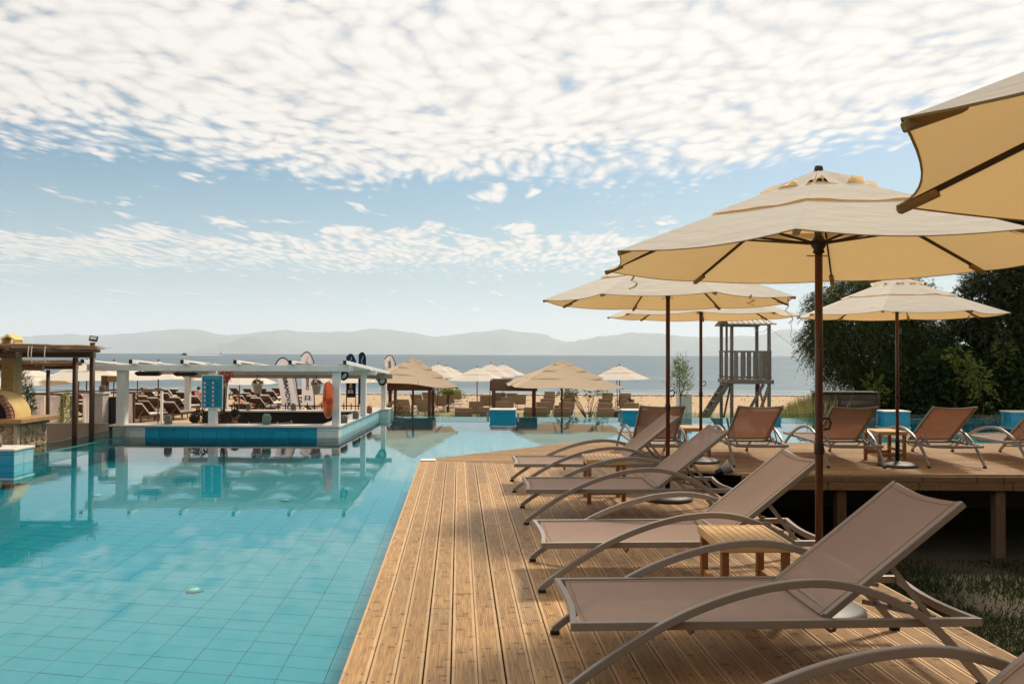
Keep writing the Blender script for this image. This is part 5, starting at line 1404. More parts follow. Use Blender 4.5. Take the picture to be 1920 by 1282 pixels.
# curtained cabanas on the sand
def curtain(b, x0, x1, z0, z1, y_, tie=None, ax='x', seed=0):
    r_ = random.Random(seed); ph = r_.uniform(0, 6)
    def fn(u_, v_):
        w = 1.0
        off = 0.0
        if tie:
            zt_, wt, side = tie
            t = abs(v_ - zt_); w = wt + (1 - wt) * min(1, t / 0.45) ** 1.3
            off = (1 - w) * (x1 - x0) * (1 if side > 0 else 0)
        x_ = x0 + off + (x1 - x0) * u_ * w
        fold = 0.035 * math.sin(u_ * 34 + ph) + 0.02 * math.sin(u_ * 13 + 3 * v_)
        z_ = z0 + (z1 - z0) * v_
        return (x_, y_ + fold, z_) if ax == 'x' else (y_ + fold, x_, z_)
    return b.grid(fn, 40, 12)
def cabana(lb, px, Y_, w, zt, curtains, dp=2.0):
    c_ = atY(px, 740, Y_); gz = beach_z(Y_)
    e = empty('cabana', (c_.x, Y_, gz), label=lb, category='cabana', group='white curtained cabanas on the sand')
    h_ = zt - gz
    for sx in (-w / 2, w / 2):
        for y_ in (0, dp): MB().box(sx - 0.035, y_ - 0.035, 0, sx + 0.035, y_ + 0.035, h_ - 0.05).build('post', 'dark_post' if y_ == 0 and sx > 0 else 'white_paint', e)
    for y_ in (0, dp): MB().box(-w / 2 - 0.06, y_ - 0.03, h_ - 0.05, w / 2 + 0.06, y_ + 0.03, h_).build('beam', 'dark_beam', e)
    for sx in (-w / 2, w / 2): MB().box(sx - 0.03, 0.0305, h_ - 0.048, sx + 0.03, dp - 0.0305, h_ - 0.002).build('beam', 'dark_beam', e)
    for i, (a, c2, y_, tie) in enumerate(curtains): curtain(MB(), a, c2, 0.03, h_ - 0.055, y_ - 0.085, tie, 'x', i).build('curtain', 'curtain', e, smooth=True)
    MB().box(-w / 2 + 0.15, 0.3, 0.18, w / 2 - 0.15, dp - 0.2, 0.34).build('daybed', 'cream_cushion', e, bevel=0.04)
    return e
cabana('white curtained cabana left of the dark round post', 86, 23.0, 0.95, 0.40, [(-0.45, -0.02, 0, (0.15, 0.35, 0)), (0.05, 0.47, 0, (0.15, 0.35, 1))])
cabana('white curtained cabana behind the white brick pillar', 205, 25.0, 1.55, 0.36, [(-0.78, -0.15, 0, None), (0.30, 0.78, 0, (0.3, 0.3, 1))])
# shrubs by the chimney and a bush in a pot behind
def bush(name, loc, rad, n_, mat, lb, sq=(1, 1, 1), L=0.09, wd=0.03, cat='shrub', stem=True, up_=0.3, group=None):
    e = empty(name, loc, label=lb, category=cat)
    if group: e['group'] = group
    leaf_ball('crown', n_, rad, mat, e, (0, 0, rad * sq[2]), sq, L, wd, up_)
    if stem:
        b = MB(); r_ = random.Random(int(n_ + rad * 100))
        for k in range(6):
            a = r_.uniform(0, 6.28); b.tube([(0, 0, 0), (0.3 * rad * math.cos(a), 0.3 * rad * math.sin(a), rad * sq[2] * 0.6), (0.6 * rad * math.cos(a), 0.6 * rad * math.sin(a), rad * sq[2] * 1.2)], [0.02, 0.014, 0.006], 5)
        b.build('stems', 'bark', e)
    return e
p = atY(40, 720, 16.5); bush('leafy_shrub', (p.x, 16.5, -0.6), 0.40, 2600, 'hedge_leaf', 'feathery dark green shrub right of the chimney', (0.6, 0.7, 2.3), 0.10, 0.014)
p = atY(128, 712, 21.5); bush('leafy_shrub', (p.x, 21.5, -1.2), 0.40, 1500, 'sapling_leaf', 'green shrub in front of the white beach parasols on the left', (0.5, 0.7, 2.2), 0.09, 0.02)
# ================================================================ beach: loungers
def depth_for_top(px, py, hgt):
    """distance at which a thing of that height on the sand shows its top at that place"""
    lo, hi = 22.0, 68.0
    for _ in range(40):
        m_ = (lo + hi) / 2
        z_ = beach_z(m_) + hgt
        q = Vector((atY(px, py, m_).x, m_, z_)); rel = q - Vector((0, 0, H)); yy = 641 - F * rel.dot(UP) / rel.dot(FWD)
        if yy > py: lo = m_
        else: hi = m_
    return lo
def make_beach_lounger():
    e = empty('beach_lounger', category='sun lounger')
    # head towards the camera (-y), feet to the sea
    fr = MB()
    for sx in (-0.31, 0.31):
        pts = smooth_path([(sx, -0.55, 0.30), (sx, -0.1, 0.33), (sx, 0.35, 0.30), (sx, 0.75, 0.36), (sx, 1.0, 0.30), (sx, 1.12, 0.24)], 3)
        fr.sweep(pts, 0.04, 0.055, (1, 0, 0))
        for y_ in (-0.4, 0.95): fr.box(sx - 0.025, y_ - 0.04, 0, sx + 0.025, y_ + 0.04, 0.30)
    fr.build('frame', 'white_frame', e)
    MB().box(-0.32, -0.25, 0.34, 0.32, 1.1, 0.415).build('seat_cushion', 'taupe_cushion', e, bevel=0.025, seg=2)
    b = MB().box(-0.33, -0.04, 0.0, 0.33, 0.05, 0.74); b.v = [(x_, y_ - z_ * 0.50 - 0.22, z_ * 0.80 + 0.30) for x_, y_, z_ in b.v]
    b.build('back_cushion', 'taupe_cushion', e, bevel=0.025, seg=2)
    return e
def make_wood_lounger():
    e = empty('wooden_lounger', category='sun lounger')
    b = MB()
    for sx in (-0.31, 0.31):
        b.box(sx - 0.025, -0.95, 0.22, sx + 0.025, 1.0, 0.30)
        for y_ in (-0.75, 0.85): b.box(sx - 0.03, y_ - 0.03, 0, sx + 0.03, y_ + 0.03, 0.22)
    b.build('frame', 'lounger_wood', e)
    bk = MB()
    def T(p): x_, s_, h_ = p; return (x_, -0.18 - s_ * 0.72 - h_ * 0.69, 0.30 + s_ * 0.69 - h_ * 0.72)
    for k in range(9):
        s0 = 0.02 + k * 0.078
        q = [T((x_, s_, h_)) for h_ in (0.0, 0.02) for x_, s_ in ((-0.31, s0), (0.31, s0), (0.31, s0 + 0.062), (-0.31, s0 + 0.062))]
        bk.add(q, [(0, 1, 2, 3), (7, 6, 5, 4), (0, 4, 5, 1), (1, 5, 6, 2), (2, 6, 7, 3), (3, 7, 4, 0)])
    bk.build('back_slats', 'lounger_wood', e)
    for sx in (-0.3, 0.3):
        MB().bar(T((sx, 0.0, 0.03)), T((sx, 0.72, 0.03)), 0.04, 0.03, (1, 0, 0)).build('back_rail', 'lounger_wood', e); MB().bar(T((sx * 0.9, 0.42, 0.04)), (sx * 0.9, -0.88, 0.27), 0.03, 0.03, (1, 0, 0)).build('prop', 'lounger_wood', e)
    MB().box(-0.29, -0.15, 0.30, 0.29, 0.98, 0.375).build('seat_cushion', 'cream_cushion', e, bevel=0.02)
    cb = MB().box(-0.28, 0, 0, 0.28, 0.72, 0.07); cb.v = [T((x_, y_, -0.002 - z_)) for x_, y_, z_ in cb.v]
    cb.build('back_cushion', 'cream_cushion', e)
    return e
bl0 = make_beach_lounger(); wl0 = make_wood_lounger()
TA = [[(756, 748), (757, 761), (783, 740), (794, 748), (803, 735), (827, 741), (843, 737), (858, 732)],
      [(866, 764), (891, 752), (910, 741), (913, 763), (942, 752), (952, 744), (960, 737), (938, 736), (976, 739)],
      [(997, 763), (1012, 763), (1020, 753), (1027, 747), (1030, 739), (1032, 734), (1057, 764), (1063, 754), (1067, 747), (1067.5, 739), (1068, 735)],
      [(1137, 765), (1138, 755), (1137, 747), (1141, 736), (1186, 755), (1178, 748), (1175, 742), (1174, 737)]]
blocks = ['behind the first brown frame', 'between the brown frames', 'under the large tan parasol', 'right of the thin tree']
i0 = 0
for bi, blk in enumerate(TA):
    srt = sorted(range(len(blk)), key=lambda k: -blk[k][1])
    for rank, k in enumerate(srt):
        px, py = blk[k]; Y_ = depth_for_top(px, py, 0.885)
        o = bl0 if i0 == 0 else copy_tree(bl0); i0 += 1
        o.location = (atY(px, py, Y_ - 0.5).x, Y_ + 0.5, beach_z(Y_) - 0.01); o.rotation_euler = (0, 0, RND.uniform(-0.07, 0.07) + (-0.25 if bi == 0 else 0))
        side = ''
        o['label'] = 'taupe beach lounger ' + blocks[bi] + ', ' + (ORD[rank] + ' nearest the pool' if rank < 10 else 'the farthest from the pool')
        o['group'] = 'taupe loungers on the beach'
WD = [(274, 752), (320, 754), (274, 742.5), (314, 737), (279, 729), (274, 726), (303, 727), (312, 730), (366, 743), (370, 732), (251, 736), (246, 740), (443, 727), (467, 728), (467, 737),
      (486, 746), (458, 756), (486, 734), (511, 733), (563, 728), (133, 741), (150, 750), (146, 738), (118, 737), (545, 731), (160, 757), (262, 757), (296, 746), (333, 745), (343, 735), (330, 729), (452, 742), (476, 742), (502, 741), (522, 727), (497, 728)]
WD.sort()
for i, (px, py) in enumerate(WD):
    Y_ = depth_for_top(px, py, 0.80)
    o = wl0 if i == 0 else copy_tree(wl0)
    o.location = (atY(px, py, Y_).x, Y_ + 0.7, beach_z(Y_) - 0.01); o.rotation_euler = (0, 0, RND.uniform(-0.15, 0.1) - 0.25)
    where = 'left of the white pergola' if px < 225 else ('left of the rules sign' if px < 380 else 'right of the rules sign')
    grp = [q for q in WD if (q[0] < 225) == (px < 225) and (q[0] < 380) == (px < 380)]
    rk = sorted(grp).index((px, py))
    o['label'] = 'dark wooden beach lounger ' + where + ', ' + (ORD[rk] if rk < 10 else ['eleventh', 'twelfth', 'thirteenth', 'fourteenth', 'fifteenth', 'sixteenth', 'seventeenth', 'eighteenth'][rk - 10]) + ' from the left'
    o['group'] = 'dark wooden loungers on the beach'
def make_box_table():
    e = empty('beach_table', category='side table')
    MB().box(-0.22, -0.22, 0.40, 0.22, 0.22, 0.45).build('top', 'lounger_wood', e, bevel=0.004)
    for k in range(3):
        for s in (-1, 1): MB().box(-0.18, s * 0.18 - 0.012, 0.03 + k * 0.125, 0.18, s * 0.18 + 0.012, 0.14 + k * 0.125).build('slat', 'lounger_wood', e)
    for sx in (-0.1725, 0.1725): MB().box(sx - 0.0125, -0.165, 0.0, sx + 0.0125, 0.165, 0.399).build('side', 'lounger_wood', e)
    return e
bt0 = make_box_table()
for i, (px, Y_, w) in enumerate([(298, 37.5, 'beside the nearest wooden lounger right of the left post'), (285, 43, 'behind the nearest wooden loungers'), (508, 38.5, 'left of the leaning white banner'), (340, 42, 'left of the rules sign among wooden loungers'),
                                 (1045, 31, 'under the large tan parasol'), (1046, 36, 'second from the pool under the large tan parasol'), (1160, 31, 'beside the tiled plinth under white parasols'), (1158, 36, 'second from the pool under the white parasols'),
                                 (773, 32, 'under the first tan parasol'), (480, 47, 'below the left hanging flower pot'), (1047, 41, 'third from the pool under the large tan parasol')]):
    o = bt0 if i == 0 else copy_tree(bt0)
    o.location = (atY(px, 760, Y_).x, Y_, beach_z(Y_) - 0.01); o['label'] = 'small brown wooden beach table ' + w; o['group'] = 'small brown tables on the beach'

# ================================================================ beach parasols
def make_beach_parasol():
    e = empty('beach_parasol', category='parasol')
    r, zr, ap = 1.42, 1.86, 2.42
    lo, mi, to = MB(), MB(), MB(); s_ = (ap - zr) / r
    for k in range(8):
        lo.grid(gore_fn(k, 0.2, 0.66, r, ap - s_ * 0.66, zr, 0.03), 6, 4); mi.grid(gore_fn(k, 0.2, 0.28, 0.76, ap - s_ * 0.28, ap - s_ * 0.76, 0.015, 0.03), 6, 3); to.grid(gore_fn(k, 0.2, 0.02, 0.36, ap - 0.01, ap - s_ * 0.36, 0.03, 0.04, 0.03), 6, 3)
    c_ = lo.build('canopy', 'canopy_beach', e, smooth=True); mi.build('upper_tier', 'canopy_beach', c_, smooth=True); to.build('vent_cap', 'canopy_beach', c_, smooth=True)
    MB().tube([(0, 0, 0), (0, 0, ap + 0.02)], 0.024, 8).build('pole', 'pole_wood', e, smooth=True)
    MB().lathe([(0.03, ap + 0.04), (0.025, ap + 0.11)], 8).build('finial', 'dark_rib', e)
    for k in range(8):
        t = 0.2 + k * PI / 4; MB().bar((0.03 * math.cos(t), 0.03 * math.sin(t), ap - 0.03), (1.38 * math.cos(t), 1.38 * math.sin(t), zr), 0.012, 0.018).build('rib', 'dark_rib', e)
    return e
bp0 = make_beach_parasol()
BP = [(52, 27, 'behind the feathery shrub at far left'), (146, 30.5, 'highest left of the round floodlight post'), (162, 27, 'behind the round floodlight post'), (213, 31, 'left of the first white pergola post'),
      (297, 29.5, 'right under the left bar heater'), (258, 36, 'behind the left bar heater, partly hidden'), (352, 37, 'behind the slim pergola post'), (395, 31.5, 'behind the rules sign'), (448, 29.5, 'right of the rules sign'),
      (650, 33, 'behind the right front pergola post'), (838, 45, 'behind the first tan parasol'), (895, 37, 'in the middle of the beach with its pole between loungers'), (943, 47, 'farthest of the middle group'), (918, 41, 'second of the middle group'),
      (1158, 43, 'farthest of the right pair'), (1163, 37, 'nearest of the right pair'), (820, 41, 'partly hidden by the first tan parasol')]
for i, (px, Y_, w) in enumerate(BP):
    o = bp0 if i == 0 else copy_tree(bp0)
    o.location = (atY(px, 740, Y_).x, Y_, beach_z(Y_)); o.rotation_euler = (RND.uniform(-0.02, 0.02), RND.uniform(-0.02, 0.02), RND.uniform(0, 0.7)); o['label'] = 'white beach parasol ' + w; o['group'] = 'white parasols on the beach'
    sc_ = RND.uniform(0.95, 1.04); o.scale = (sc_, sc_, RND.uniform(0.96, 1.06))
def square_parasol(px, Y_, half, zr, ap, rz, lb, tilt):
    e = empty('square_parasol', (atY(px, 740, Y_).x, Y_, beach_z(Y_)), label=lb, category='parasol', group='large tan square parasols')
    gz = beach_z(Y_); zr -= gz; ap -= gz
    tiers = [(0.62, 1.0, 0.0), (0.36, 0.68, 0.035), (0.15, 0.42, 0.06), (0.0, 0.20, 0.08)]
    hl = math.sqrt(2) * half; M_ = Matrix.Rotation(rz, 4, 'Z')
    tl_ = Matrix.Translation((0, 0, zr)) @ Matrix.Rotation(tilt[0], 4, 'X') @ Matrix.Rotation(tilt[1], 4, 'Y') @ Matrix.Translation((0, 0, -zr)) @ M_
    first = None
    for ti, (a, c_, lf) in enumerate(tiers):
        b = MB()
        for k in range(4):
            t0_, t1_ = k * PI / 2 + PI / 4, (k + 1) * PI / 2 + PI / 4
            def fn(u_, v_):
                s_ = a + (c_ - a) * v_; r_ = hl * s_
                p = Vector((r_ * math.cos(t0_), r_ * math.sin(t0_), 0)).lerp(Vector((r_ * math.cos(t1_), r_ * math.sin(t1_), 0)), u_)
                z_ = ap + (zr - ap) * s_ ** 0.92 + lf - 0.05 * math.sin(PI * u_) * v_ + 0.03 * v_ * math.sin(9 * u_ + 2 * k + ti)
                return tuple(tl_ @ Vector((p.x, p.y, z_)))
            b.grid(fn, 10, 5)
        o = b.build('canopy' if ti == 0 else 'canopy_tier', 'canopy_tan', e if first is None else first, smooth=True); first = first or o
    for k in range(8):
        t = k * PI / 4 + PI / 4; r_ = hl if k % 2 == 0 else half
        MB().bar(tl_ @ Vector((0, 0, ap - 0.05)), tl_ @ Vector((r_ * 0.97 * math.cos(t), r_ * 0.97 * math.sin(t), zr - 0.02 if k % 2 == 0 else zr - 0.02)), 0.02, 0.03).build('rib', 'dark_rib', e)
    MB().tube([(0, 0, 0), tl_ @ Vector((0, 0, ap))], 0.035, 10).build('pole', 'dark_post', e, smooth=True)
    MB().box(-0.4, -0.4, 0, 0.4, 0.4, 0.06).build('base', 'concrete', e, bevel=0.01)
square_parasol(772, 24.6, 1.25, 0.72, 1.42, R(16), 'tan square tiered parasol beside the pool bar', (R(-1), R(5)))
square_parasol(1053, 25.2, 1.66, 0.62, 1.36, R(6), 'larger tan square tiered parasol in the middle of the beach edge', (R(0), R(1)))

# brown timber frames with deep beam boards
def brown_frame(px0, px1, py0, py1, Y_, lb, dp=1.3):
    a = atY(px0, py0, Y_); c_ = atY(px1, py1, Y_); gz = beach_z(Y_)
    e = empty('beach_pavilion', ((a.x + c_.x) / 2, Y_, gz), label=lb, category='pavilion', group='brown timber frames behind the pool edge')
    w = c_.x - a.x; h_ = a.z - gz; bh = a.z - c_.z
    MB().box(-w / 2, -0.03, h_ - bh, w / 2, 0.03, h_).build('beam_board', 'dark_beam', e, bevel=0.004); MB().box(-w / 2, dp - 0.03, h_ - bh, w / 2, dp + 0.03, h_).build('beam_board', 'dark_beam', e, bevel=0.004)
    for sx in (-1, 1): MB().box(sx * w / 2 - 0.03, 0.0305, h_ - bh + 0.002, sx * w / 2 + 0.03, dp - 0.0305, h_ - 0.003).build('beam_board', 'post_wood', e)
    for sx in (-1, 1):
        for y_ in (0.08, dp - 0.08): MB().box(sx * (w / 2 - 0.07) - 0.05, y_ - 0.05, 0, sx * (w / 2 - 0.07) + 0.05, y_ + 0.05, h_ - bh - 0.001).build('post', 'dark_post', e)
brown_frame(727, 809, 715, 732, 25.6, 'brown timber frame with deep boards under the first tan parasol')
brown_frame(921, 1006, 712, 733, 26.3, 'brown timber frame with deep boards left of the larger tan parasol')

# ================================================================ feather banners
def emblem(par, s, mat, loc):
    """the dark two-horned swirl printed near the foot of each banner"""
    b = MB()
    for sg in (-1, 1):
        pts = [(sg * 0.02, 0.10), (sg * 0.10, 0.16), (sg * 0.16, 0.06), (sg * 0.10, -0.02), (sg * 0.16, -0.10), (sg * 0.24, -0.08)]
        P_ = smooth_path(pts, 4); n_ = len(P_); vs = []
        for i, p in enumerate(P_):
            w = 0.034 * math.sin(PI * (0.12 + 0.8 * i / n_)) + 0.004
            q = P_[min(i + 1, n_ - 1)]; o_ = P_[max(i - 1, 0)]; t = Vector((q[0] - o_[0], q[1] - o_[1])).normalized()
            vs += [(p[0] * s - t.y * w * s, 0, p[1] * s + t.x * w * s), (p[0] * s + t.y * w * s, 0, p[1] * s - t.x * w * s)]
        b.add(vs, [(2 * i, 2 * i + 1, 2 * i + 3, 2 * i + 2) for i in range(n_ - 1)])
    for k in range(4):
        a = -0.9 + k * 0.6; b.bar((math.sin(a) * 0.03 * s, 0, -0.02 * s), (math.sin(a) * 0.14 * s, 0, (-0.02 - math.cos(a) * 0.13) * s), 0.016 * s, 0.001, (math.cos(a), 0, math.sin(a)))
    return b.build('emblem', mat, par, ) if loc is None else _at(b.build('emblem', mat, par), loc)
def _at(o, loc): o.location = loc; return o
def banner(px, py_top, Y_, w, py_hem, lean, mat, ink, lb, rz, txt=0.25, text_from=0.2, edge='black_metal', emb=True, curve_right=True):
    top = atY(px, py_top, Y_); hem = atY(px, py_hem, Y_).z; gz = beach_z(Y_)
    e = empty('feather_banner', (top.x - lean * (top.z - gz), Y_, gz), rz, label=lb, category='banner', group='feather banners on the beach')
    Hh = top.z - gz; hm = hem - gz
    def topz(u_):
        return Hh - (0.42 * w * ((0.5 - u_) / 0.5) ** 2 if u_ < 0.5 else 0.75 * w * ((u_ - 0.5) / 0.5) ** 2.4)
    def fn(u_, v_):
        z_ = hm + (topz(u_) - hm) * v_
        return (-w / 2 + w * u_ + lean * z_, 0.03 * math.sin(4 * v_ + 2 * u_), z_)
    ban = MB().grid(fn, 12, 24).build('sail', mat, e, smooth=True)
    pts = [(w / 2 + 0.008 + lean * z_, 0.03 * math.sin(2), z_) for z_ in [(Hh - 0.75 * w) * i / 14 for i in range(15)]] + [(-w / 2 + w * u_ + lean * topz(u_), 0.03 * math.sin(4 + 2 * u_), topz(u_) + 0.006) for u_ in [1 - i / 12 for i in range(1, 13)]]
    MB().tube(pts, 0.017, 6).build('pole', edge, e, smooth=True)
    # lettering reads upwards on the far, seaward side; from here it shows through reversed
    zc = hm + text_from * (Hh - hm)
    tx = text('CAVOMARINA', txt, ink, ban, (lean * (zc + 0.8), 0.0, zc + txt * 3.1), sp=1.0, ext=0.034)
    # local axes of the text: x up the banner, y to the viewer's right as seen from the sea
    X = Vector((lean, 0, 1)).normalized(); Zt = Vector((0, 1, 0)); Yt = Zt.cross(X)
    tx.rotation_euler = Matrix((X, Yt, Zt)).transposed().to_euler()
    if emb:
        for yy in (-0.036, 0.036): emblem(ban, w * 1.25, ink, (lean * (hm + 0.22), yy, hm + 0.24))
        sq = MB()
        pts = [(0.10 * w * math.sin(9 * t) + lean * (hm + (Hh - hm) * 0.84), 0, hm + (Hh - hm) * (0.73 + 0.2 * t)) for t in [i / 14 for i in range(15)]]
        sq.tube([(x_, -0.036, z_) for x_, y_, z_ in pts], 0.008, 4).tube([(x_, 0.036, z_) for x_, y_, z_ in pts], 0.008, 4).build('script_flourish', ink if mat == 'flag_navy' else 'ink_grey', ban)
    return e
banner(531, 671, 22.6, 0.50, 776, 0.0 - 0.16, 'flag_white', 'ink_black', 'large leaning white feather banner with reversed lettering behind the bar', 0.0, 0.185, 0.08, emb=False)
banner(576, 660, 26.0, 0.40, 760, -0.02, 'flag_white', 'ink_black', 'upright white feather banner with reversed lettering right of the leaning one', 0.0, 0.145, 0.30)
banner(658, 664, 33.0, 0.38, 745, 0.0, 'flag_navy', 'sign_white', 'navy feather banner behind the right front pergola post', 0.0, 0.15, 0.22, edge='navy_cloth')
banner(679, 661, 29.0, 0.26, 758, 0.0, 'flag_navy', 'sign_white', 'narrow navy feather banner behind the slim right pergola post', 0.35, 0.13, 0.2, edge='navy_cloth')
banner(731, 666, 31.0, 0.40, 746, -0.02, 'flag_white', 'ink_black', 'white feather banner behind the first tan parasol', 0.0, 0.15, 0.3)

# ================================================================ sunbathers
def lying(loc, rz, lb, suit, skinm='skin_pink', s=1.0, knees=False):
    e = empty('person', loc, rz, label=lb, category='person')
    J = [(0, 0, 0.10, (0.15, 0.10)), (0, -0.22, 0.16, (0.13, 0.095)), (0, -0.42, 0.30, (0.165, 0.10)), (0, -0.50, 0.37, (0.065, 0.065)), (0, -0.56, 0.43, (0.055, 0.055))]
    E_ = [(0, 1), (1, 2), (2, 3), (3, 4)]
    for sx in (-1, 1):
        i = len(J); kz = 0.42 if (knees and sx > 0) else 0.09
        J += [(sx * 0.09, 0.08, 0.10, 0.085), (sx * 0.10, 0.42, kz + 0.02, 0.058), (sx * 0.11, 0.66, 0.07 + kz * 0.3, 0.05), (sx * 0.11, 0.84, 0.06, 0.036), (sx * 0.12, 0.92, 0.14, (0.03, 0.03))]
        E_ += [(0, i), (i, i + 1), (i + 1, i + 2), (i + 2, i + 3), (i + 3, i + 4)]
        i = len(J); J += [(sx * 0.19, -0.42, 0.29, 0.055), (sx * 0.27, -0.22, 0.16, 0.043), (sx * 0.27, 0.02, 0.12, 0.034)]
        E_ += [(2, i), (i, i + 1), (i + 1, i + 2)]
        fingers(J, E_, i + 2, (sx * 0.27, 0.02, 0.12), (0, 1, -0.1), (1, 0, 0))
    skin_body('body', J, E_, skinm, e)
    T = [(0, 0.03, 0.105, (0.165, 0.115)), (0, -0.22, 0.165, (0.142, 0.107)), (0, -0.36, 0.25, (0.165, 0.11))]
    skin_body('swimwear', T, [(0, 1), (1, 2)], suit, e)
    head(e, (0, -0.62, 0.50), 0.11, 0.0, skinm=skinm)
    return e
Y_ = 36.5; p = atY(1208, 752, Y_)
o = copy_tree(bl0); o.location = (p.x - 0.1, Y_, beach_z(Y_) - 0.01); o.rotation_euler = (0, 0, R(-78)); o['label'] = 'taupe lounger turned sideways under the sunbather in red'; o['group'] = 'taupe loungers on the beach'
e = lying((p.x - 0.10, Y_ + 0.02, beach_z(Y_) + 0.41), R(-78), 'sunbather in red swimwear lying on a lounger right of the white parasols', 'red_cloth')
Y_ = 45.0; p = atY(372, 730, Y_); seated((p.x, Y_, beach_z(Y_) - 0.08), R(160), 'person in pink sitting on a beach lounger left of the rules sign', 'pink_cloth')
Y_ = 38.0; p = atY(592, 752, Y_); o = copy_tree(wl0); o.location = (p.x, Y_, beach_z(Y_)); o.rotation_euler = (0, 0, R(-60)); o['label'] = 'wooden lounger with a sunbather right of the upright banner'; o['group'] = 'dark wooden loungers on the beach'
lying((p.x, Y_, beach_z(Y_) + 0.38), R(-60), 'sunbather with a raised knee behind the upright white banner', 'navy_cloth', knees=True)
Y_ = 40.0; p = atY(461, 745, Y_); lying((p.x, Y_, beach_z(Y_) + 0.36), R(-20), 'sunbather in red lying behind the seated man', 'red_cloth')

# ================================================================ boat on the sea
Y_ = 1250.0; p = atY(345, 664, Y_)
e = empty('motor_boat', (p.x, Y_, SEA_Z), R(180), label='small motor boat with a white wake near the horizon', category='boat')
e.scale = (0.95, 0.95, 0.95)
hl_ = MB()
def hull(u_, v_):
    x_ = -6 + 12 * u_; wd = 1.9 * (1 - max(0, (u_ - 0.55) / 0.45) ** 2.2); a = PI * v_
    return (x_, wd * math.cos(a), 1.5 + 0.5 * max(0, u_ - 0.5) - 1.9 * math.sin(a) * (0.6 + 0.4 * (1 - u_)))
hl_.grid(hull, 14, 8).build('hull', 'boat_dark', e, smooth=True)
MB().box(-5.8, -1.7, 1.2, 4.6, 1.7, 1.5).build('deck', 'white_paint', e)
MB().add([(-3, -1.3, 1.5), (2.4, -1.3, 1.5), (2.4, 1.3, 1.5), (-3, 1.3, 1.5), (-2.8, -1.1, 3.3), (0.9, -1.1, 3.3), (0.9, 1.1, 3.3), (-2.8, 1.1, 3.3)], [(4, 5, 6, 7), (0, 1, 5, 4), (1, 2, 6, 5), (2, 3, 7, 6), (3, 0, 4, 7)]).build('cabin', 'boat_dark', e)
MB().box(-3.2, -1.25, 3.3, 1.1, 1.25, 3.45).build('roof', 'white_paint', e)
wk = MB()
for s in (-1, 1): wk.add([(-6, s * 0.3, 0.1), (-6, s * 1.6, 1.1), (-6, s * 3.0, 0.1), (-62, s * 5, 0.05), (-62, s * 7, 0.35), (-62, s * 9, 0.05)], [(0, 1, 4, 3), (1, 2, 5, 4)])
wk.add([(7, 0, 0.6), (-6, 3.4, 0.5), (-6, -3.4, 0.5)], [(0, 1, 2)])
wk.build('wake', 'foam', e)
Y_ = 4200.0; p = atY(414, 663, Y_)
e = empty('sail_boat', (p.x, Y_, SEA_Z - Y_ * Y_ / (2 * RE)), 0.4, label='tiny white sail on the horizon right of the motor boat', category='boat'); e.scale = (1.6, 1.6, 1.6)
MB().grid(lambda u_, v_: (-5 + 10 * u_, (1.5 - 1.4 * abs(2 * u_ - 1) ** 2) * math.cos(PI * v_), 1.2 - 1.2 * math.sin(PI * v_)), 8, 6).build('hull', 'white_paint', e)
MB().add([(0.2, 0, 1.5), (-4.6, 0.3, 1.6), (0.0, 0, 12.5)], [(0, 1, 2)]).add([(0.5, 0, 1.5), (4.8, 0.2, 1.3), (0.2, 0, 11)], [(0, 1, 2)]).build('sails', 'flag_white', e)
MB().tube([(0.1, 0, 1), (0.1, 0, 12.8)], 0.09, 6).build('mast', 'white_paint', e)
# ================================================================ lifeguard tower
TY = 24.0; x0 = atY(1372, 700, TY).x; x1 = atY(1442, 700, TY).x; TD = 1.2; gz = beach_z(TY)
tw = empty('watchtower', ((x0 + x1) / 2, TY + TD / 2, gz), label='weathered grey wooden watchtower with a gabled roof and ladder', category='watchtower')
cx_, cy_ = tw.location.x, tw.location.y
def tpart(b, name, mat, parent=None, bevel=0.0):
    b.v = [(a - cx_, c_ - cy_, d_ - gz) for a, c_, d_ in b.v]; return b.build(name, mat, parent or tw, bevel=bevel)
PZ, RZ, EZ, GZ = 0.86, 1.74, 2.58, 2.87
for x_, y_ in ((x0, TY), (x1, TY), (x0, TY + TD), (x1, TY + TD)): tpart(MB().bar((x_, y_, gz), (x_, y_, EZ), 0.085, 0.085), 'post', 'grey_wood')
tpart(MB().bar((x0 + 0.02, TY + 0.65, PZ), (x0 + 0.02, TY + 0.65, EZ), 0.06, 0.06), 'post', 'grey_wood')
plf = tpart(MB().box(x0 - 0.06, TY - 0.10, PZ - 0.13, x1 + 0.12, TY - 0.045, PZ), 'platform_beam', 'grey_wood_x', bevel=0.004)
tpart(MB().box(x0 - 0.10, TY - 0.044, PZ - 0.12, x0 - 0.045, TY + TD + 0.05, PZ - 0.004), 'platform_beam', 'grey_wood_x'); tpart(MB().box(x1 + 0.045, TY - 0.044, PZ - 0.12, x1 + 0.10, TY + TD + 0.05, PZ - 0.004), 'platform_beam', 'grey_wood_x')
for k in range(9):
    y_ = TY - 0.04 + k * 0.142; tpart(MB().box(x0 - 0.04, y_, PZ - 0.03, x1 + 0.04, y_ + 0.132, PZ + 0.002), 'floor_board', 'grey_wood_x')
tpart(MB().box(x0 + 0.0, TY - 0.085, RZ - 0.05, x1, TY - 0.045, RZ), 'rail', 'grey_wood_x'); tpart(MB().box(x0, TY - 0.085, PZ + 0.05, x1, TY - 0.045, PZ + 0.10), 'rail', 'grey_wood_x')
for x_ in (x0 - 0.065, x1 + 0.065):
    for z_ in (RZ - 0.05, PZ + 0.05): tpart(MB().bar((x_, TY + 0.0, z_ + 0.025), (x_, TY + TD, z_ + 0.025), 0.035, 0.05), 'rail', 'grey_wood_x')
tpart(MB().bar((x0, TY + TD + 0.065, RZ - 0.025), (x1, TY + TD + 0.065, RZ - 0.025), 0.035, 0.05), 'rail', 'grey_wood_x')
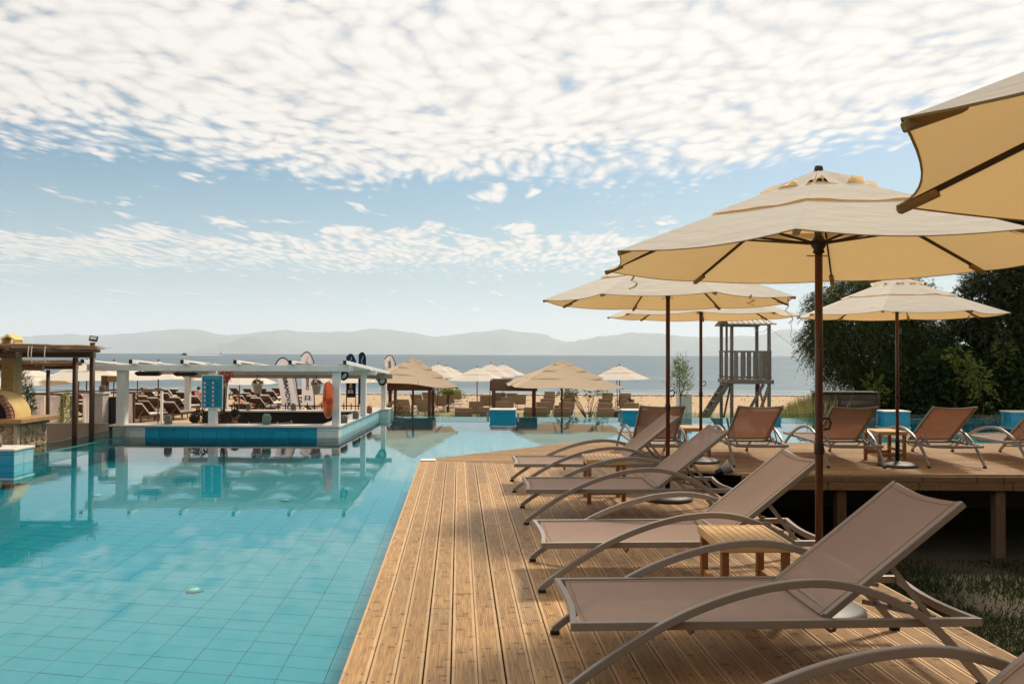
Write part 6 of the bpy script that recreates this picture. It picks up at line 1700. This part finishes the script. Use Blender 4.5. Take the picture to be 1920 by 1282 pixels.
r_ = random.Random(9)
for xa, w in ((0.04, 0.13), (0.24, 0.12), (0.43, 0.13), (0.62, 0.17), (0.80, 0.12), (0.97, 0.10)):
    tpart(MB().box(x0 + xa, TY - 0.104, PZ + 0.012, x0 + xa + w, TY - 0.0865, RZ - 0.01 - r_.uniform(0, 0.02)), 'slat', 'grey_wood')
for k in range(5):
    y_ = TY + 0.1 + k * 0.21
    if k not in (2,): tpart(MB().box(x0 - 0.105, y_, PZ + 0.01, x0 - 0.084, y_ + 0.11, RZ - 0.02), 'slat', 'grey_wood')
    tpart(MB().box(x1 + 0.084, y_, PZ + 0.01, x1 + 0.105, y_ + 0.11, RZ - 0.02), 'slat', 'grey_wood')
    if k % 2: tpart(MB().box(x0 + 0.1 + k * 0.2, TY + TD + 0.084, PZ + 0.01, x0 + 0.2 + k * 0.2, TY + TD + 0.103, RZ - 0.02), 'slat', 'grey_wood')
ym = TY + TD / 2; ov_ = 0.16
rf = tpart(MB().add([(x0 - ov_, TY - 0.22, EZ - 0.02), (x1 + ov_, TY - 0.22, EZ - 0.02), (x1 + ov_ - 0.10, ym, GZ), (x0 - ov_ + 0.10, ym, GZ), (x0 - ov_, TY + TD + 0.22, EZ - 0.02), (x1 + ov_, TY + TD + 0.22, EZ - 0.02),
                     (x0 - ov_, TY - 0.22, EZ - 0.06), (x1 + ov_, TY - 0.22, EZ - 0.06), (x1 + ov_ - 0.1, ym, GZ - 0.04), (x0 - ov_ + 0.1, ym, GZ - 0.04), (x0 - ov_, TY + TD + 0.22, EZ - 0.06), (x1 + ov_, TY + TD + 0.22, EZ - 0.06)],
                    [(0, 1, 2, 3), (3, 2, 5, 4), (6, 9, 8, 7), (9, 10, 11, 8), (0, 6, 7, 1), (4, 5, 11, 10), (0, 3, 9, 6), (3, 4, 10, 9), (1, 7, 8, 2), (2, 8, 11, 5)]), 'roof', 'roof_sheet')
for k in range(8):
    x_ = x0 - 0.02 + k * (x1 - x0 + 0.04) / 7
    t = 0.0
    tpart(MB().bar((x_, TY - 0.21, EZ - 0.008), (x_ + (0.03 if k < 4 else -0.03), ym, GZ + 0.012), 0.035, 0.02), 'roof_batten', 'roof_sheet', rf)
tpart(MB().bar((x0, TY, EZ - 0.04), (x1, TY, EZ - 0.04), 0.06, 0.07), 'roof_beam', 'grey_wood_x'); tpart(MB().bar((x0, TY + TD, EZ - 0.04), (x1, TY + TD, EZ - 0.04), 0.06, 0.07), 'roof_beam', 'grey_wood_x')
for sx in (x0, x1): tpart(MB().bar((sx, TY, EZ - 0.04), (sx, ym, GZ - 0.08), 0.05, 0.06), 'roof_beam', 'grey_wood_x')
for a, c_ in (((x0, TY - 0.05, gz + 0.25), (x0 + 0.95, TY - 0.05, PZ - 0.14)), ((x1, TY - 0.05, PZ - 0.14), (x0 + 0.45, TY - 0.05, gz + 0.05)), ((x0 - 0.05, TY, PZ - 0.2), (x0 - 0.05, TY + TD, gz + 0.2)), ((x1 + 0.05, TY + TD, PZ - 0.15), (x1 + 0.05, TY, gz + 0.3))):
    tpart(MB().bar(a, c_, 0.035, 0.09), 'brace', 'grey_wood_x')
# ladder down to the left
lx, lz = x0 - 0.03, PZ - 0.02; fx, fz = x0 - 1.35, gz - 0.05
for y_ in (TY + 0.05, TY + 0.58): tpart(MB().bar((lx, y_, lz), (fx, y_, fz), 0.04, 0.13), 'ladder_stringer', 'grey_wood_x')
for k in range(8):
    t = (k + 0.6) / 8.3; tpart(MB().box(lx + (fx - lx) * t - 0.10, TY + 0.07, lz + (fz - lz) * t - 0.015, lx + (fx - lx) * t + 0.10, TY + 0.56, lz + (fz - lz) * t + 0.015), 'ladder_step', 'grey_wood_x')
tpart(MB().tube([(x1 - 0.5 + 0.27 * i / 8 * 2 - 0.05, TY - 0.1, EZ - 0.07 - 0.22 * math.sin(PI * i / 8)) for i in range(9)], 0.008, 5), 'hanging_rope', 'rope')
tpart(MB().tube([(x1, TY, EZ - 0.15), (x1 + 1.5, TY + 0.8, EZ - 1.05), (x1 + 2.6, TY + 1.5, EZ - 2.0)], 0.006, 5), 'guy_rope', 'rope')

# ================================================================ pillar and sapling
p = atY(1285, 760, 22.6); zt = atY(1285, 738.5, 22.6).z
MB().box(p.x - 0.19, 22.6, -1.25, p.x + 0.19, 22.98, zt).build('concrete_pillar', 'pale_render', label='pale square concrete pillar behind the sapling', category='pillar', bevel=0.012)
def tree(name, lb, loc, trunk, P_, D_, L, wd, mat, cat='tree', group=None, limbs=()):
    e = empty(name, loc, label=lb, category=cat)
    if group: e['group'] = group
    tb = MB(); tb.tube(trunk[0], trunk[1], 10)
    for pts, rr in limbs: tb.tube(pts, rr, 7)
    tb.build('trunk', 'bark', e, smooth=True)
    obj('crown', np_mesh('crown', leaves(P_, D_, L, wd), 4, mat), e)
    return e
def sprays(centres, radii, n_spray, n_leaf, ln, droop, spread=0.5, seed=1, shell=0.55):
    """drooping leafy twigs set through blob volumes: returns points and directions"""
    rg = np.random.default_rng(seed); C_ = np.array(centres); Rr = np.array(radii)
    vol = Rr.prod(1) ** 0.8; idx = rg.choice(len(C_), n_spray, p=vol / vol.sum())
    d_ = rg.normal(size=(n_spray, 3)); d_ /= np.linalg.norm(d_, axis=1, keepdims=True)
    o_ = C_[idx] + d_ * Rr[idx] * (shell + (1 - shell) * rg.uniform(0, 1, (n_spray, 1)) ** 0.7) * rg.uniform(0.75, 1.12, (n_spray, 1))
    dr = d_ + rg.normal(0, spread, (n_spray, 3)); dr[:, 2] += 0.2; dr /= np.linalg.norm(dr, axis=1, keepdims=True)
    t = rg.uniform(0, 1, (n_spray, n_leaf, 1)); ls = rg.uniform(0.5, 1.3, (n_spray, 1, 1)) * ln
    P_ = o_[:, None, :] + dr[:, None, :] * t * ls; P_[:, :, 2] -= (droop * (t ** 2) * ls)[:, :, 0]
    D_ = dr[:, None, :] + rg.normal(0, 0.45, (n_spray, n_leaf, 3)); D_[:, :, 2] -= (droop * 1.6 * t)[:, :, 0]
    return P_.reshape(-1, 3), D_.reshape(-1, 3)
# sapling: open whorls of needles
p = atY(1277, 770, 22.2); gz2 = beach_z(22.2)
hgt = atY(1270, 676, 22.2).z - gz2
cs, rs = [], []
r_ = random.Random(3)
for k in range(26):
    t = k / 25; z_ = hgt * (0.66 + 0.33 * t); w = 0.30 * (1 - t * 0.75) * r_.uniform(0.6, 1.1); a = k * 2.4
    cs.append((w * math.cos(a), w * math.sin(a), z_)); rs.append((0.10, 0.10, 0.11))
P_, D_ = sprays(cs, rs, 300, 9, 0.15, -0.5, 0.5, 3)
tree('sapling', 'young feathery tree in front of the concrete pillar', (p.x, 22.2, gz2), ([(0, 0, 0), (0.01, 0, hgt * 0.4), (-0.04, 0, hgt * 0.75), (-0.08, 0, hgt * 0.99)], [0.02, 0.016, 0.012, 0.005]), P_, D_, 0.07, 0.012, 'sapling_leaf',
     limbs=[([(0.11, 0, 0), (0.15, 0.0, hgt * 0.52)], [0.008, 0.006])] + [([(0, 0, hgt * 0.62), (c_[0] * 0.9, c_[1] * 0.9, c_[2])], [0.006, 0.003]) for c_ in cs[:14]])
# thin branching tree under the larger tan parasol
Y_ = 25.5; p = atY(1104, 770, Y_); gz3 = beach_z(Y_); ht = atY(1104, 722, Y_).z - gz3
br = []; cs = []
r_ = random.Random(8)
for k in range(9):
    a = r_.uniform(0, 6.28); w = r_.uniform(0.25, 0.68); z_ = ht * r_.uniform(0.80, 1.0)
    if k < 4: w = -0.55 - 0.12 * k; a = 0.1 * k
    br.append(([(0, 0, ht * 0.35), (0.45 * w * math.cos(a), 0.45 * w * math.sin(a), ht * 0.65), (w * math.cos(a), w * math.sin(a), z_)], [0.016, 0.010, 0.004])); cs.append((w * math.cos(a), w * math.sin(a), z_))
P_, D_ = sprays(cs, [(0.15, 0.15, 0.11)] * 9, 130, 6, 0.14, 0.4, 0.5, 5)
tree('thin_tree', 'thin branching tree with sparse leaves right of the tan parasol pole', (p.x, Y_, gz3), ([(0, 0, 0), (0.0, 0, ht * 0.36)], [0.022, 0.017]), P_, D_, 0.075, 0.028, 'sapling_leaf', limbs=br)
# broad fan-leaved bush behind the first tan parasol
Y_ = 43.0; p = atY(840, 730, Y_); e = empty('palm_bush', (p.x, Y_, beach_z(Y_)), label='small palm like bush among the loungers behind the first tan parasol', category='bush')
n_ = 900; t = NR.uniform(0, 1, n_); fr_ = NR.integers(0, 22, n_); az = fr_ * 0.91; el = 0.25 + (fr_ % 5) * 0.22; Lf = 0.95
P_ = np.stack([np.cos(az) * np.cos(el) * t * Lf, np.sin(az) * np.cos(el) * t * Lf, 0.95 + np.sin(el) * t * Lf - 0.45 * t * t], 1)
D_ = np.stack([np.cos(az + NR.choice([-1, 1], n_) * 0.9), np.sin(az + NR.choice([-1, 1], n_) * 0.9), NR.normal(0.1, 0.2, n_)], 1)
obj('fronds', np_mesh('fronds', leaves(P_, D_, 0.26, 0.035), 4, 'bright_leaf'), e); MB().tube([(0, 0, 0), (0, 0, 1.0)], [0.09, 0.07], 8).build('trunk', 'bark', e)

# ================================================================ brown slatted planter box by the hedge
a = atY(1541, 740, 22.4); c_ = atY(1656, 740, 22.4); zt = atY(1600, 737, 22.4).z
e = empty('planter_box', ((a.x + c_.x) / 2, 22.6, -1.22), label='dark brown boarded box in front of the feathery tree', category='box')
w = (c_.x - a.x) / 2; hh = zt + 1.22
MB().box(-w + 0.03, 0.03, 0, w - 0.03, 0.6, hh - 0.03).build('core', 'black_rubber', e)
for k in range(11):
    z_ = 0.02 + k * (hh - 0.06) / 11
    for x0_, x1_ in ((-w + 0.04, -0.32), (-0.24, w - 0.04)): MB().box(x0_, 0.0, z_, x1_, 0.029, z_ + (hh - 0.06) / 11 - 0.014).build('board', 'box_wood', e, bevel=0.003)
for x_ in (-w, -0.32, w - 0.08): MB().box(x_, -0.012, 0, x_ + 0.08, -0.0005, hh).build('batten', 'box_wood', e, bevel=0.003)
MB().box(-w - 0.02, -0.02, hh + 0.0005, w + 0.02, 0.62, hh + 0.03).build('lid', 'box_wood', e, bevel=0.004)

# ================================================================ trees and shrubs on the right
def blob_tree(name, lb, X_, Y_, gz_, blobs, mat, ns, nl, ln, droop, L, wd, seed, trunk_r=0.16, group='trees behind the pool on the right', shell=0.5):
    cs = [(b_[0] - X_, b_[1] - Y_, b_[2] - gz_) for b_ in blobs]; rs = [b_[3] for b_ in blobs]
    P_, D_ = sprays(cs, rs, ns, nl, ln, droop, 0.55, seed, shell)
    mz = max(c_[2] for c_ in cs)
    limbs = [([(0, 0, mz * 0.18), (c_[0] * 0.45, c_[1] * 0.45, mz * 0.2 + (c_[2] - mz * 0.2) * 0.55), (c_[0], c_[1], c_[2])], [trunk_r * 0.55, trunk_r * 0.3, trunk_r * 0.1]) for c_ in cs]
    return tree(name, lb, (X_, Y_, gz_), ([(0, 0, -0.1), (0.05, 0, mz * 0.2), (0.1, 0.05, mz * 0.5)], [trunk_r, trunk_r * 0.8, trunk_r * 0.5]), P_, D_, L, wd, mat, group=group, limbs=limbs)
def bl(px, py, Y_, rx, ry, rz): q = atY(px, py, Y_); return (q.x, q.y, q.z, (rx, ry, rz))
Y_ = 27.0; gx = atY(1650, 760, Y_).x
blob_tree('tamarisk_tree', 'large dark feathery tamarisk overhanging the brown box', gx, Y_, beach_z(Y_),
    [bl(1545, 575, 27, .55, .8, .55), bl(1600, 545, 27, .85, .9, .5), bl(1670, 545, 27, 1.0, 1.0, .6), bl(1725, 565, 27, .55, .8, .6), bl(1540, 640, 26.8, .62, .9, .75), bl(1600, 630, 26.6, .95, 1.0, .9), bl(1680, 620, 26.8, 1.1, 1.0, 1.0),
     bl(1570, 690, 26.6, .55, .8, .55), bl(1625, 700, 26.6, .8, .9, .65), bl(1700, 690, 26.8, .9, .9, .8), bl(1745, 640, 27.2, .7, .8, .9), bl(1545, 610, 27, .45, .5, .5)], 'tamarisk_leaf', 13500, 16, 0.42, 0.75, 0.09, 0.016, 21, 0.2, shell=0.15)
Y_ = 24.5; gx = atY(1900, 760, Y_).x
blob_tree('olive_tree', 'tall dark narrow leaved tree at the right edge', gx, Y_, beach_z(Y_),
    [bl(1888, 415, 24.5, .42, .6, .35), bl(1930, 395, 24.5, .6, .8, .5), bl(1905, 450, 24.5, .6, .8, .6), bl(1960, 430, 24.5, .9, .9, .8), bl(1860, 520, 24.5, .62, .8, .5), bl(1920, 540, 24.5, .8, .9, .8), bl(1835, 560, 24.6, .5, .7, .4), bl(1880, 610, 24.5, .85, .9, .7), bl(1960, 600, 24.5, .9, .9, .9), bl(1815, 600, 25, .45, .6, .4), bl(1940, 680, 24.5, .9, .9, .8)],
    'olive_leaf', 6500, 15, 0.42, 0.25, 0.13, 0.026, 33, 0.17, shell=0.3)
hs = [(1700, 720, 25.4, 1.0, 'broad dark shrub behind the black parasol base'), (1770, 700, 25.0, 1.0, 'dark shrub right of the feathery tamarisk'), (1840, 715, 24.6, 0.95, 'dark shrub in the middle of the hedge'), (1905, 700, 24.2, 1.0, 'dark shrub at the right edge of the hedge'), (1800, 640, 25.6, 0.9, 'tall dark shrub under the gap in the trees'), (1875, 655, 25.2, 0.95, 'tall dark shrub below the tall tree'), (1650, 730, 25.9, 0.75, 'dark shrub behind the brown boarded box')]
for k, (px, py, Y_, s, lb) in enumerate(hs):
    q = atY(px, py, Y_); gz_ = -1.25
    hz_ = q.z - gz_
    bb = [(q.x, Y_, q.z, (.85 * s, .6, .75 * s)), (q.x - .4 * s, Y_ + .1, gz_ + hz_ * .55, (.7 * s, .6, .8 * s)), (q.x + .45 * s, Y_, gz_ + hz_ * .5, (.7 * s, .6, .8 * s)), (q.x, Y_ - .2, gz_ + .55, (.9 * s, .6, .6))]
    blob_tree('hedge_shrub', lb, q.x, Y_, gz_, bb, 'hedge_leaf', 1500, 14, 0.32, 0.15, 0.12, 0.042, 50 + k, 0.07, group='dark shrubs behind the pool on the right', shell=0.45)
for k, (px, py, Y_, lb) in enumerate([(1797, 667, 24.0, 'yellow green sunlit sprig in the hedge'), (1818, 692, 23.8, 'bright green sprig below the yellow green one in the hedge'), (1640, 722, 24.9, 'light green sprig behind the brown box'), (1838, 715, 23.6, 'green leafy sprig low in the hedge'), (1880, 655, 23.9, 'light sprig right of the yellow green one')]):
    q = atY(px, py, Y_); bb = [(q.x, Y_, q.z, (.26, .25, .26)), (q.x + .1, Y_, q.z - .4, (.2, .2, .3))]  # paler leaf colours stand in for sun falling on the hedge
    blob_tree('leafy_sprig', lb, q.x, Y_ + 0.3, -1.25, bb, 'bright_leaf' if k in (0, 2) else 'sapling_leaf', 60, 9, 0.25, 0.2, 0.10, 0.026, 80 + k, 0.018, group='lighter sprigs growing out of the hedge')
for k, (px, Y_, s, lb) in enumerate([(1885, 22.0, .42, 'low leafy plant left of the last plinth'), (1860, 22.2, .36, 'low bright plant behind the glass near the last plinth')]):
    q = atY(px, 770, Y_); bush('low_plant', (q.x, Y_, -0.9), s, 900, 'hedge_leaf' if k == 0 else 'sapling_leaf', lb, (1, 1, 1.0), 0.22, 0.03)
# tall grass and reeds between the tower and the box
n_ = 9000
q0 = atY(1448, 770, 23.6).x; q1 = atY(1560, 770, 23.6).x
t = NR.beta(1.7, 1.2, n_); gx_ = q0 + (q1 - q0) * t; gy_ = NR.uniform(22.3, 27.0, n_); gx_ = gx_ * (gy_ / 23.6)
P_ = np.stack([gx_, gy_, np.full(n_, -1.25)], 1); D_ = np.stack([NR.normal(0, 0.20, n_), NR.normal(0, 0.2, n_), np.ones(n_)], 1)
Lg = 0.75 + (0.25 + 0.85 * t) * NR.uniform(0.3, 1.15, n_)
obj('tall_grass', np_mesh('tall_grass', leaves(P_, D_, Lg, 0.034, 0.3), 4, 'reed_leaf'), kind='stuff', label='tall dry grass and reeds right of the watchtower', category='grass')
n_ = 2600; gx_ = NR.uniform(atY(1300, 770, 23).x, q0 + 0.3, n_); gy_ = NR.uniform(22.2, 24.5, n_)
P_ = np.stack([gx_, gy_, np.full(n_, -1.25)], 1); D_ = np.stack([NR.normal(0, 0.35, n_), NR.normal(0, 0.3, n_), np.ones(n_)], 1)
obj('beach_grass', np_mesh('beach_grass', leaves(P_, D_, 0.7 + 0.6 * NR.uniform(0, 1, n_) ** 2, 0.028, 0.3), 4, 'reed_leaf'), kind='stuff', label='sparse beach grass around the watchtower ladder', category='grass')

# unseen trees added right of the lawn, made tall to shade it and block sky
for k, (X_, Y_, hh_) in enumerate([(10.6, 10.6, 8.6), (9.2, 6.8, 8.4), (8.0, 3.2, 8.0)]):
    bb = [(X_, Y_, -1.16 + hh_ * .62, (1.7, 1.8, 2.0)), (X_ + .5, Y_ + .7, -1.16 + hh_ * .8, (1.1, 1.1, .9)), (X_ - .4, Y_ - .8, -1.16 + hh_ * .75, (1.1, 1.1, .9)), (X_ + .2, Y_ - .2, -1.16 + hh_ * .38, (1.7, 1.8, 1.9))]
    blob_tree('olive_tree', ['olive like tree right of the raised deck, outside the picture', 'olive like tree right of the lawn, outside the picture', 'olive like tree right of the nearest loungers, outside the picture'][k], X_, Y_, -1.18, bb, 'olive_leaf', 4200, 12, 0.42, 0.25, 0.18, 0.06, 133 + k, 0.17, shell=0.3)

# unseen hedge added behind the viewpoint to darken the sides facing the camera
e = empty('garden_hedge', (0, -5.2, -1.2), label='tall clipped garden hedge behind the viewpoint, outside the picture', category='hedge')
MB().box(-17, -0.9, 0, 17, 0.9, 6.6).build('hedge_body', 'under_concrete', e, bevel=0.3)
n_ = 26000
P_ = np.stack([NR.uniform(-17.2, 17.2, n_), NR.choice([-0.9, 0.9], n_, p=[.1, .9]) + NR.normal(0, .08, n_), NR.uniform(0, 6.7, n_)], 1); D_ = NR.normal(0, 1, (n_, 3)); D_[:, 1] += 0.6
obj('hedge_leaves', np_mesh('hedge_leaves', leaves(P_, D_, 0.26, 0.13), 4, 'hedge_leaf'), e)
# ================================================================ sea air
hb = MB().box(-75000, -600, -75, 75000, 60000, 1800)
me = hb.mesh('haze'); mt = bpy.data.materials.new('haze_air'); mt.use_nodes = True
g = G(mt.node_tree)
pv = g.n('ShaderNodeVolumePrincipled', {'Color': (0.84, 0.93, 1.0, 1), 'Density': 2.1e-5, 'Anisotropy': 0.3})
g.n('ShaderNodeOutputMaterial', {'Volume': pv.outputs[0]})
mt.volume_intersection_method = 'FAST' if hasattr(mt, 'volume_intersection_method') else 'FAST'
me.materials.append(mt)
obj('haze', me, kind='stuff', label='pale sea haze over the bay', category='haze')
